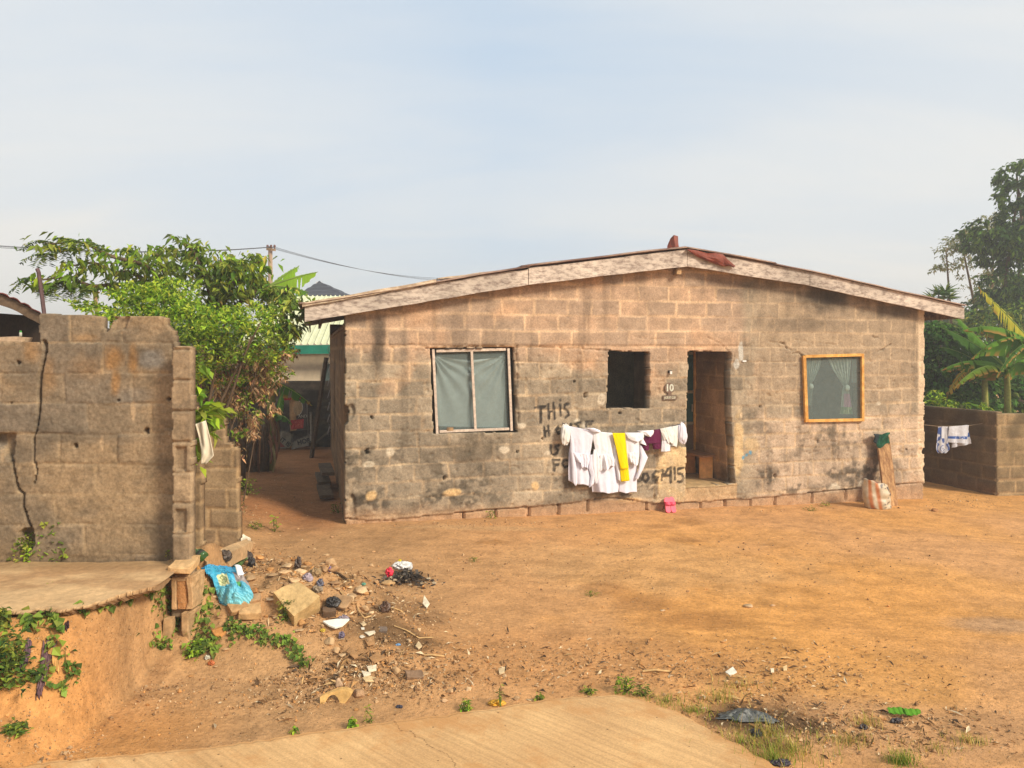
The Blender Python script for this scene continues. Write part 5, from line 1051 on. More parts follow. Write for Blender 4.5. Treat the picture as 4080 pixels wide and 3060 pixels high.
bush('vine_bush', 'dense dark bush smothered in round leaved vines over the compound wall', 'bush', ray(3800, 1400, 19.2)*np.array((1,1,0)), [(3720,1360,90,70,900,18.8),(3800,1400,110,80,1200,19.2),(3720,1480,90,80,1000,18.6),(3830,1520,130,80,1300,19.0),(3950,1560,110,60,800,19.4),(3740,1590,120,50,800,18.4),(3900,1620,120,40,700,18.8),(3700,1330,50,40,300,18.8),(4040,1560,90,80,700,19.6),(4000,1450,120,90,800,20.2)], 0.13, 0.85, DKG+[C(66,108,44), C(84,128,54)], 0.5, 0.5, dr=0.7, shell=0.8, out=0.9)
bush('weed', 'bright yellow green weed topping the compound wall next to the house corner', 'weed', ray(3740, 1400, 16.9)*np.array((1,1,0))-(0,0,.3), [(3720,1590,30,36,120,16.9),(3760,1610,50,14,140,16.9),(3700,1610,30,14,60,16.9)], 0.10, 0.4, BRT, 0.0, 0.6, r0=0.012)
bush('weed', 'small bright weed topping the compound wall above the white towel', 'weed', ray(3930, 1400, 16.0)*np.array((1,1,0))-(0,0,.3), [(3940,1612,30,16,80,16.0),(3830,1612,22,10,50,16.2)], 0.09, 0.4, BRT, 0.0, 0.6, r0=0.012, stems=2)
bush('dark_tree', 'tall dark tree column wrapped in climbing leaves at the right edge of the sky', 'tree', ray(4090, 1400, 27)*np.array((1,1,0)), [(4050,690,34,44,520,27),(4056,770,40,60,820,27),(4060,870,50,60,900,27),(4040,960,80,60,1200,27),(3960,960,100,44,1100,27.3),(4010,1140,80,60,700,27),(3960,1220,90,60,700,27.4),(4000,1020,90,40,600,27.3),(3900,920,40,40,260,27.4),(4070,1060,60,60,420,27),(4060,1180,80,60,420,27),(4000,1260,90,50,420,27)], 0.20, 0.5, [C(58,84,46), C(74,104,52), C(48,72,44), C(96,124,54)], 0.6, 0.5, dr=1.1, stems=3, shell=0.75, fol='crown', trunk='trunk', r0=0.12)
bush('airy_tree', 'pale airy tree with thin twisted limbs and sparse grey green crown', 'tree', ray(3925, 1400, 29)*np.array((1,1,0)), [(3770,1000,46,36,240,29),(3830,960,60,40,380,29.2),(3900,920,60,36,380,29.4),(3960,880,60,40,360,29.6),(3790,1060,50,24,200,29),(3840,1040,60,40,240,29.2),(3880,1120,50,50,160,29),(3930,1200,60,60,240,29),(3960,1100,60,60,260,29),(3740,1075,26,12,70,28.9)], 0.13, 0.42, [C(128,134,96), C(110,118,80), C(150,150,112), C(92,104,66)], 0.4, 0.5, dr=0.8, stems=4, shell=0.35, fol='crown', trunk='trunk', r0=0.09)
bush('leafy_bush', 'mid green rounded bush behind the banana thicket', 'bush', ray(3950, 1400, 24)*np.array((1,1,0)), [(3940,1270,80,50,500,24),(4030,1330,80,60,600,24),(3880,1310,70,40,360,24),(4060,1250,60,50,380,24)], 0.16, 0.5, DKG+OLV[:2], 0.4, 0.6, dr=1.0)
# spiky dracaena
dc = thing('dracaena', 'spiky dracaena with rosettes of sword leaves peeping over the right eaves', 'plant', ray(3740, 1400, 22)*np.array((1,1,0)))
mb = MB(); mbl = MB()
for (x, y) in ((3715,1178),(3740,1160),(3765,1150),(3778,1175),(3700,1190)):
    c0 = ray(x, y+14, 22); mb.tube(resample([ray(3740,1400,22)*np.array((1,1,0)), ray(3742,1300,22), c0], 10), np.linspace(0.05, 0.02, 10), 6)
    n = 46; a = rng.uniform(0, 6.28, n); el = rng.uniform(-0.2, 1.3, n); d = np.stack([np.cos(a)*np.cos(el), np.sin(a)*np.cos(el), np.sin(el)], 1)
    leaf_batch(mbl, np.repeat([c0], n, 0), 0.36, 0.10, pick(DKG+OLV[:1], n), droop=0, up=0.3, spread=0.0, outward=d*6)
mb.build('trunk', M_bark, dc); mbl.build('crown', M_leaf, dc)
# far trees closing the horizon beyond the walls
for i, (px, py, r, Y) in enumerate(((3720,1290,150,36),(4150,1180,260,38),(4560,1150,330,36),(5000,1200,300,40),(900,1330,170,46),(1130,1345,120,50),(640,1320,180,46))):
    lab = ('distant tree mass behind the right eaves','large distant tree behind the dark ivy column','outermost distant tree beyond the right frame edge','distant tree farthest out beyond the right frame edge','distant tree behind the bright shrub','distant tree glimpsed left of the pale bungalow','distant tree behind the cracked wall top')[i]
    bush('far_tree', lab, 'tree', ray(px, 1400, Y)*np.array((1,1,0)), [(px+r*dx*0.5, py+r*dy*0.35, r*0.5, r*0.4, 420, Y) for dx, dy in ((-1,0.3),(0,-0.4),(1,0.2),(0,0.6),(0.5,0.8),(-0.6,0.9))], 0.34, 0.6, [C(84,104,66), C(70,92,58), C(100,116,76)], 0.4, 0.6, dr=1.6, fol='crown', trunk='trunk', r0=0.14)
# leafy climber hanging round the pillar
bush('climber', 'broad leaved green climber hanging beside the pillar of the cracked wall', 'plant', (-2.98, 6.95, 0.35), [(795,1470,14,30,16,6.75),(805,1550,20,36,28,6.75),(815,1610,30,34,38,6.75),(840,1640,30,26,30,6.8),(800,1660,22,30,26,6.7),(830,1720,22,30,18,6.7),(795,1760,10,30,10,6.7),(790,1850,10,26,8,6.7),(868,1640,18,20,14,6.8)], 0.13, 0.46, BRT[:3]+OLV[:2], 0.35, 0.8, stems=3, dr=0.10, r0=0.006)

# weeds, creepers and tufts, each a plant of its own
def weed(label, px, py, rx, ry, n, L, Wd, cols, droop=0.0, up=0.8, cat='weed', name='weed', dz=0, stems=4, drr=None):
    b = gp(px, py); Y = b[1]; t_ = thing(name, label, cat, b); mbx = MB(); a = rx*Y/F; hgt = ry*2*Y/F
    for k in range(stems):
        e = b+np.array((rng.uniform(-a, a)*0.7, rng.uniform(-a, a)*0.3, hgt*rng.uniform(0.6, 1))); mbx.tube(resample([b, (b+e)/2+rng.normal(size=3)*0.02, e], 7), np.linspace(0.006, 0.002, 7), 4, CA(96,110,50))
    mbx.build('stem', M_stone, t_); mbx = MB()
    q = rng.uniform(-1, 1, (n, 3)); hgts = rng.beta(1.2, 1.3, n); P = b+np.stack([q[:, 0]*a*(1-0.55*hgts), q[:, 1]*(drr or a*0.6), hgts*hgt], 1)
    leaf_batch(mbx, P, L, Wd, pick(cols, n), droop=droop, up=up, spread=0.3); mbx.build('foliage', M_leaf, t_); return t_
def creeper(label, pts, n, L=0.075, cols=None, cat='creeper'):
    """flat ground creeper: heart shaped leaves lying along the soil between photo points"""
    cols = cols or [C(92,116,52), C(112,136,60), C(74,96,46), C(130,150,70)]
    P = []
    for k in range(n):
        x, y, rx, ry = pts[rng.integers(0, len(pts))]; v = rng.normal(size=2)*0.5; P.append(gp(x+rx*v[0], y+ry*v[1])+np.array((0, -0.012, rng.uniform(0.015, 0.05))))
    P = np.array(P); b = P[P[:, 2].argmin()].copy(); t_ = thing('creeper', label, cat, b)
    mbx = MB(); o_ = P[rng.permutation(len(P))[:max(4, n//10)]]; o_ = o_[np.argsort(o_[:, 0])]; mbx.tube(resample(o_-np.array((0,0,0.012)), 30), 0.003, 4, CA(120,110,60)); mbx.build('runner', M_stone, t_)
    mbx = MB(); leaf_batch(mbx, P, L, 0.95, pick(cols, n), droop=0.35, up=0.9, spread=0.3, outward=np.repeat([(0,-0.6,0)], n, 0)); mbx.build('foliage', M_leaf, t_); return t_
weed('round leaved weed growing by the large dark hole low in the cracked wall', 100, 2255, 50, 62, 195, 0.037, 0.9, OLV+BRT[:2], 0.2)
weed('tallest bushy weed at the foot of the cracked wall', 240, 2250, 88, 92, 480, 0.044, 0.85, OLV[:3]+BRT[:3], 0.2, stems=8)
weed('slim upright weed climbing the foot of the cracked wall near the pillar', 552, 2205, 30, 50, 135, 0.041, 0.9, OLV[:3]+BRT[:3], 0.5)
weed('tiny weed in the corner between cracked wall and pillar', 676, 2228, 16, 20, 36, 0.031, 0.8, OLV, 0.1, stems=2)
weed('flat weed growing from a crack in the concrete apron', 195, 2345, 34, 12, 51, 0.041, 0.4, OLV, 0.1, stems=2)
weed('leafy weed mass at the bottom left frame edge', 20, 2740, 110, 110, 630, 0.044, 0.55, OLV+DKG[1:], 0.1, stems=10)
weed('low weed at the left edge beside the road', 60, 2925, 60, 20, 135, 0.037, 0.5, OLV+DKG[1:], 0.1)
weed('leafy weed at the lip of the apron on the left', 8, 2520, 24, 40, 90, 0.048, 0.8, OLV, 0.2)
weed('bright weed under the broken block edge', 778, 2625, 40, 36, 105, 0.034, 0.7, BRT, 0.2)
weed('fresh green weed behind the low broken wall stub', 860, 1965, 55, 50, 300, 0.051, 0.6, BRT[:3]+OLV[:2], 0.2, stems=6)
weed('weed patch on the slope left of the alley mouth', 900, 2110, 50, 36, 165, 0.048, 0.5, OLV+BRT[:2], 0.2)
weed('small upright weed at the alley mouth', 1095, 2120, 16, 34, 39, 0.048, 0.4, OLV+BRT[:2], 0.0, stems=2)
weed('leafy weed along the left edge of the alley floor', 985, 1975, 50, 36, 110, 0.06, 0.5, OLV+BRT[:2], 0.1)
weed('dry brown weed at the foot of the low broken wall', 930, 2050, 60, 34, 130, 0.07, 0.3, DRY, 0.3)
weed('sparse weed in front of the alley', 1020, 2110, 40, 16, 69, 0.041, 0.4, OLV, 0.0)
weed('weed tuft hugging the near house corner', 1350, 2045, 40, 24, 105, 0.041, 0.3, DKG+OLV, 0.0)
weed('tiny weed against the footing under the left window', 1955, 2066, 22, 16, 45, 0.041, 0.35, OLV+BRT[:2], 0.0, stems=2)
weed('grey green weed under the tilted concrete block', 1140, 2480, 46, 44, 180, 0.034, 0.35, DKG[1:]+OLV, 0.1, stems=6)
weed('bright bushy sprout on the near road edge', 1405, 2905, 20, 22, 69, 0.030, 0.7, BRT, 0.2)
weed('upright seedling with whorled leaves near the road edge', 1465, 2880, 14, 34, 39, 0.034, 0.25, OLV, 0.1, stems=1)
weed('bright sprout where the road edge begins to rise', 1855, 2835, 26, 22, 75, 0.034, 0.3, BRT, 0.1)
weed('tall dry seed stalk at the road edge', 1995, 2815, 12, 46, 36, 0.030, 0.3, OLV+DRY[:2], 0.1, stems=2)
weed('feathery green weed at the crest of the road edge', 2490, 2760, 50, 32, 165, 0.034, 0.3, BRT[:3]+OLV, 0.0, stems=7)
weed('paler weed just right of the road crest', 2560, 2775, 40, 22, 105, 0.034, 0.3, OLV+DRY[:1], 0.0, stems=5)
weed('small weed left of the road crest', 2345, 2765, 40, 12, 66, 0.034, 0.3, OLV, 0.0, stems=4)
weed('low weed on the road edge between the yellow scrap and the crest', 2150, 2790, 24, 10, 39, 0.034, 0.4, OLV, 0.0, stems=3)
weed('tiny seedling nearest the camera at the left road edge', 1180, 2925, 14, 14, 24, 0.030, 0.6, BRT, 0.1, stems=2)
weed('faint grass patch in the middle of the yard', 2360, 2375, 30, 10, 69, 0.034, 0.15, OLV+DRY[:1], -0.3, stems=2)
weed('faint grass patch nearer the house wall', 1890, 2240, 30, 8, 54, 0.034, 0.15, OLV+DRY[:1], -0.3, stems=2)
weed('small weed tuft at the wall foot left of the striped bag', 3290, 2018, 30, 10, 60, 0.041, 0.3, OLV+DRY[:1], 0, stems=2)
weed('small weed tuft further left along the right wall foot', 3235, 2035, 26, 8, 45, 0.041, 0.3, OLV+DRY[:1], 0, stems=2)
creeper('heart leaved creeper draped over the broken block column', [(630,2400,60,36),(620,2370,40,24),(650,2450,40,50),(690,2500,24,50),(640,2580,50,24)], 187, 0.039)
creeper('creeper trailing along the lip of the apron', [(400,2430,50,14),(470,2420,50,14),(340,2440,40,12),(510,2400,30,20)], 75, 0.051)
creeper('dark leaved creeper hanging on the orange bank', [(205,2480,40,30),(230,2520,26,30),(225,2580,20,30),(130,2490,20,40)], 57, 0.058)
creeper('creeper low on the orange bank by the purple rag', [(280,2660,40,30),(260,2760,50,26),(300,2720,30,30),(180,2700,40,40)], 75, 0.041)
creeper('creeper climbing right of the broken block column', [(800,2370,50,40),(810,2450,44,60),(800,2540,50,50),(840,2580,40,30),(790,2600,40,30)], 187, 0.051)
creeper('creeper mat spreading below the broken concrete pieces', [(1000,2530,60,30),(1060,2550,60,36),(1120,2560,60,26),(1180,2600,40,36),(1210,2640,30,30),(930,2510,50,20)], 237, 0.042)
creeper('thin creeper strand beside the round orange stone', [(920,2500,16,50),(930,2560,18,30)], 32, 0.037)
def tuft(label, px, py, n, L, spread, cols, group='grass tufts at the road corner'):
    b = gp(px, py); mbx = MB()
    for k in range(n):
        a = rng.uniform(0, 6.28); r0 = abs(rng.normal())*spread*0.5; p = b+np.array((r0*math.cos(a)*1.6, r0*math.sin(a), 0)); p[2] = G(p[0], p[1]); ln = 0.66*L*rng.uniform(0.5, 1.2); lean = rng.uniform(0.2, 0.9); a2 = rng.uniform(0, 6.28); d = np.array((math.cos(a2), math.sin(a2), 0)); sdv = np.array((-d[1], d[0], 0))*0.0022; c = pick(cols, 1)[0]; g_ = []
        for i in range(5): s_ = i/4; q = p+d*ln*lean*s_**1.6+np.array((0,0,ln*(s_-0.35*lean*s_*s_))); g_.append([q-sdv*(1.05-s_), q+sdv*(1.05-s_)])
        mbx.grid(g_, c)
    return tag(mbx.build('grass_tuft', M_leaf), label, 'grass tuft', group)
DG = [C(150,142,74), C(176,160,92), C(120,122,60), C(190,168,110)]; GG = [C(112,124,52), C(136,142,66), C(160,152,84)]
for lab, x, y, n, L, sp, cc_ in (('dry grass tuft right behind the black plastic sheet', 2860, 2790, 130, 0.14, 0.16, DG+GG),('broad dry grass tuft in front of the black plastic sheet', 3060, 2935, 170, 0.17, 0.22, DG+GG),('greener grass tuft at the lower road corner', 3150, 3000, 200, 0.17, 0.22, DG+GG),('green grass along the slanted road edge', 2960, 2965, 150, 0.11, 0.20, GG+OLV[:2]),('grass tuft nearest the bottom edge by the road', 3080, 3030, 260, 0.14, 0.18, GG+OLV[:2]),('round green grass tuft alone at the bottom edge', 3590, 3045, 240, 0.13, 0.09, GG+BRT[2:4]),('dry grass tuft left of the fallen green leaf', 3450, 2890, 120, 0.11, 0.11, DG),('dry straggling grass tuft below the fallen leaf', 3380, 2960, 140, 0.12, 0.14, DG+GG[:1]),('dry grass tuft far right of the fallen leaf', 3860, 2965, 110, 0.10, 0.09, DG+GG[:1]),('thin grass patch near the bottom right corner', 3720, 2990, 110, 0.08, 0.2, DG+GG[:1]),('small weed grass where the road edge turns down', 2760, 2840, 150, 0.09, 0.16, GG+OLV[:2]),('low green grass on the road edge right of the crest', 2650, 2800, 140, 0.08, 0.16, GG+OLV[:2]),('dry straw grass lying above the road corner', 2960, 2740, 60, 0.14, 0.16, DG)):
    tuft(lab, x, y, n, L, sp, cc_)
# ------------------------------------------------------------------ washing on the line in front of the house
def kp(u, v): return (2180+0.2652*u, 1640+0.2652*v)
def edge_at(L, t):
    L = np.asarray(L, float); d = np.concatenate([[0], np.cumsum(np.hypot(*np.diff(L, axis=0).T))]); d /= d[-1]
    return np.interp(t, d, L[:, 0]), np.interp(t, d, L[:, 1])
def hang(Lf, Rt, w, n=40, m=46, pleat=8, amp=0.018, seed=0, hem=0.0, col=(1,1,1), bulge=0.03, noise=0.012, colf=None, top=0.25, mapf=None):
    """hanging cloth between a left and a right edge (crop points): pleats deepen downward, hem wanders"""
    mapf = mapf or kp; g_ = []; cs = []
    for i in range(m):
        t = i/(m-1); lx, ly = edge_at(Lf, t); rx, ry = edge_at(Rt, t); row = []; cr_ = []
        for k in range(n):
            s_ = k/(n-1); x = lx+(rx-lx)*s_; y = ly+(ry-ly)*s_+hem*t*t*(1.8*(vn(s_*pleat*0.9, seed, 3)-0.5))
            a = amp*(top+(1-top)*t)*1.15
            ph = s_*pleat*2*math.pi+seed+1.2*vn(s_*3, t*1.5, seed+2)*2
            dd = a*(1.9*(vn(s_*pleat*1.25+0.25*math.sin(t*2.2+seed)*t, seed*5.3+t*0.5, 11)-0.5)+0.12*math.sin(ph))+noise*0.6*(fbm(s_*5, t*3.5, 3, seed+31)-0.5)*2+bulge*math.sin(math.pi*s_)*(0.4+0.6*t)
            p = WP(*mapf(x, y), w); p = p+np.array((EN[0], EN[1], 0))*dd; row.append(p)
            cr_.append(colf(s_, t) if colf else col)
        g_.append(row); cs.append(cr_)
    mbx = MB(); mbx.grid(g_, np.array(cs)); return mbx
def puff(u, v, ru, rv, w, col, seed=0, ridges=9, depth=0.5, mapf=None, tilt=0.0):
    mapf = mapf or kp; th, ph = np.meshgrid(np.linspace(0, 2*math.pi, 34), np.linspace(0.02, math.pi-0.02, 24)); g_ = np.zeros(th.shape+(3,))
    for i in range(th.shape[0]):
        for k in range(th.shape[1]):
            r = 1+0.12*math.sin(ridges*th[i,k]+2.0*math.cos(ph[i,k])+seed)*math.sin(ph[i,k])+0.55*(fbm(th[i,k]*1.3+seed, ph[i,k]*2.2, 3, seed)-0.5)
            a = math.sin(ph[i,k])**0.8*math.cos(th[i,k])*r; b = -math.cos(ph[i,k])*r; c = math.sin(ph[i,k])*math.sin(th[i,k])*r
            x, y = mapf(u+ru*a+tilt*b*ru, v+rv*b); g_[i,k] = WP(x, y, w)+np.array((EN[0], EN[1], 0))*c*ru*0.2652*depth*12.3/F
    mbx = MB(); mbx.grid(g_, col); return mbx
WH = np.array((0.82, 0.81, 0.84)); LV = np.array((0.75, 0.73, 0.81)); CR = np.array((0.80, 0.78, 0.73))
rope_px = [(232,170),(320,214),(500,252),(690,288),(850,312),(980,320),(1170,320),(1400,304),(1600,279),(1700,262),(1850,225),(1990,190),(2072,150)]
mb = MB(); RPt = [WP(*kp(*q), -0.10 if 0 < i < len(rope_px)-1 else 0.0) for i, q in enumerate(rope_px)]; mb.tube(resample(RPt, 60), 0.005, 5, CA(60,70,96)); tag(mb.build('clothesline', M_cloth), 'dark blue rope strung low across the house front holding the washing', 'clothesline')
def garment(label, cat, name, q): return thing(name, label, cat, WP(*kp(*q), -0.1), 'clothes drying on the house line')
gm = 'solid'
t1 = garment('white dress with one puffed sleeve hanging leftmost on the house line', 'dress', 'white_dress', (500,1100))
hang([(318,213),(345,320),(378,460),(390,640)], [(692,290),(682,420),(665,540),(645,650)], -0.115, pleat=5, amp=0.012, seed=1, col=LV, bulge=0.02).build('bodice', M_cloth, t1, smooth=True, thick=0.003)
hang([(350,440),(325,620),(315,900),(318,1050)], [(650,560),(660,800),(690,1000),(690,1125)], -0.085, n=56, pleat=4, amp=0.028, seed=2, hem=26, col=LV).build('skirt', M_cloth, t1, smooth=True, thick=0.003)
hang([(385,610),(415,700),(455,800)], [(650,640),(655,730),(620,830)], -0.14, n=56, pleat=6, amp=0.04, seed=3, hem=60, col=LV*1.02, top=0.1).build('frill', M_cloth, t1, smooth=True, thick=0.003)
hang([(350,330),(345,600),(365,850),(372,1080)], [(400,430),(420,650),(452,900),(455,1075)], -0.125, n=16, pleat=2, amp=0.012, seed=4, hem=40, col=LV).build('sleeve', M_cloth, t1, smooth=True, thick=0.003)
hang([(640,650),(620,850),(650,960),(620,1120)], [(690,640),(700,850),(735,960),(690,1110)], -0.125, n=16, pleat=2, amp=0.014, seed=5, hem=40, col=LV).build('sleeve', M_cloth, t1, smooth=True, thick=0.003)
puff(278, 345, 66, 150, -0.13, CR, 3, tilt=-0.1).build('puffed_sleeve', M_cloth, t1, smooth=True)
t2 = garment('white dress with wide fluted frill hanging middle on the house line beside the yellow scarf', 'dress', 'white_dress', (860,1260))
hang([(690,292),(690,420),(722,560),(690,720)], [(985,320),(1000,450),(1010,560),(1005,640)], -0.12, pleat=5, amp=0.014, seed=7, col=WH, bulge=0.03).build('bodice', M_cloth, t2, smooth=True, thick=0.003)
hang([(700,640),(690,860),(672,1080),(690,1225)], [(1045,640),(1090,900),(1100,1080),(1080,1225)], -0.085, n=64, pleat=4, amp=0.035, seed=8, hem=30, col=LV*1.03, bulge=0.05).build('skirt', M_cloth, t2, smooth=True, thick=0.003)
hang([(800,650),(790,740),(800,850)], [(985,625),(1020,740),(1020,860)], -0.155, n=56, pleat=5, amp=0.045, seed=9, hem=60, col=WH, top=0.1).build('frill', M_cloth, t2, smooth=True, thick=0.003)
hang([(700,560),(672,720),(690,900),(720,1060)], [(760,620),(800,720),(785,960),(745,1060)], -0.135, n=18, pleat=2, amp=0.018, seed=10, hem=50, col=WH).build('sleeve', M_cloth, t2, smooth=True, thick=0.003)
hang([(1000,480),(1005,700),(1040,900),(1060,1040)], [(1040,560),(1095,860),(1105,1000),(1100,1080)], -0.13, n=18, pleat=2, amp=0.015, seed=11, hem=30, col=WH).build('sleeve', M_cloth, t2, smooth=True, thick=0.003)
hang([(560,246),(620,262),(690,306)], [(700,246),(790,280),(806,302)], -0.15, n=30, m=16, pleat=1.5, amp=0.006, seed=12, col=LV*1.04, bulge=0.03).build('collar', M_cloth, t2, smooth=True, thick=0.006)
t3 = garment('white blouse dress with wide round collar hanging rightmost of the long dresses', 'dress', 'white_dress', (1240,1200))
hang([(1170,320),(1190,500),(1200,700),(1215,780)], [(1400,316),(1402,480),(1392,620),(1370,780)], -0.115, pleat=4, amp=0.010, seed=13, col=WH, bulge=0.03).build('bodice', M_cloth, t3, smooth=True, thick=0.003)
hang([(1100,760),(1090,1000),(1080,1215)], [(1355,740),(1346,1000),(1346,1210)], -0.08, n=44, pleat=3, amp=0.014, seed=14, hem=12, col=LV*1.04).build('skirt', M_cloth, t3, smooth=True, thick=0.003)
hang([(1205,620),(1200,700),(1230,800)], [(1360,600),(1378,690),(1360,770)], -0.145, n=44, pleat=3.5, amp=0.036, seed=15, hem=50, col=WH, top=0.1).build('frill', M_cloth, t3, smooth=True, thick=0.003)
hang([(1392,500),(1400,700),(1372,860),(1316,1005)], [(1420,520),(1512,690),(1440,860),(1362,1015)], -0.12, n=24, pleat=1.5, amp=0.014, seed=16, col=LV*1.04).build('sleeve', M_cloth, t3, smooth=True, thick=0.003)
hang([(1168,316),(1215,400),(1290,448),(1340,452)], [(1440,312),(1455,370),(1440,420),(1360,452)], -0.145, n=34, m=22, pleat=1.2, amp=0.008, seed=17, col=WH*1.02, bulge=0.035).build('collar', M_cloth, t3, smooth=True, thick=0.006)
hang([(1420,412),(1400,450),(1395,478)], [(1445,410),(1470,460),(1496,512)], -0.135, n=14, m=14, pleat=1, amp=0.006, seed=18, col=WH).build('collar_tip', M_cloth, t3, smooth=True, thick=0.004)
ys = CA(255, 222, 0, 0.95)
t4 = garment('bright yellow scarf folded double over the house line between white dresses', 'scarf', 'yellow_scarf', (1170,1040))
hang([(980,322),(1040,560),(1090,800),(1112,1045)], [(1165,322),(1185,560),(1215,790),(1238,1036)], -0.16, n=26, pleat=1.2, amp=0.008, seed=19, hem=10, col=ys*0.93, bulge=0.015).build('rear_fold', M_cloth, t4, smooth=True, thick=0.003)
hang([(979,320),(1038,560),(1086,770),(1108,862)], [(1167,320),(1188,560),(1212,770),(1222,850)], -0.185, n=26, pleat=1.2, amp=0.008, seed=20, hem=10, col=ys, bulge=0.015).build('front_fold', M_cloth, t4, smooth=True, thick=0.003)
mr_ = CA(104, 32, 70)
t5 = garment('dark maroon pleated shorts hanging on the house line', 'shorts', 'maroon_shorts', (1570,570))
hang([(1598,276),(1480,370),(1430,480)], [(1702,262),(1706,380),(1707,470)], -0.115, pleat=3, amp=0.012, seed=21, col=mr_).build('waist', M_cloth, t5, smooth=True, thick=0.003)
hang([(1432,470),(1404,505),(1446,584)], [(1546,440),(1532,500),(1526,575)], -0.11, n=20, pleat=2, amp=0.012, seed=22, col=mr_*0.9).build('leg', M_cloth, t5, smooth=True, thick=0.003)
hang([(1560,445),(1580,500),(1594,566)], [(1707,455),(1710,500),(1706,556)], -0.11, n=20, pleat=2, amp=0.012, seed=23, col=mr_*0.9).build('leg', M_cloth, t5, smooth=True, thick=0.003)
t6 = garment('small white bib bunched over the line above the maroon shorts', 'bib', 'white_bib', (1490,370))
hang([(1352,288),(1425,315),(1450,345),(1510,372)], [(1598,276),(1604,300),(1592,340),(1555,374)], -0.135, n=34, m=22, pleat=3, amp=0.014, seed=24, col=WH, bulge=0.04).build('bib_cloth', M_cloth, t6, smooth=True, thick=0.005)
t7 = garment('short white undershirt with ribbed folds hanging right of the maroon shorts', 'shirt', 'white_undershirt', (1780,600))
hang([(1697,258),(1712,320),(1722,440),(1708,602)], [(1860,222),(1866,350),(1852,440),(1846,590)], -0.105, n=36, pleat=3, amp=0.010, seed=25, col=WH*0.98).build('shirt_body', M_cloth, t7, smooth=True, thick=0.003)
hang([(1697,256),(1725,350),(1760,455)], [(1865,222),(1910,330),(1905,440)], -0.13, n=40, pleat=6, amp=0.014, seed=26, hem=40, col=CR).build('upper_layer', M_cloth, t7, smooth=True, thick=0.003)
t8 = garment('cream white cloth with puffed end hanging last on the line by the doorway', 'blouse', 'cream_blouse', (1930,530))
hang([(1856,226),(1868,380),(1862,510)], [(1980,202),(1976,380),(1946,530)], -0.105, n=30, pleat=4, amp=0.012, seed=27, hem=24, col=CR).build('blouse_body', M_cloth, t8, smooth=True, thick=0.003)
puff(2032, 325, 62, 145, -0.12, LV*1.05, 6, tilt=0.18).build('puffed_sleeve', M_cloth, t8, smooth=True)

# small washing line on the right
RL = [(3676,1692),(3740,1699),(3860,1696),(3920,1686),(3962,1674)]
def RLP(px, py): Y = np.interp(px, [3676, 3962], [14.6, 14.75]); return ray(px, py, Y)
mb = MB(); mb.tube(resample([RLP(*q) for q in RL], 30), 0.006, 5, CA(150,128,100)); tag(mb.build('clothesline', M_cloth), 'thin pale rope between house corner and compound wall', 'clothesline')
def cloth2(name, label, Lf, Rt, colf, seed, pleat=2, amp=0.02, off=0.0, n=40, m=40):
    g_ = []; cs = []
    for i in range(m):
        t = i/(m-1); lx, ly = edge_at(Lf, t); rx, ry = edge_at(Rt, t)
        g_.append([RLP(lx+(rx-lx)*k/(n-1), ly+(ry-ly)*k/(n-1))+np.array((0.3, -1, 0))*(off+amp*t*math.sin(k/(n-1)*pleat*6.28+seed)+0.015*(fbm(k*0.2, t*6, 3, seed)-0.5)) for k in range(n)]); cs.append([colf(k/(n-1), t) for k in range(n)])
    mbx = MB(); mbx.grid(g_, np.array(cs)); return mbx
bl_ = CA(74, 94, 150); wt = CA(214, 214, 220)
def c_blue(s, t):
    r = math.hypot(s-0.5, (t-0.8)*1.6); ring = (abs(r-0.28) < 0.06) or (abs(r-0.12) < 0.05) or vn(s*6, t*9, 4) > 0.68
    return wt*0.95 if ring or (t < 0.42 and s > 0.35) else bl_*(0.8+0.4*vn(s*9, t*9, 6))
o = cloth2('patterned_cloth', '', [(3738,1698),(3734,1745),(3729,1790),(3738,1806)], [(3778,1700),(3778,1750),(3784,1790),(3768,1806)], c_blue, 3).build('patterned_cloth', M_cloth, smooth=True, thick=0.004)
tag(o, 'blue cloth with white ring pattern bunched on the small right line', 'cloth')
tw = thing('white_towel', 'white towel with blue border stripe hanging on the small right line', 'towel', RLP(3820, 1790))
cloth2('', '', [(3776,1699),(3774,1730),(3772,1762)], [(3854,1693),(3852,1730),(3848,1768)], lambda s, t: CA(60,96,168) if (0.60 < t < 0.76 and vn(s*22, t*30, 5) > 0.22) else wt*(0.9+0.15*vn(s*20, t*20, 3)), 5, off=0.03).build('front_fold', M_cloth, tw, smooth=True, thick=0.004)
cloth2('', '', [(3796,1700),(3794,1760),(3792,1784)], [(3854,1693),(3862,1730),(3872,1768)], lambda s, t: CA(70,104,170) if (s > 0.8 and 0.4 < t < 0.62) else wt*0.88, 6).build('rear_fold', M_cloth, tw, smooth=True, thick=0.004)

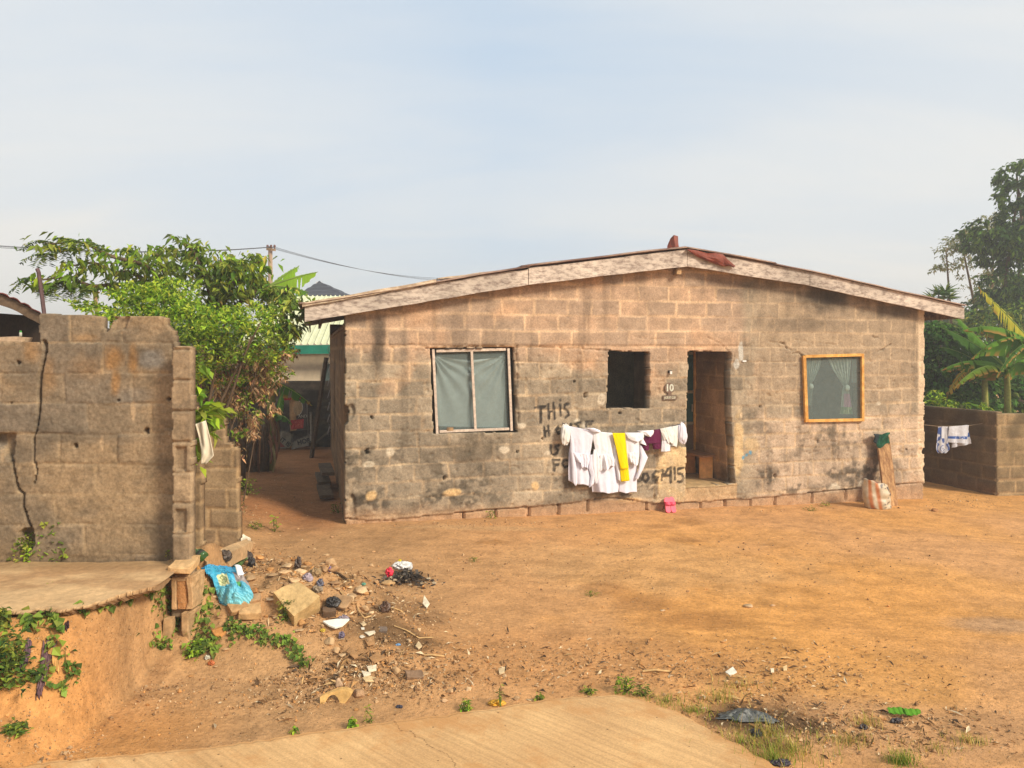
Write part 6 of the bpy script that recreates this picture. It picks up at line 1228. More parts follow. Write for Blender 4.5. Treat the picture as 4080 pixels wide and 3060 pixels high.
# ------------------------------------------------------------------ things along the house wall
def slipper(label, top, bot, half):
    g0 = np.array(WP(*bot, -0.17)); g0[2] = G(g0[0], g0[1])+0.004; t0 = np.array(WP(*top, -0.055))
    t_ = thing('slide_slipper', label, 'slipper', g0, 'pair of pink slippers'); ax = t0-g0; L = np.linalg.norm(ax); ax /= L
    sdv = np.array((EU[0], EU[1], 0)); sdv -= ax*sdv.dot(ax); sdv /= np.linalg.norm(sdv); nn = np.cross(sdv, ax); nn = nn if nn[1] < 0 else -nn
    pr = [(0,0.30),(0.03,0.62),(0.10,0.82),(0.25,0.84),(0.45,0.80),(0.65,0.96),(0.8,1.0),(0.92,0.82),(0.975,0.55),(1.0,0.28)]
    ring = [g0+ax*L*a+sdv*half*b for a, b in pr]+[g0+ax*L*a-sdv*half*b for a, b in pr[::-1]]; n = len(ring)
    mbx = MB(); V = np.array(ring+[p+nn*0.022 for p in ring]); mbx.add(V, [np.array([list(range(n))]), np.array([list(range(n, 2*n))[::-1]]), np.array([(i, (i+1)%n, (i+1)%n+n, i+n) for i in range(n)])], CA(240,90,112)); mbx.build('sole', MATS['slipper_foam'], t_, bevel=0.004)
    g_ = []
    for i in range(9):
        a = 0.50+0.18*i/8; g_.append([g0+ax*L*(a-0.05*math.sin(math.pi*k/12))+sdv*half*1.04*math.cos(math.pi*k/12)+nn*(0.018+0.042*math.sin(math.pi*k/12)**0.7) for k in range(13)])
    mbx = MB(); mbx.grid(g_, CA(226,74,102)); mbx.build('strap', MATS['slipper_foam'], t_, smooth=True, thick=0.005)
mat('slipper_foam', rough=0.55, ns=30, na=0.06, bd=0.0005, spec=0.35)
slipper('pink slide slipper leaning on the wall, the one nearer the washing', (2655,1984), (2662,2046), 0.046)
slipper('pink slide slipper leaning on the wall, the one nearer the doorstep', (2672,1982), (2684,2044), 0.046)
# bench in the porch
bn = thing('wooden_bench', 'plain wooden bench with plank legs standing inside the porch', 'bench', HW(uDL+0.7, 0.8, zF))
bz = zF+0.425; uA = Wm(2799, 1816, 0.5)[0]; b_n0 = HW(0,0,0); 
def PF(px, py, z): t = (EYE-z)*F/(py-HZ); return np.array(((px-CX)/F*t, t, z))
q0, q1 = PF(2800,1817,bz), PF(2857,1811,bz); q2 = q1+np.array((EW[0]*0.82-0.06, EW[1]*0.82, 0)); q3 = q0+np.array((EW[0]*0.82-0.06, EW[1]*0.82, 0)); th_ = np.array((0,0,0.03))
mb = MB(); mb.hexa([q0-th_, q1-th_, q2-th_, q3-th_, q0, q1, q2, q3], CA(160,116,80)); mb.build('seat_board', mat('bench_wood', rough=0.6, ns=10, na=0.3, bs=20, bd=0.002), bn, bevel=0.005)
lw = np.array(EU); ctr = (q0+q1)/2
for f in (0.12, 0.70):
    c0 = ctr+np.array((EW[0]*f-0.05*f, EW[1]*f, 0)); hw = 0.115; e3 = np.array((1,0.02,0)); w3 = np.array((0,0.035,0)); P8 = []
    for z in (zF+0.012, bz-0.03): P8 += [c0-e3*hw+np.array((0,0,z-c0[2])), c0+e3*hw+np.array((0,0,z-c0[2])), c0+e3*hw+w3+np.array((0,0,z-c0[2])), c0-e3*hw+w3+np.array((0,0,z-c0[2]))]
    mb = MB(); mb.hexa(P8, CA(226,164,100)); lg = mb.build('leg', MATS['bench_wood'], bn, bevel=0.003)
# number sign
def text_mesh(s, size, P0, ex, ez, mat_, name, parent, ext=0.0015, bold=0.0, sx=1.0):
    cu = bpy.data.curves.new('letters', 'FONT'); cu.body = s; cu.size = size; cu.align_x = 'CENTER'; cu.align_y = 'CENTER'; cu.extrude = ext; cu.offset = bold
    ob = bpy.data.objects.new('letters', cu); S.collection.objects.link(ob); dg = bpy.context.evaluated_depsgraph_get(); me = bpy.data.meshes.new_from_object(ob.evaluated_get(dg))
    V = np.array([v.co[:] for v in me.vertices]); ex = np.asarray(ex, float); ez = np.asarray(ez, float); ny = np.cross(ex, ez)
    W_ = np.asarray(P0)+V[:, :1]*ex*sx+V[:, 1:2]*ez+V[:, 2:3]*ny; by = {}
    for p in me.polygons: by.setdefault(len(p.vertices), []).append(list(p.vertices))
    bpy.data.objects.remove(ob); mbx = MB(); mbx.add(W_, [np.array(v) for v in by.values()], (1,1,1)); return mbx
EX3 = np.array((EU[0], EU[1], 0)); EZ3 = np.array((0,0,1.0)); NM3 = np.array((EN[0], EN[1], 0))
sg = thing('number_sign', 'small grey house number sign with number 10 between dark opening and doorway', 'sign', WP(2665, 1593, -0.02))
c0 = WP(2667, 1546, -0.012); r0 = 21.5*Yat(2667)/F; n = 28
mb = MB(); ring = [c0+EX3*r0*math.cos(2*math.pi*i/n)+EZ3*r0*math.sin(2*math.pi*i/n) for i in range(n)]
mb.add(np.array(ring+[p+NM3*0.012 for p in ring]), [np.array([list(range(n, 2*n))]), np.array([list(range(n))[::-1]]), np.array([(i, (i+1)%n, (i+1)%n+n, i+n) for i in range(n)])], CA(122,98,82)); dsc = mb.build('disc', M_paint, sg)
mb = text_mesh('10', 0.150, c0+NM3*0.0135-EX3*0.004, EX3, EZ3, None, '', None, bold=0.006, sx=0.98); mb.c = [np.broadcast_to(CA(206,206,188), mb.c[0].shape)]; mb.build('numeral', M_paint, dsc)
p0, p1 = WP(2636.5, 1593, -0.012), WP(2698, 1575.5, -0.012); pc = (p0+p1)/2
mb = MB(); hw, hh = 30.5*Yat(2667)/F, 9.0*Yat(2667)/F
mb.hexa([pc-EX3*hw-EZ3*hh, pc+EX3*hw-EZ3*hh, pc+EX3*hw-EZ3*hh-NM3*-0.012, pc-EX3*hw-EZ3*hh+NM3*0.012, pc-EX3*hw+EZ3*hh, pc+EX3*hw+EZ3*hh, pc+EX3*hw+EZ3*hh+NM3*0.012, pc-EX3*hw+EZ3*hh+NM3*0.012], CA(116,96,80))
mb.hexa([pc-EX3*.034+EZ3*hh, pc+EX3*.034+EZ3*hh, pc+EX3*.034+EZ3*hh+NM3*.011, pc-EX3*.034+EZ3*hh+NM3*.011, pc-EX3*.034+EZ3*.07, pc+EX3*.034+EZ3*.07, pc+EX3*.034+EZ3*.07+NM3*.011, pc-EX3*.034+EZ3*.07+NM3*.011], CA(118,96,82)); plq = mb.build('name_plate', M_paint, sg)
mb = text_mesh('JACOB EKITI CLOSE', 0.052, pc+NM3*0.0135, EX3, EZ3, None, '', None, bold=0.0012, sx=0.44); mb.c = [np.broadcast_to(CA(220,214,190), mb.c[0].shape)]; mb.build('lettering', M_paint, plq)
bk = thing('wall_bracket', 'tiny dark socket with a white dab high above the number sign', 'bracket', WP(2670,1490,-0.02))
mb = MB(); c0 = WP(2670,1481,-0.015); mb.box(c0, (0.06,0.03,0.045), col=CA(50,42,38)); mb.build('socket', M_paint, bk); mb = MB(); mb.box(c0+(0.008,-0.03,-0.012), (0.036,0.014,0.05), col=CA(236,232,224)); mb.build('white_dab', M_paint, bk)
mb = MB(); mb.box(WP(2966,1439,-0.012), (0.072,0.012,0.026), np.array([[EU[0],-EU[1],0],[EU[1],EU[0],0],[0,0,1]]), CA(236,236,232)); tag(mb.build('sticker', M_paint, bevel=0.002), 'small white sticker on the wall right of the doorway', 'sticker')
# plank leaning beside the right window, cloth over its top, striped bag at its foot
def lean(label, name, TL, TR, BR, BL, wt_, wb, th, m_, col, group=None, cat='plank'):
    def gb(p): q = np.array(WP(*p, wb)); q[2] = G(q[0], q[1])-0.01; return q
    tl, tr = WP(*TL, wt_), WP(*TR, wt_); br, bl2 = gb(BR), gb(BL); nv = np.cross(tr-tl, bl2-tl); nv /= np.linalg.norm(nv); nv = nv if nv[1] < 0 else -nv
    mbx = MB(); r_ = 14; g1 = np.array([[ (tl*(1-s)+tr*s)*(1-t)+(bl2*(1-s)+br*s)*t for s in (0,0.33,0.66,1)] for t in np.linspace(0,1,r_)]); g1 += (np.array([[0.006*(vn(i*0.8, k*1.3, 4)-0.5) for k in range(4)] for i in range(r_)])[..., None])*np.array((1,0,0)); g2 = g1+nv*th
    mbx.grid(g2, col); mbx.grid(g1[:, ::-1], col)
    for A_, B_ in ((g1[:,0], g2[:,0]), (g2[:,-1], g1[:,-1]), (g2[0], g1[0]), (g1[-1], g2[-1])): mbx.grid(np.stack([A_, B_], 1), col)
    return tag(mbx.build(name, m_), label, cat, group)
lean('rough wooden plank leaning on the wall beside the right window', 'wooden_plank', (3489,1742), (3538,1742), (3573,1982), (3522,1990), -0.05, -0.42, 0.035, grain('rough_plank', C(140,100,66), C(196,152,104), (0,0,0), stretch=(4,4,0.7), scale=5), None)
mb = MB(); g_ = []; cs = []
for i in range(22):
    row = []; cr_ = []
    for k in range(20):
        s_, t = k/19, i/21; x = 3482+64*s_-4*t; y = 1737+14*math.sin(s_*2)*0+(-9 if t < 0.15 else 0)*0; x = x+5*math.sin(t*3.0+s_*4)*(t > 0.2); lng = 0.55+0.25*vn(s_*5, 1, 3) if s_ < 0.3 else 0.55+0.75*math.sin(min(3.14, (s_-0.3)/0.7*2.7+0.35))**0.6; yy = 1728+(t-0.15)*60*lng if t > 0.15 else 1728+(0.15-t)*34+5*math.sin(s_*5)
        w_ = -0.115-0.02*math.sin(3.1*t)-0.022*math.sin(s_*8+t*5)-0.012*vn(s_*9, t*9, 2) if t > 0.15 else -0.03-0.1*t/0.15
        row.append(WP(x, yy, w_)); c = CA(36, 84, 62)*(0.4+1.1*vn(s_*9, t*9, 4)); c = CA(190,220,120) if vn(s_*11+3, t*9, 7) > 0.88 else c; cr_.append(CA(52,62,66) if s_ < 0.28 else c)
    g_.append(row); cs.append(cr_)
mb.grid(g_, np.array(cs)); tag(mb.build('green_rag', M_cloth, smooth=True, thick=0.006), 'dark green rag draped over the top of the leaning plank', 'rag')
bg_ = thing('woven_bag', 'crumpled white woven bag with orange stripes at the foot of the leaning plank', 'bag', gp(3500, 2028))
c0 = gp(3505, 2026); n, m = 44, 26; g_ = []; cs = []
for i in range(m):
    t = i/(m-1); row = []; cr_ = []
    for k in range(n):
        a = 2*math.pi*k/(n-1); ca, sa = math.cos(a), math.sin(a); e_ = 2.6; rr_ = 1/((abs(ca)**e_+abs(sa)**e_)**(1/e_))
        wdt = (0.205+0.03*math.sin(t*3)-0.03*t)*(0.75 if t < 0.03 else 1); dpt = 0.15*(1-0.5*t); top_h = 0.44+0.05*ca*-1+0.05*(vn(ca*2+3, sa*2, 5)-0.5)
        dz = (fbm(a*2.2, t*5, 3, 4)-0.5)*0.06
        row.append(c0+np.array((-0.01-0.05*t+(wdt*rr_+dz)*ca, 0.03+(dpt*rr_+dz)*sa, t*top_h))); st_ = ca; f = math.sin(a) < 0
        cc_ = CA(200,180,150)
        if f and (-0.78 < ca < -0.52 or -0.30 < ca < -0.02): cc_ = CA(186,112,60)
        elif f and ca > 0.15 and vn(ca*9, t*14, 3) > 0.72: cc_ = CA(84,72,70)
        elif not f and abs(ca) < 0.3: cc_ = CA(186,112,60)
        cr_.append(cc_*(0.86+0.25*vn(ca*7, t*14, 6)))
    g_.append(row); cs.append(cr_)
mb = MB(); mb.grid(g_, np.array(cs)); mb.build('bag_body', M_plastic, bg_, smooth=True, thick=0.003)
mb = MB(); mb.grid([[c0+np.array((-0.06+0.13*math.cos(a)*r, 0.03+0.07*math.sin(a)*r, 0.36+0.06*vn(a*2, r*3, 5)+0.04*(1-r))) for a in np.linspace(0, 2*math.pi, 18)] for r in np.linspace(0.05, 1, 7)], CA(140,110,96)); mb.build('bag_contents', M_cloth, bg_, smooth=True)
# boards lying on the left eaves
def roof_board(label, A_, B_, wd, th, w, lift):
    ua, za = Wm(*A_, w); ub, zb = Wm(*B_, w); mbx = MB(); n = 12; ra = []
    us = np.linspace(ua, ub, n); zs = np.linspace(za, zb, n)
    lo = [HW(u, w, z-th+0.004*math.sin(i*2)) for i, (u, z) in enumerate(zip(us, zs))]; hi = [HW(u, w, z+0.004*math.sin(i*1.3)) for i, (u, z) in enumerate(zip(us, zs))]
    h2_ = [HW(u, w+wd, z+0.005) for u, z in zip(us, zs)]; l2 = [HW(u, w+wd, z-th) for u, z in zip(us, zs)]
    mbx.grid([lo, hi, h2_, l2, lo]); [mbx.add([lo[k], hi[k], h2_[k], l2[k]], np.array([(0,1,2,3)])) for k in (0, n-1)]
    return tag(mbx.build('wooden_plank', M_pale), label, 'plank')
M_pale = grain('pale_plank', C(176,150,124), C(226,204,174), (0,0,math.radians(-17)), stretch=(0.5,3,3), scale=7)
roof_board('pale weathered board lying loose along the left roof edge', (1204,1207), (1738,1113), 0.2, 0.055, FW-0.04, 0)
roof_board('darker warped board lying on the roof just right of the pale one', (1745,1108), (2050,1068), 0.16, 0.02, FW+0.15, 0)

# ------------------------------------------------------------------ junk at the end of the alley
YJ = 18.8
def JP(u, v, Y=YJ): return ray(1030+u*0.1567, 1560+v*0.1567, Y)
pb = thing('poster_board', 'burnt poster board with red text panel leaning on the alley end wall', 'poster', JP(1000, 1470))
def jsheet(pts, Y, nx=20, ny=20, nz=0.03, colf=None, col=None, seed=0):
    tl, tr, br, bl2 = [JP(*p, Y) for p in pts]; g_ = []; cs = []
    for i in range(ny):
        t = i/(ny-1); row = []; c_ = []
        for k in range(nx):
            s_ = k/(nx-1); row.append((tl*(1-s_)+tr*s_)*(1-t)+(bl2*(1-s_)+br*s_)*t+np.array((0, nz*(fbm(s_*4, t*4, 3, seed)-0.5)*2+0.3*(1-t), 0))); c_.append(colf(s_, t) if colf else col)
        g_.append(row); cs.append(c_)
    mbx = MB(); mbx.grid(g_, np.array(cs)); return mbx
def pcol(s, t):
    n2 = fbm(s*5, t*6, 4, 5); c = CA(72,60,50) if s > 0.3+0.2*n2 else CA(172,130,86); c = c*(0.7+0.7*n2)
    if 0.68 < t < 0.96 and 0.06 < s < 0.80: c = CA(178, 48, 44)*(0.75+0.4*n2)
    if 0.72 < t < 0.92 and 0.30 < s < 0.72 and int(t*42) % 2 == 0 and vn(s*26, int(t*42), 3) > 0.35: c = CA(206,120,96)
    r = math.hypot((s-0.46)/0.24, (t-0.32)/0.23)
    if r < 1: c = lerp(CA(176,142,98), CA(120,90,62), 0.6*fbm(s*9, t*9, 3, 6))
    if 0.93 < r < 1.0 and s > 0.44: c = CA(214,204,182)
    return c
jsheet([(690,180),(1215,175),(1215,950),(800,1010)], YJ, 70, 90, 0.03, pcol).build('printed_sheet', M_paint, pb, thick=0.01)
mb = MB(); mb.beam(JP(650,200,YJ+0.25), JP(1070,160,YJ+0.25), 0.04, 0.05, col=CA(190,40,40)); mb.build('top_strip', M_paint, pb)
mb = text_mesh('AND', 0.10, JP(1095,640,YJ)+np.array((0,0.10,0)), (1,0,0.02), (0,0,1), None, '', None); mb.c = [np.broadcast_to(CA(190,180,160), mb.c[0].shape)]; mb.build('lettering', M_paint, pb)
mb = MB(); mb.tube([JP(1245,300,YJ+.1), JP(1275,1300,YJ+.05)], 0.022, 6, CA(110,98,86)); mb.build('frame_tube', M_metal, pb)
m1 = thing('metal_sheet', 'scrap sheet lettered IT IS leaning left of the red poster', 'scrap sheet', JP(620,1440))
jsheet([(430,800),(790,760),(800,1440),(160,1450)], YJ-0.1, 24, 24, 0.04, lambda s, t: (CA(128,116,98) if t > 0.25+0.3*vn(s*4, 2, 3) else CA(60,50,42))*(0.7+0.6*fbm(s*6, t*6, 3, 8)), seed=3).build('sheet', M_paint, m1, thick=0.008)
mb = text_mesh('IT IS', 0.15, JP(690,1285,YJ-0.17)+np.array((0,-0.04,0)), (0.80,0,-0.60), (0.60,0,0.80), None, '', None, bold=0.004); mb.c = [np.broadcast_to(CA(30,28,28), mb.c[0].shape)]; mb.build('lettering', M_paint, m1)
mb = MB(); mb.grid([[JP(480,1220,YJ-.2), JP(500,1230,YJ-.2)], [JP(510,1420,YJ-.2), JP(680,1410,YJ-.2)]], CA(130,66,52)); mb.build('red_corner', M_paint, m1, thick=0.006)
m2 = thing('metal_sheet', 'scrap grey sheet with large letters lying under the red poster', 'scrap sheet', JP(1120,1430))
jsheet([(820,1040),(1270,1000),(1280,1370),(830,1480)], YJ-0.12, 20, 20, 0.04, lambda s, t: (CA(66,54,46) if (t < 0.35-0.3*s+0.25) else CA(126,114,98))*(0.7+0.6*fbm(s*6, t*6, 3, 9)), seed=4).build('sheet', M_paint, m2, thick=0.008)
mb = text_mesh('HOR', 0.15, JP(1160,1270,YJ-0.12)+np.array((0,-0.02,0)), (0.97,0,0.24), (-0.24,0,0.97), None, '', None, bold=0.005); mb.c = [np.broadcast_to(CA(40,36,36), mb.c[0].shape)]; mb.build('lettering', M_paint, m2)
mb = MB(); mb.tube([JP(1325,520,YJ+.15), JP(1345,900,YJ+.05), JP(1340,1290,YJ-.05)], 0.035, 7, CA(140,128,112)); tag(mb.build('metal_pipe', M_metal), 'pale upright pipe beside the red poster at the alley end', 'pipe')
mb = MB(); mb.beam(JP(1500,1260,YJ+.2), JP(1850,960,YJ+.2), 0.04, 0.2, up=(0,1,0), col=CA(116,104,84)); tag(mb.build('wooden_plank', M_stone), 'grey board propped diagonally against the alley end wall', 'plank')
# along the house's left wall
def side(w, z, out=0.05): return HW(0, w, z)-np.array((math.cos(PH), math.sin(PH), 0))*out
mb = MB(); mb.beam(side(6.9,0.0,0.45), side(6.9,2.3,0.12), 0.05, 0.22, up=(0,1,0), col=CA(96,70,52)); tag(mb.build('wooden_plank', M_bark), 'dark tall plank leaning on the house side wall in the alley', 'plank')
mb = MB(); g_ = []
for i in range(24): t = i/23; g_.append([side(5.0+0.5*s_, 2.55-1.9*t, 0.10+0.025*math.sin(i*2.1)) for s_ in (0, 1)])
mb.grid(g_, CA(92,76,68)); tag(mb.build('corrugated_sheet', M_metal, thick=0.005), 'rusty corrugated sheet hanging on the house side wall in the alley', 'metal sheet')
for i, (w, z, o_) in enumerate(((3.0,0.30,0.16),(3.1,0.12,0.22),(2.2,0.05,0.2))):
    mb = MB(); mb.beam(side(w-0.3, z, o_), side(w+0.7, z+0.03, o_+0.05), 0.22, 0.06, col=CA(90,70,58)); tag(mb.build('wooden_plank', M_bark), ('upper dark board stacked low by the house side wall','lower dark board stacked by the house side wall','short board lying nearest the alley mouth by the house side')[i], 'plank')
# white rag in the climber
g_ = []
for i in range(26):
    t = i/25; lx, ly = edge_at([(778,1690),(792,1740),(800,1790),(802,1848)], t); rx, ry = edge_at([(820,1675),(836,1740),(852,1816),(822,1848)], t); g_.append([ray(lx+(rx-lx)*k/15, ly+(ry-ly)*k/15, 6.55+0.012*math.sin(k*0.5+t*4)+0.02*(vn(k*0.3, t*4, 3)-0.5)) for k in range(16)])
mb = MB(); mb.grid(g_, CA(232,220,196)); tag(mb.build('white_rag', M_cloth, smooth=True, thick=0.004), 'cream rag hanging in the climber behind the pillar', 'rag')
# lump of concrete on the wall and a small bottle standing on it
mb = MB()
def rough(mbx, c, d, R=None, col=(1,1,1), seed=0, n=5, amp=0.012):
    """a block with worn faces and edges"""
    c = np.asarray(c, float); d = np.asarray(d, float); R = np.eye(3) if R is None else np.asarray(R); L = np.linspace(-0.5, 0.5, n)
    for ax in range(3):
        for sg_ in (-1, 1):
            A_, B_ = np.meshgrid(L, L); P = np.zeros((n, n, 3)); P[..., ax] = sg_*0.5; P[..., (ax+1)%3] = A_; P[..., (ax+2)%3] = B_
            if sg_ < 0: P = P[:, ::-1]
            Q = P*d; k = np.stack([vn(Q[..., 0]*9+seed*3.7, Q[..., 1]*9+Q[..., 2]*13, s) for s in (1, 2, 3)], -1)-0.5
            cut = (np.abs(P) > 0.49).sum(-1) >= 2; Q = Q+k*amp*2; Q[cut] *= (1-0.05)
            mbx.grid(Q@R.T+c, col)
    return mbx
zt = 2.509; c0 = np.array(((48-CX)/F*6.34, 6.34, zt+0.027)); rough(mb, c0, (0.26,0.12,0.055), col=CA(176,150,122), seed=3); tag(mb.build('concrete_chunk', M_stone, smooth=False), 'flat concrete lump lying on top of the cracked wall at far left', 'concrete chunk')
bt_ = thing('plastic_bottle', 'tiny bottle with green cap standing on the wall top lump', 'bottle', c0+np.array((0.07,0,0.028)))
mb = MB(); b0 = c0+np.array((0.07,0,0.026)); mb.tube([b0, b0+(0,0,0.03), b0+(0,0,0.035)], [0.011,0.011,0.007], 10, CA(190,190,176)); mb.build('bottle_body', M_plastic, bt_, smooth=True); mb = MB(); mb.tube([b0+(0,0,0.033), b0+(0,0,0.048)], 0.0085, 10, CA(70,150,70)); mb.build('cap', M_plastic, bt_)
# ------------------------------------------------------------------ broken column under the pillar, loose blocks, rubble
def rot(rx, ry, rz):
    return np.array(Matrix.Rotation(rz, 3, 'Z') @ Matrix.Rotation(ry, 3, 'Y') @ Matrix.Rotation(rx, 3, 'X'))
YC_ = 6.0
def cq(px, py, Y=YC_): return ray(px, py, Y)
SB = CA(190,154,112)
mb = MB(); c0 = cq(727, 2262); rough(mb, (c0[0]-0.01, 6.07, 0.775), (0.175,0.26,0.055), rot(0.10,0.03,0.05), CA(206,168,120), 5, 7, 0.014); tag(mb.build('broken_block', M_stone), 'flat slab of broken block capping the ruined column under the pillar', 'broken block')
hb = thing('hollow_block', 'hollow block standing on end in the ruined column under the capping slab', 'block', (cq(720,2430)[0], 6.08, 0.42))
x0, x1, zt_, zb_ = cq(680,0)[0], cq(762,0)[0], EYE-(2300-HZ)/F*YC_, EYE-(2436-HZ)/F*YC_
mb = MB(); rough(mb, ((x0+0.018), 6.13, (zt_+zb_)/2), (0.04,0.24,zt_-zb_), col=SB, seed=6, n=6, amp=0.01); rough(mb, ((x1-0.02), 6.13, (zt_+zb_)/2), (0.045,0.24,zt_-zb_), col=SB, seed=7, n=6, amp=0.01); rough(mb, ((x0+x1)/2, 6.13, zt_-0.018), (x1-x0-0.07,0.22,0.035), col=SB, seed=8, n=6); mb.build('shell', M_stone, hb)
mb = MB(); rough(mb, ((x0+x1)/2, 6.125, (zt_+zb_)/2-0.01), (x1-x0-0.075,0.2,zt_-zb_-0.03), col=CA(196,142,92), seed=9); mb.build('earth_fill', M_soil, hb)
mb = MB(); zb2 = EYE-(2580-HZ)/F*YC_; rough(mb, (cq(742,0)[0], 6.1, (zb_+zb2)/2), (0.062,0.24,zb_-zb2-0.005), rot(0,0.05,0), SB*0.92, 10, 7, 0.014); tag(mb.build('broken_block', M_stone), 'narrow upright shard at the bottom of the ruined column', 'broken block')
g0 = gp(664, 2555); mb = MB(); rough(mb, g0+np.array((0,0.04,0.075)), (0.062,0.07,0.19), rot(0,0.05,0.1), SB, 11, 6, 0.012); tag(mb.build('broken_block', M_stone), 'short standing block stub left of the ruined column on the bank', 'broken block')
def ROCK(seed, flat=0.6, n=16):
    r = np.random.default_rng(seed); P = r.normal(size=(n, 3)); P /= np.linalg.norm(P, axis=1)[:, None]; P *= r.uniform(0.75, 1.05, (n, 1)); P[:, 2] *= flat
    bm = bmesh.new(); [bm.verts.new(p) for p in P]; h = bmesh.ops.convex_hull(bm, input=bm.verts); bm.verts.ensure_lookup_table()
    dele = [v for v in bm.verts if not v.link_faces]; bmesh.ops.delete(bm, geom=dele, context='VERTS')
    bmesh.ops.bevel(bm, geom=bm.edges[:], offset=0.07, segments=1, affect='EDGES'); bmesh.ops.triangulate(bm, faces=bm.faces[:])
    bm.verts.index_update(); V = np.array([v.co[:] for v in bm.verts]); Fc = np.array([[v.index for v in f.verts] for f in bm.faces]); bm.free(); return V, Fc
RK = [ROCK(i+20, flat=(0.45,0.6,0.8,0.3)[i % 4]) for i in range(12)]
def rock(label, px, py, wpx, k, col, hfac=1.0, rz=None, group=None, name='stone', cat='stone', sink=0.25, m_=None):
    p = gp(px, py); s_ = wpx*p[1]/F/2/0.95; V, Fc = RK[k % 12]; V = V@rot(0, 0, rng.uniform(0, 6.28) if rz is None else rz).T*np.array((s_, s_*0.8, s_*hfac)); p = p+np.array((0, 0, -V[:, 2].min()*(1-sink*2)))
    mbx = MB(); mbx.add(V+p, Fc, np.asarray(col)*(0.85+0.3*vn(V[:, 0]*30, V[:, 2]*30, k))[:, None]); return tag(mbx.build(name, m_ or M_stone), label, cat, group)
SC = [CA(196,160,118), CA(178,144,106), CA(204,172,132), CA(164,128,92), CA(190,140,88)]
rock('largest round orange earth lump below the creeper by the column', 868, 2538, 66, 2, CA(196,138,80), 0.9)
rock('round stone at the right lower corner of the big tilted block', 1203, 2500, 42, 6, CA(196,148,96), 0.9)
rock('brown stone beside the blue bag', 1016, 2362, 36, 10, CA(184,128,80), 1.0)
rock('orange stone squeezed between the column and the blue bag', 790, 2290, 30, 6, CA(206,150,88), 1.6)
rock('flat stone beside the ash pile', 1545, 2330, 64, 1, CA(206,166,116), 0.7)
rock('small stone left of the ash pile stone', 1497, 2326, 30, 2, CA(186,146,104), 0.9)
rock('pale standing stone above the beige basin piece', 1352, 2740, 40, 6, CA(204,170,136), 1.6)
rock('pale boulder right of the beige basin piece', 1430, 2775, 60, 2, CA(186,148,112), 0.9)
rock('squarish pale stone near the road edge', 1792, 2760, 44, 9, CA(204,164,120), 0.9)
rock('second pale stone nearer the road edge', 1770, 2800, 34, 5, CA(206,166,124), 0.8)
rock('pale stone lying alone in the middle of the yard', 2980, 2420, 50, 1, CA(196,164,126), 0.6)
rock('small stone at the right of the yard stone', 3080, 2415, 26, 5, CA(200,160,120), 0.6)
rock('smaller stone on the damp track', 2640, 2435, 26, 5, CA(206,176,140), 0.5)
rock('brown stone at the foot of the striped bag', 3725, 2038, 30, 2, CA(176,128,84), 0.9)
rock('stone at the alley mouth left bank', 975, 1985, 30, 2, CA(170,130,92), 0.8)
rock('stone in the open ground before the alley', 1490, 2200, 22, 5, CA(200,156,110), 0.7)
rock('small stone in the ground near the house corner', 1322, 2142, 20, 5, CA(196,150,108), 0.7)
rock('boulder at the left bank behind the white broken tile', 870, 2105, 90, 1, CA(196,148,98), 0.6)
rock('white round pebble at the edge of the ash stain', 1442, 2546, 30, 5, CA(206,196,176), 0.7)
rock('pale lumpy rubble stone below the white shard', 1315, 2570, 52, 10, CA(206,172,130), 1.0)
rock('rounded rubble stone touching the lumpy pale one', 1340, 2600, 40, 6, CA(206,168,124), 0.9)
for i, (x, y, w_) in enumerate(((1232,2565,24),(1296,2640,26),(1366,2620,40),(1470,2570,38),(1380,2340,40),(1340,2350,36),(1420,2360,30),(1395,2395,44),(1260,2300,24),(1225,2250,40),(1330,2270,24),(1200,2230,22),(1480,2470,26),(1590,2600,34),(1540,2660,30),(1580,2685,46),(1620,2700,30),(1640,2740,36),(1500,2720,40),(1560,2740,28),(1690,2690,40),(1700,2630,36),(1510,2640,24),(1180,2720,26),(760,2695,30),(900,2600,30),(860,2660,26),(1630,2560,24),(1745,2600,22),(2095,2640,26),(2140,2740,24),(2060,2790,30),(2110,2790,30),(1240,2800,22),(1420,2830,24),(1500,2800,22),(1030,2500,36),(1100,2470,30),(1080,2500,26),(1060,2460,24),(930,2440,30),(860,2410,26),(830,2470,24),(905,2100,24),(950,2190,18),(1880,2700,22),(2250,2700,20),(2010,2700,22),(2500,2600,20),(2880,2560,22))):
    rock('small broken pale brown stone among the scattered rubble', x, y, w_, i*5+3, SC[i % 5], rng.uniform(0.6, 1.1), group='small stones of the scattered rubble')
rock('small stone on the apron by the wall foot', 395, 2240, 40, 3, CA(196,150,110), 0.5); rock('flat broken stone on the apron behind the slender weed', 420, 2236, 60, 3, CA(190,150,112), 0.35, sink=0.1); rock('rounded stone at the left wall foot beside the bushy weed', 140, 2275, 40, 2, CA(196,146,92), 0.7); rock('stone at the far left end of the apron', 45, 2255, 46, 6, CA(184,138,92), 0.7); rock('stone hidden in the wall corner', 545, 2232, 40, 5, CA(176,138,100), 0.5)
RR = np.random.default_rng(5)
for i in range(150):
    x, y = RR.normal(1180, 160), RR.normal(2360, 85)
    if not (860 < x < 1620 and 2210 < y < 2620): x, y = RR.uniform(1180, 1620), RR.uniform(2300, 2600)
    rock('tiny broken rubble stone on the heap around the tilted block', x, y, RR.uniform(14, 32)+44*RR.random()**3, i*7+1, SC[i % 5]*RR.uniform(0.85, 1.3), RR.uniform(0.25, 1.0), group='tiny rubble on the heap')
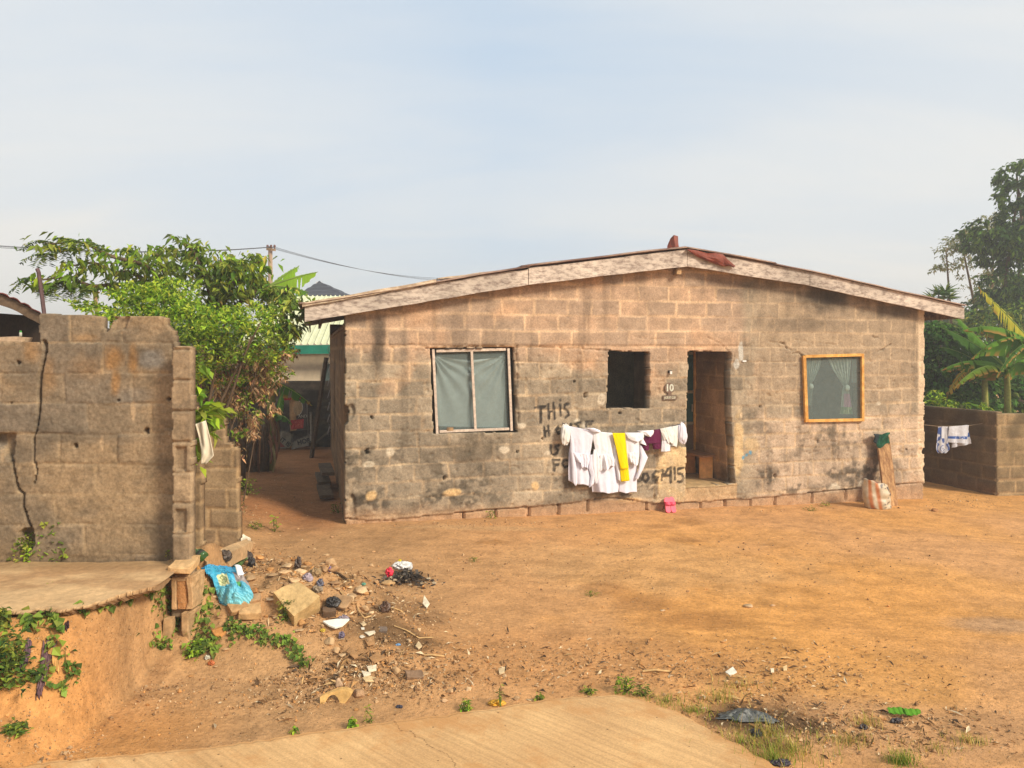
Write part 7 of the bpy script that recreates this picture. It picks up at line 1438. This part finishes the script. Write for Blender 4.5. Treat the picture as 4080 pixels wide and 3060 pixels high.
# large tilted concrete block and its broken neighbours
def chunk(label, px, py, d, R, col, seed, dz=0.0, name='concrete_chunk', cat='concrete chunk', amp=0.014, n=7):
    p = gp(px, py); mbx = MB(); rough(mbx, p+np.array((0,0,dz)), d, R, col, seed, n, amp); return tag(mbx.build(name, M_stone), label, cat)
def rough_hexa(mbx, top, nrm, depth, col, seed=0, n=9, amp=0.010):
    """worn block from its four top corners (in order) and the way it extends below them"""
    T = [np.asarray(p, float) for p in top]; Bq = [p+np.asarray(nrm)*depth for p in T]
    for q in ([T[0],T[1],T[2],T[3]],[Bq[3],Bq[2],Bq[1],Bq[0]],[T[1],T[0],Bq[0],Bq[1]],[T[2],T[1],Bq[1],Bq[2]],[T[3],T[2],Bq[2],Bq[3]],[T[0],T[3],Bq[3],Bq[0]]):
        s_, t_ = np.meshgrid(np.linspace(0,1,n), np.linspace(0,1,n)); s_ = s_[...,None]; t_ = t_[...,None]; P = (q[0]*(1-s_)+q[1]*s_)*(1-t_)+(q[3]*(1-s_)+q[2]*s_)*t_
        P = P+(np.stack([vn(P[...,0]*11+P[...,2]*7+seed, P[...,1]*11+P[...,2]*5, k) for k in (1,2,3)], -1)-0.5)*amp*2; mbx.grid(P, col)
    return mbx
mb = MB(); Yn = gp(1174,2470)[1]-0.12; tq = [ray(1187,2314,Yn+0.27), ray(1274,2380,Yn+0.13), ray(1174,2454,Yn), ray(1088,2358,Yn+0.12)]; nn_ = np.cross(tq[1]-tq[0], tq[3]-tq[0]); nn_ /= np.linalg.norm(nn_); nn_ = -nn_ if nn_[2] > 0 else nn_
rough_hexa(mb, tq, nn_+np.array((0,0.12,0)), 0.17, CA(196,164,114), 3); tag(mb.build('concrete_block', M_stone), 'largest tilted concrete block on the rubble heap', 'concrete block')
chunk('flat brick like fragment just below the blue bag', 945, 2440, (0.13,0.12,0.06), rot(0.4,-0.1,0.65), CA(186,146,102), 22, 0.03)
chunk('broken wedge of concrete right of the brick like fragment', 995, 2455, (0.17,0.14,0.07), rot(0.35,0.1,0.35), CA(200,160,112), 23, 0.03)
chunk('pale piece of concrete behind the wedge under the blue bag', 1020, 2415, (0.08,0.10,0.05), rot(0.4,0,0.2), CA(190,152,112), 24, 0.03)
chunk('flat grey brown slab piece in the middle of the rubble', 1360, 2425, (0.15,0.12,0.03), rot(0.55,0.1,-0.3), CA(176,140,102), 25, 0.04)
chunk('brown box like slab under the black plastic', 1310, 2460, (0.11,0.07,0.09), rot(0.3,0.1,0.1), CA(116,92,72), 26, 0.02)
chunk('grey slab fragment beside the white tile litter', 1650, 2705, (0.13,0.08,0.03), rot(0.4,0.1,0.3), CA(140,112,88), 27, 0.02)
chunk('small dark slab at the edge of the ash stain', 1522, 2520, (0.06,0.06,0.03), rot(0.4,0,0.1), CA(120,104,92), 28, 0.01)
mb = MB(); Ya, Yb = gp(812,2250)[1]-0.06, gp(1000,2172)[1]-0.03; tq = [ray(800,2222,Ya+0.12), ray(985,2143,Yb+0.12), ray(1006,2160,Yb), ray(826,2240,Ya)]; rough_hexa(mb, tq, (0,0.1,-1), 0.15, CA(200,166,124), 5, 9, 0.012); tag(mb.build('concrete_beam', M_stone), 'long white broken concrete beam behind the blue bag', 'concrete beam')
mb = MB(); tq = [ray(972,2126,Yb+0.14), ray(1002,2146,Yb+0.12), ray(990,2156,Yb+0.02), ray(930,2156,Yb+0.0)]; rough_hexa(mb, tq, (0,0,-1), 0.05, CA(240,226,200), 6, 7, 0.014); tag(mb.build('broken_tile', M_stone), 'white jagged broken tile lump at the far end of the pale beam', 'tile')
def poly_plate(label, pts, th, col, name, cat, lift=0.01, curve=0.0, m_=None, tilt=0.0):
    """a thin broken plate: outline from the photograph laid on the ground, tilted toward its upper edge"""
    P = np.array([gp(x, y) for x, y in pts]); ym = P[:, 1].min(); P[:, 2] = P[:, 2].mean()+lift+tilt*(P[:, 1]-ym)
    c = P.mean(0); n = len(P); c[2] += curve
    V = np.concatenate([P, [c], P-np.array((0,0,th)), [c-np.array((0,0,th))]]); ft = np.array([(i, (i+1)%n, n) for i in range(n)]); fb = np.array([((i+1)%n+n+1, i+n+1, 2*n+1) for i in range(n)]); fs = np.array([(i, i+n+1, (i+1)%n+n+1, (i+1)%n) for i in range(n)])
    mbx = MB(); mbx.add(V, [ft, fb, fs], col); return tag(mbx.build(name, m_ or M_stone), label, cat)
poly_plate('clean white triangular ceramic shard on the rubble', [(1286,2494),(1340,2497),(1392,2495),(1365,2525),(1336,2538),(1310,2520)], 0.012, CA(232,230,218), 'ceramic_shard', 'shard', 0.03, m_=M_plastic, tilt=0.5)
M_tile = M_stone
for i, (lab, pts) in enumerate((('white tile piece right of the ash stain', [(1452,2532),(1492,2526),(1496,2538),(1470,2544)]),('leaning pale tile piece above the ash stain', [(1432,2492),(1450,2486),(1460,2506),(1446,2512)]),('small white tile chip under the leaning pale one', [(1438,2508),(1452,2512),(1452,2520),(1440,2518)]),('white torn tile piece in the lower litter patch', [(1462,2672),(1500,2664),(1500,2680),(1470,2690)]),('pale curved bowl fragment in the lower litter patch', [(1444,2716),(1470,2706),(1500,2712),(1490,2726),(1456,2730)]),('white chip left in the lower litter patch', [(1440,2690),(1476,2688),(1478,2700),(1450,2704)]),('pale diamond shaped tile chip at the right of the ash stain', [(1655,2584),(1668,2574),(1682,2586),(1668,2594)]),('brown flat shard in the bare bank ground', [(1380,2618),(1404,2590),(1428,2632),(1412,2640)]),('large faint flat shard in the soil', [(1470,2632),(1500,2616),(1540,2640),(1490,2656)]),('broken tan shard below the white pebble', [(1452,2560),(1490,2548),(1494,2580),(1466,2590)]),('flat shard right of the alley gravel', [(1690,2404),(1712,2418),(1700,2428),(1684,2414)]),('white chip in the right part of the lower litter', [(1986,2682),(2012,2676),(2010,2690),(1990,2692)]),('pale chip in the middle of the yard edge', [(2890,2690),(2920,2678),(2936,2690),(2910,2698)]),('white pebble chip on the yard right of centre', [(3070,2678),(3084,2676),(3084,2684),(3072,2684)]),('white chip beside the pale yard pebble', [(3120,2670),(3136,2668),(3136,2676),(3122,2678)]))):
    poly_plate(lab, pts, 0.008, (CA(226,212,184), CA(206,180,140), CA(230,222,204), CA(232,216,184), CA(222,190,140))[i % 5] if i not in (7,8,9) else CA(172,130,88), 'tile_shard', 'shard', 0.012, tilt=0.25)
# beige basin piece (half of a basin rim)
p0 = gp(1332, 2808); OUT = [(1270,2784),(1300,2772),(1327,2763),(1345,2758),(1362,2757),(1382,2762),(1397,2771),(1392,2783),(1380,2798),(1361,2814),(1352,2808),(1350,2796),(1342,2784),(1330,2776),(1318,2776),(1306,2783),(1298,2795),(1292,2806),(1274,2805)]
fr = np.array([ray(x, y, p0[1]+0.03*math.sin((x-1270)/130*3.0)) for x, y in OUT]); fr[:, 1] += (fr[:, 2]-p0[2])*0.55; bk_ = fr+np.array((0.008, 0.035, 0.006)); n = len(fr)
mb = MB(); mb.add(np.concatenate([fr, bk_]), [np.array([list(range(n))]), np.array([list(range(n, 2*n))[::-1]]), np.array([(i, i+n, (i+1)%n+n, (i+1)%n) for i in range(n)])], CA(212,168,104)); tag(mb.build('basin_fragment', M_stone, bevel=0.004), 'beige arched piece of a broken basin standing near the road', 'basin fragment')
# blue printed bag
def bag_col(s, t):
    n2 = fbm(s*5, t*5, 4, 4); c = lerp(CA(62,170,206), CA(126,202,214), np.clip((t-0.45)*2.2, 0, 1)); c = lerp(c, CA(36,150,206), np.clip((0.28-t)*4, 0, 1)*0.9)
    if 0.42 < t < 0.66 and 0.14 < s < 0.42:
        c = CA(226,222,170); r = math.hypot((s-0.29)/0.10, (t-0.54)/0.07)
        if r < 1 and (int((s+t*0.6)*70) % 3 == 0 or r > 0.85): c = CA(120,140,80)
    for i in range(6):
        tt = 0.17+i*0.04
        if tt < t < tt+0.018 and 0.16+0.02*i < s < 0.60 and vn(s*46, i*3.3, 7) > 0.34: c = CA(28,74,110)
    if 0.34 < t < 0.62 and s > 0.62+0.12*abs(t-0.48): c = lerp(CA(176,134,104), c, 0.25) if t < 0.56 else (CA(90,170,90) if s < 0.74 else c)
    if 0.05 < t < 0.10 and 0.28 < s < 0.40 and vn(s*40, t*50, 3) > 0.5: c = CA(220,226,230)
    return c*(0.9+0.2*n2)
bag = thing('printed_bag', 'bright blue printed plastic bag lying crumpled on the rubble slope', 'bag', gp(950, 2420))
n = m = 64; Lf = [(800,2262),(822,2282),(846,2310),(862,2358),(874,2400)]; Rt = [(944,2262),(972,2300),(990,2322),(1010,2372),(1004,2416)]
Pa = [ray(800,2262,6.22), ray(950,2266,6.45), ray(1008,2414,6.12), ray(874,2402,5.98)]
def bl(s, t): return (Pa[0]*(1-s)+Pa[1]*s)*(1-t)+(Pa[3]*(1-s)+Pa[2]*s)*t
for side_ in (0, 1):
    g_ = []; cs = []
    for i in range(m):
        t = i/(m-1); lx, ly = edge_at(Lf, t); rx, ry = edge_at(Rt, t); row = []; cr_ = []
        for k in range(n):
            s_ = k/(n-1); x = lx+(rx-lx)*s_; y = ly+(ry-ly)*s_+14*math.sin(s_*3.14)*t*t; y_ = gp(x, y)[1]-0.03-0.05*math.sin(3.1*t); hgt = (0.075*(math.sin(math.pi*s_)*math.sin(math.pi*min(1, t*0.95+0.05)))**0.6+0.07*(fbm(s_*4.5+1, t*4.5, 4, 6)-0.5)*min(1, 6*min(s_, 1-s_, t+0.05, 1-t+0.02))+0.07*(abs(vn(s_*5+t*4, t*3-s_*3, 8)-0.5)-0.15)+0.03*(abs(vn(s_*11-t*7, t*9+s_*3, 9)-0.5)-0.2))
            zb_ = EYE-(y-HZ)/F*y_; p = np.array(((x-CX)/F*y_, y_, zb_)); gz_ = float(G(p[0], p[1])); 
            p = p+np.array((0,-0.35,1.0))*hgt*(1 if side_ == 0 else 0.0); row.append(p); cr_.append(bag_col(s_, t) if side_ == 0 else CA(40,120,150))
        g_.append(row); cs.append(cr_)
    mb = MB(); mb.grid(g_, np.array(cs)); mb.build(('front_sheet','rear_sheet')[side_], M_plastic, bag, smooth=True)
mb = MB(); g_ = []
for i in range(10):
    t = i/9; g_.append([ray(930+30*s_+16*t, 2262+10*s_+36*t-8*s_*t, 6.45)+np.array((0, -0.02*math.sin(s_*5), 0.02+0.02*math.sin(t*4+s_*3))) for s_ in np.linspace(0, 1, 8)])
mb.grid(g_, CA(228,226,226)); mb.build('white_lining', M_plastic, bag, smooth=True, thick=0.002)
def crumple(label, px, py, rx, ry, rz, col, seed, name, cat, m_=None, dz=0.0, colf=None):
    p = gp(px, py); th, ph = np.meshgrid(np.linspace(0, 2*math.pi, 40), np.linspace(0.02, math.pi-0.02, 26)); a = np.cos(th)*3+5; 
    r = 1.25-1.5*np.abs(fbm(np.cos(th)*1.6+seed, np.sin(th)*1.6+ph*1.7, 3, seed)-0.5)*2-0.5*np.abs(fbm(np.cos(th)*4+seed, np.sin(th)*4+ph*4, 3, seed+5)-0.5)*2+0.35*(vn(np.cos(th)*1.2+9, np.sin(th)*1.2+seed*2.1, seed)-0.5)
    V = np.stack([rx*r*np.sin(ph)*np.cos(th), ry*r*np.sin(ph)*np.sin(th), rz*(r*np.cos(ph)+0.55)], -1); V[:, -1] = V[:, 0]
    c = np.broadcast_to(np.asarray(col), V.shape)*(0.7+0.6*vn(th*3, ph*4, seed+2))[..., None]
    mbx = MB(); mbx.grid(V+p+np.array((0,0,dz)), c); return tag(mbx.build(name, m_ or M_plastic, smooth=True), label, cat)
crumple('dark brown crumpled bag between the pale beam and blue bag', 895, 2232, 0.055, 0.05, 0.05, CA(84,70,60), 3, 'plastic_bag', 'plastic bag')
crumple('black brown crumpled bag behind the green bottle', 985, 2230, 0.06, 0.06, 0.06, CA(70,58,52), 4, 'plastic_bag', 'plastic bag')
crumple('black bag lump just right of the green bottle neck', 1002, 2256, 0.04, 0.05, 0.06, CA(46,40,40), 5, 'plastic_bag', 'plastic bag')
crumple('charred dark wad at the top of the rubble heap', 1188, 2270, 0.03, 0.03, 0.07, CA(78,58,46), 6, 'charred_wad', 'rubbish')
crumple('lilac translucent film bunched above the tilted block', 1222, 2315, 0.05, 0.04, 0.04, CA(168,150,158), 7, 'plastic_film', 'plastic film')
crumple('beige bunched rag above the tilted block', 1256, 2296, 0.05, 0.04, 0.04, CA(166,138,102), 8, 'rag', 'rag', M_cloth)
crumple('grey blue knotted bag right of the tilted block', 1275, 2345, 0.035, 0.035, 0.045, CA(98,96,108), 9, 'plastic_bag', 'plastic bag')
crumple('pale grey rag strip under the knotted bag', 1265, 2368, 0.045, 0.03, 0.03, CA(156,138,116), 10, 'rag', 'rag', M_cloth)
crumple('glossy black bag draped over the brown slab', 1325, 2440, 0.06, 0.05, 0.045, CA(52,48,46), 11, 'plastic_bag', 'plastic bag', dz=0.05)
crumple('clear grey film right of the brown slab', 1368, 2478, 0.05, 0.03, 0.03, CA(150,134,140), 12, 'plastic_film', 'plastic film')
crumple('purple blue sachet below the white shard', 1362, 2545, 0.022, 0.025, 0.03, CA(116,104,124), 13, 'sachet', 'sachet')
crumple('bright purple scrap at the crest of the rubble', 1314, 2280, 0.018, 0.02, 0.026, CA(146,112,150), 14, 'plastic_scrap', 'rubbish')
crumple('teal scrap between rubble and ash pile', 1448, 2332, 0.022, 0.02, 0.012, CA(110,166,140), 15, 'plastic_scrap', 'rubbish')
crumple('small yellow scrap left of the white shard', 1285, 2520, 0.02, 0.02, 0.012, CA(206,176,60), 16, 'plastic_scrap', 'rubbish')
crumple('shiny blue scrap in the ash stain', 1585, 2572, 0.022, 0.014, 0.008, CA(120,160,196), 17, 'plastic_scrap', 'rubbish')
crumple('dark wad right in the gravel past the slab', 1535, 2440, 0.045, 0.03, 0.05, CA(92,66,50), 18, 'charred_wad', 'rubbish')
crumple('bright yellow scrap by the road edge seedlings', 1975, 2812, 0.06, 0.03, 0.022, CA(226,168,48), 19, 'plastic_scrap', 'rubbish')
crumple('small blue black scrap above the seedling near the road', 1590, 2822, 0.022, 0.016, 0.012, CA(58,56,70), 20, 'plastic_scrap', 'rubbish')
g_ = []
for i in range(46):
    t = i/45; row = []
    for k in range(22):
        s_ = k/21; x = 2856+t*236+14*math.sin(s_*4); hgt = 12+34*math.sin(math.pi*min(1, t*0.9+0.1))*(0.7+0.6*vn(t*5, 3, 3)); y = 2864+22*t+(s_-0.5)*hgt-16*math.sin(t*3.1); p = gp(x, y); row.append(p+np.array((0, 0, 0.012+0.045*abs(fbm(t*5+s_*1.5, s_*3, 3, 12)-0.5)*2*math.sin(math.pi*s_)*math.sin(math.pi*t)+0.02*math.sin(math.pi*s_)*math.sin(math.pi*t))))
    g_.append(row)
mb = MB(); mb.grid(g_, CA(78,80,78)); tag(mb.build('plastic_sheet', M_plastic, smooth=True, thick=0.002), 'dark grey crumpled sheet of plastic on the burnt patch at the road corner', 'plastic sheet')
crumple('dark crumb of plastic below the fallen green leaf', 3570, 2882, 0.035, 0.02, 0.02, CA(58,48,50), 22, 'plastic_scrap', 'rubbish')
crumple('dark clump with pale bits left below the fallen leaf', 3440, 2908, 0.03, 0.02, 0.02, CA(66,54,52), 23, 'plastic_scrap', 'rubbish')
crumple('dark purple scrap at the bottom edge by the road', 3110, 3050, 0.07, 0.03, 0.02, CA(54,44,56), 24, 'plastic_scrap', 'rubbish')
crumple('dark burnt clump in the tuft at the road corner', 3010, 2930, 0.04, 0.04, 0.02, CA(46,44,48), 25, 'plastic_scrap', 'rubbish')
crumple('grey scrap lying at the foot of the compound wall', 4050, 1968, 0.09, 0.05, 0.05, CA(170,160,150), 26, 'plastic_scrap', 'rubbish'); crumple('orange and white wrapper on the slope below the creeper', 842, 2650, 0.03, 0.02, 0.02, CA(196,110,60), 27, 'wrapper', 'wrapper'); crumple('clear plastic cup fragment above the orange wrapper', 826, 2632, 0.022, 0.02, 0.018, CA(196,190,170), 28, 'plastic_scrap', 'rubbish')
# pile of ash with a red pack and a white cloth
ash = thing('ash_pile', 'pile of burnt black ash and rubbish in the open yard', 'ash pile', gp(1625, 2330)); P0 = gp(1625, 2322); mb = MB()
for k in range(260):
    r_ = abs(rng.normal())*0.5; a = rng.uniform(0, 6.28); c = P0+np.array((0.30*r_*math.cos(a)*1.25, 0.20*r_*math.sin(a), 0)); c[2] = G(c[0], c[1])+max(0, 0.13*(1-r_*1.1))*rng.uniform(0.3, 1); V, Fc = RK[k % 12]; s_ = rng.uniform(0.008, 0.026)
    cc_ = CA(78,68,60)*rng.uniform(0.5, 1.4) if rng.random() < 0.75 else CA(190,170,140); mb.add(V@rot(*rng.uniform(0, 6, 3)).T*s_*np.array((1.5,1,0.7))+c, Fc, cc_)
for k in range(90):
    r_ = abs(rng.normal())*0.45; a = rng.uniform(0, 6.28); c = P0+np.array((0.32*r_*math.cos(a), 0.18*r_*math.sin(a), 0.02+0.11*max(0, 1-r_))); d = rng.normal(size=3)*0.020; e_ = rng.normal(size=3)*0.014; mb.add([c, c+d, c+d+e_, c+e_], np.array([(0,1,2,3)]), CA(74,68,62)*rng.uniform(0.5, 1.7))
mb.build('ash', M_stone, ash)
crumple('white crumpled cloth lying on top of the ash pile', 1598, 2290, 0.10, 0.05, 0.045, CA(232,230,226), 31, 'white_cloth', 'cloth', M_cloth, 0.07)
crumple('white puffy wad right of the cloth on the ash pile', 1625, 2290, 0.06, 0.045, 0.05, CA(226,224,222), 33, 'white_wad', 'rubbish', M_cloth, 0.06)
crumple('bright red pink pack at the left end of the ash pile', 1549, 2300, 0.042, 0.035, 0.05, CA(236,50,76), 32, 'red_pack', 'pack', None, 0.02); crumple('yellow scrap on the back of the ash pile', 1592, 2265, 0.025, 0.02, 0.02, CA(226,200,30), 34, 'plastic_scrap', 'rubbish', None, 0.07)
# green glass bottles
def bottle(label, A_, B_, r0, shrink, bands):
    a, b = gp(*A_)+np.array((0,0,r0*0.9)), gp(*B_)+np.array((0,0,r0*0.9)); t_ = thing('glass_bottle', label, 'bottle', (a+b)/2-np.array((0,0,r0))); s_ = np.array([0,0.02,0.55,0.68,0.78,0.97,1.0]); rr_ = np.array([0.8,1,1,0.85,0.42,0.36,0.40])*r0; mbx = MB(); mbx.tube([a+(b-a)*s for s in s_], rr_, 12, CA(58,92,42)); mbx.build('glass', MATS['bottle_glass'], t_, smooth=True)
    mbx = MB(); mbx.tube([a+(b-a)*s for s in (0.2, 0.5)], r0*1.02, 12, bands); mbx.build('label_band', M_paint, t_, smooth=True)
    mbx = MB(); mbx.tube([a+(b-a)*s for s in (0.93, 1.02)], r0*0.46, 10, CA(120,140,90)); mbx.build('neck_ring', M_paint, t_, smooth=True)
mat('bottle_glass', rough=0.15, ns=5, na=0.15, bd=0, spec=0.6)
bottle('dark green bottle wedged between the pillar foot and pale beam', (815,2255), (776,2218), 0.042, 1, CA(56,58,50)); bottle('green bottle neck sticking out behind the blue bag', (938,2268), (982,2236), 0.036, 1, CA(86,112,60))
# rags on the bank
def strip(label, pts, wpx, col, name, cat, m_=None, lift=0.012, wav=0.015, seed=0):
    g_ = []; n = 40; xs = np.linspace(0, len(pts)-1, n)
    for i, t in enumerate(xs):
        x = np.interp(t, range(len(pts)), [p[0] for p in pts]); y = np.interp(t, range(len(pts)), [p[1] for p in pts]); w_ = np.interp(t, np.linspace(0, len(pts)-1, len(wpx)), wpx); g_.append([gp(x+w_*(k/8-0.5), y)+np.array((0, -0.01, lift+wav*(0.5+0.5*math.sin(k*1.7+i*0.25+seed))+0.01*(vn(k*0.7, i*0.3, seed)-0.5))) for k in range(9)])
    mbx = MB(); mbx.grid(g_, np.asarray(col)*(0.75+0.5*vn(np.arange(n*9)*0.37, np.arange(n*9)//9*0.4, seed)).reshape(n, 9, 1)); return tag(mbx.build(name, m_ or M_cloth, smooth=True, thick=0.003), label, cat)
strip('long faded purple rag running down the orange bank', [(205,2580),(188,2640),(176,2700),(170,2740),(155,2800)], [56,40,36,30,18], CA(122,92,96), 'purple_rag', 'rag', seed=1)
strip('narrower purple rag half hidden under the left weeds', [(118,2580),(108,2640),(92,2680),(74,2712)], [28,26,24,10], CA(116,90,100), 'purple_rag', 'rag', seed=2)
strip('small dark purple scrap under the bank lip', [(272,2500),(266,2524),(244,2524)], [14,24,14], CA(86,64,70), 'purple_rag', 'rag', seed=3)
strip('pale splinter of wood lying across the purple rag', [(170,2576),(196,2604),(212,2640),(226,2676),(236,2704)], [3,20,18,14,10], CA(214,162,96), 'wood_splinter', 'splinter', M_stone, 0.03, 0.0, 4)
strip('bright green torn leaf strip on the bare ground at right', [(3536,2850),(3580,2853),(3630,2857),(3672,2857)], [6,6,6,3], CA(90,140,44), 'fallen_leaf', 'leaf', M_leaf, 0.016, 0.006, 5) if False else None
g_ = []
for i in range(20):
    t = i/19; c = gp(3538+130*t, 2857); w_ = 0.032*math.sin(math.pi*min(1, t*0.93+0.09))**0.4; g_.append([np.array((c[0], c[1]+w_*f, float(G(c[0], c[1]+w_*f))+0.036+0.012*math.sin(f*2.5+0.4)+0.004*math.sin(i*1.9))) for f in (-1,-0.5,0,0.5,1)])
mb = MB(); mb.grid(g_, CA(104,160,50)*1.2); tag(mb.build('fallen_leaf', M_leaf, thick=0.003), 'bright green torn leaf strip on the bare ground at right', 'leaf')
for i, (lab, pts, r_) in enumerate((('long bleached stick running out of the rubble', [(1570,2500),(1620,2520),(1670,2545),(1726,2552)], 0.006),('stick lying across the gravel by the charred wad', [(1540,2424),(1570,2432),(1604,2440)], 0.006),('bent root curling in the middle of the rubble', [(1420,2420),(1432,2450),(1452,2468),(1480,2466)], 0.006),('pale stick lying above the road crest', [(2560,2680),(2610,2684),(2668,2684)], 0.010),('pale bone like stick left of the litter slab', [(1690,2616),(1720,2622),(1770,2620)], 0.008),('root arching out beside the blue bag', [(778,2380),(800,2340),(822,2312),(830,2280)], 0.006),('dark flat strip pointing down from the purple scrap', [(1322,2284),(1350,2302),(1382,2316)], 0.010))):
    mb = MB(); mb.tube(resample([gp(*q)+np.array((0,0,r_+0.012*(k % 2))) for k, q in enumerate(pts)], 16), r_, 5, CA(204,166,114) if i != 6 else CA(80,62,46)); tag(mb.build('stick', M_stone), lab, 'stick')
# countless small stuff: gravel, dry bits
def scatter(n, boxes, smin, smax, cols, name, label, kind, flatl=False):
    mbx = MB(); VV = []; FF = []; CC = []; nv = 0; wts = np.array([b[4] for b in boxes], float); wts /= wts.sum(); ch = rng.choice(len(boxes), n, p=wts)
    bx = np.array([b[:4] for b in boxes], float)[ch]; v = rng.normal(size=(n, 2))*0.55; cx = bx[:, 0]+bx[:, 2]*v[:, 0]; cy = bx[:, 1]+bx[:, 3]*v[:, 1]; ok = (cy > 1560) & (cy < 3140)
    t = EYE*F/np.maximum(60, cy-HZ)
    for _ in range(3): X_ = (cx-CX)/F*t; z = G(X_, t); t = (EYE-z)*F/np.maximum(60, cy-HZ)
    X_ = (cx-CX)/F*t; z = G(X_, t); RPOLY = np.concatenate([EDGE2, [(6,-3),(-6,-3)]])
    onr = (t < 6) & inpoly(X_, t, RPOLY); z = np.where(onr, ZR, z); ok &= ~(onr & (rng.random(n) > 0.06)) & ~((A0[1]-0.12+(X_-A0[0])*math.tan(TH) < t) & (X_ > A0[0]-0.3) & (X_ < 7.8))
    for X, t1, z1 in zip(X_[ok], t[ok], z[ok]):
        s_ = rng.uniform(smin, smax)*(1 if rng.random() < 0.85 else 1.9); R_ = rot(*rng.uniform(0, 6.28, 3)) if not flatl else rot(rng.normal()*0.4, rng.normal()*0.4, rng.uniform(0, 6.28))
        if flatl: Q = np.array([(-1,-.25,0),(0,-.4,0.2),(1,0,0),(0,.4,0.25)])*s_*np.array((rng.uniform(0.6,1.6), rng.uniform(0.3,1), 1)); f_ = np.array([(0,1,2),(0,2,3)])
        else: Q = OCT*s_*rng.uniform(0.6, 1.2, (6, 3)); f_ = OCTF
        Q = Q@R_.T+np.array((X, t1, z1+s_*0.3)); VV.append(Q); FF.append(f_+nv); nv += len(Q); CC.append(np.repeat([cols[rng.integers(0, len(cols))]*rng.uniform(0.75, 1.2)], len(Q), 0))
    mbx.add(np.concatenate(VV), np.concatenate(FF), np.concatenate(CC)); o = mbx.build(name, M_stone); o['label'] = label; o['kind'] = kind; o['category'] = name.replace('_', ' '); return o
OCT = np.array([(1,0,0),(-1,0,0),(0,1,0),(0,-1,0),(0,0,0.7),(0,0,-0.7)], float); OCTF = np.array([(0,2,4),(2,1,4),(1,3,4),(3,0,4),(2,0,5),(1,2,5),(3,1,5),(0,3,5)])
EDGE2 = edge[:, :2]
def in_road_(X, Y): return bool(inpoly(np.array([X]), np.array([Y]), np.concatenate([EDGE2, [(6,-3),(-6,-3)]]))[0])
GB = [(1350,2400,240,90,5),(1600,2450,200,120,5),(1500,2620,300,90,6),(1600,2720,300,70,6),(1150,2480,250,80,3),(1050,2230,200,60,2),(2200,2650,700,110,7),(3000,2680,700,120,7),(3400,2900,600,100,7),(2600,2300,1100,160,4),(3300,2200,800,120,3),(1700,2250,500,120,3),(900,2750,500,110,3),(2900,2030,900,16,2),(1900,2090,500,14,2),(1150,1950,160,90,2),(1000,2080,150,60,2),(3850,2000,200,30,2),(400,2240,200,14,1.5),(700,2500,120,120,1),(250,2580,250,70,3),(350,2720,350,80,3)]
scatter(8000, GB+[(1200,2380,200,100,9)], 0.004, 0.012, [SC[0], SC[1], SC[2], SC[3], CA(150,116,82), CA(206,150,92), CA(156,118,82)], 'gravel', 'fine gravel and earth crumbs strewn over the bare yard', 'stuff')
scatter(4600, [(x, y, rx, ry, w_*0.55) for x, y, rx, ry, w_ in GB[:6]]+[(1450,2420,200,120,5),(1350,2550,250,100,2)]+GB[6:9]+[(1050,1850,130,60,2),(900,2080,80,50,4),(1150,2330,180,90,9),(1030,2260,120,50,5),(1340,2440,140,90,7),(2990,2800,300,60,3)], 0.009, 0.024, [CA(176,134,86), CA(146,106,68), CA(206,168,116), CA(112,84,58), CA(92,74,58), CA(222,200,164), CA(160,120,80)], 'dry_litter', 'dry leaf scraps and chips strewn over the rubble and yard', 'stuff', True)
HAZE = 0.004
# ------------------------------------------------------------------ thin dusty haze
mb = MB(); mb.box((0, 0, 5.0), (2000, 2000, 14.0)); hm = bpy.data.materials.new('haze_air'); hm.use_nodes = True; t = hm.node_tree; t.nodes.clear()
ho = N(t, 'ShaderNodeOutputMaterial'); pv = N(t, 'ShaderNodeVolumePrincipled'); pv.inputs['Density'].default_value = HAZE; pv.inputs['Color'].default_value = (0.94, 0.93, 0.90, 1); pv.inputs['Anisotropy'].default_value = 0.2
t.links.new(pv.outputs[0], ho.inputs['Volume']); hz_ = mb.build('haze', hm); hz_['kind'] = 'stuff'; hz_['label'] = 'thin dusty haze hanging over the whole place'; hz_['category'] = 'haze'
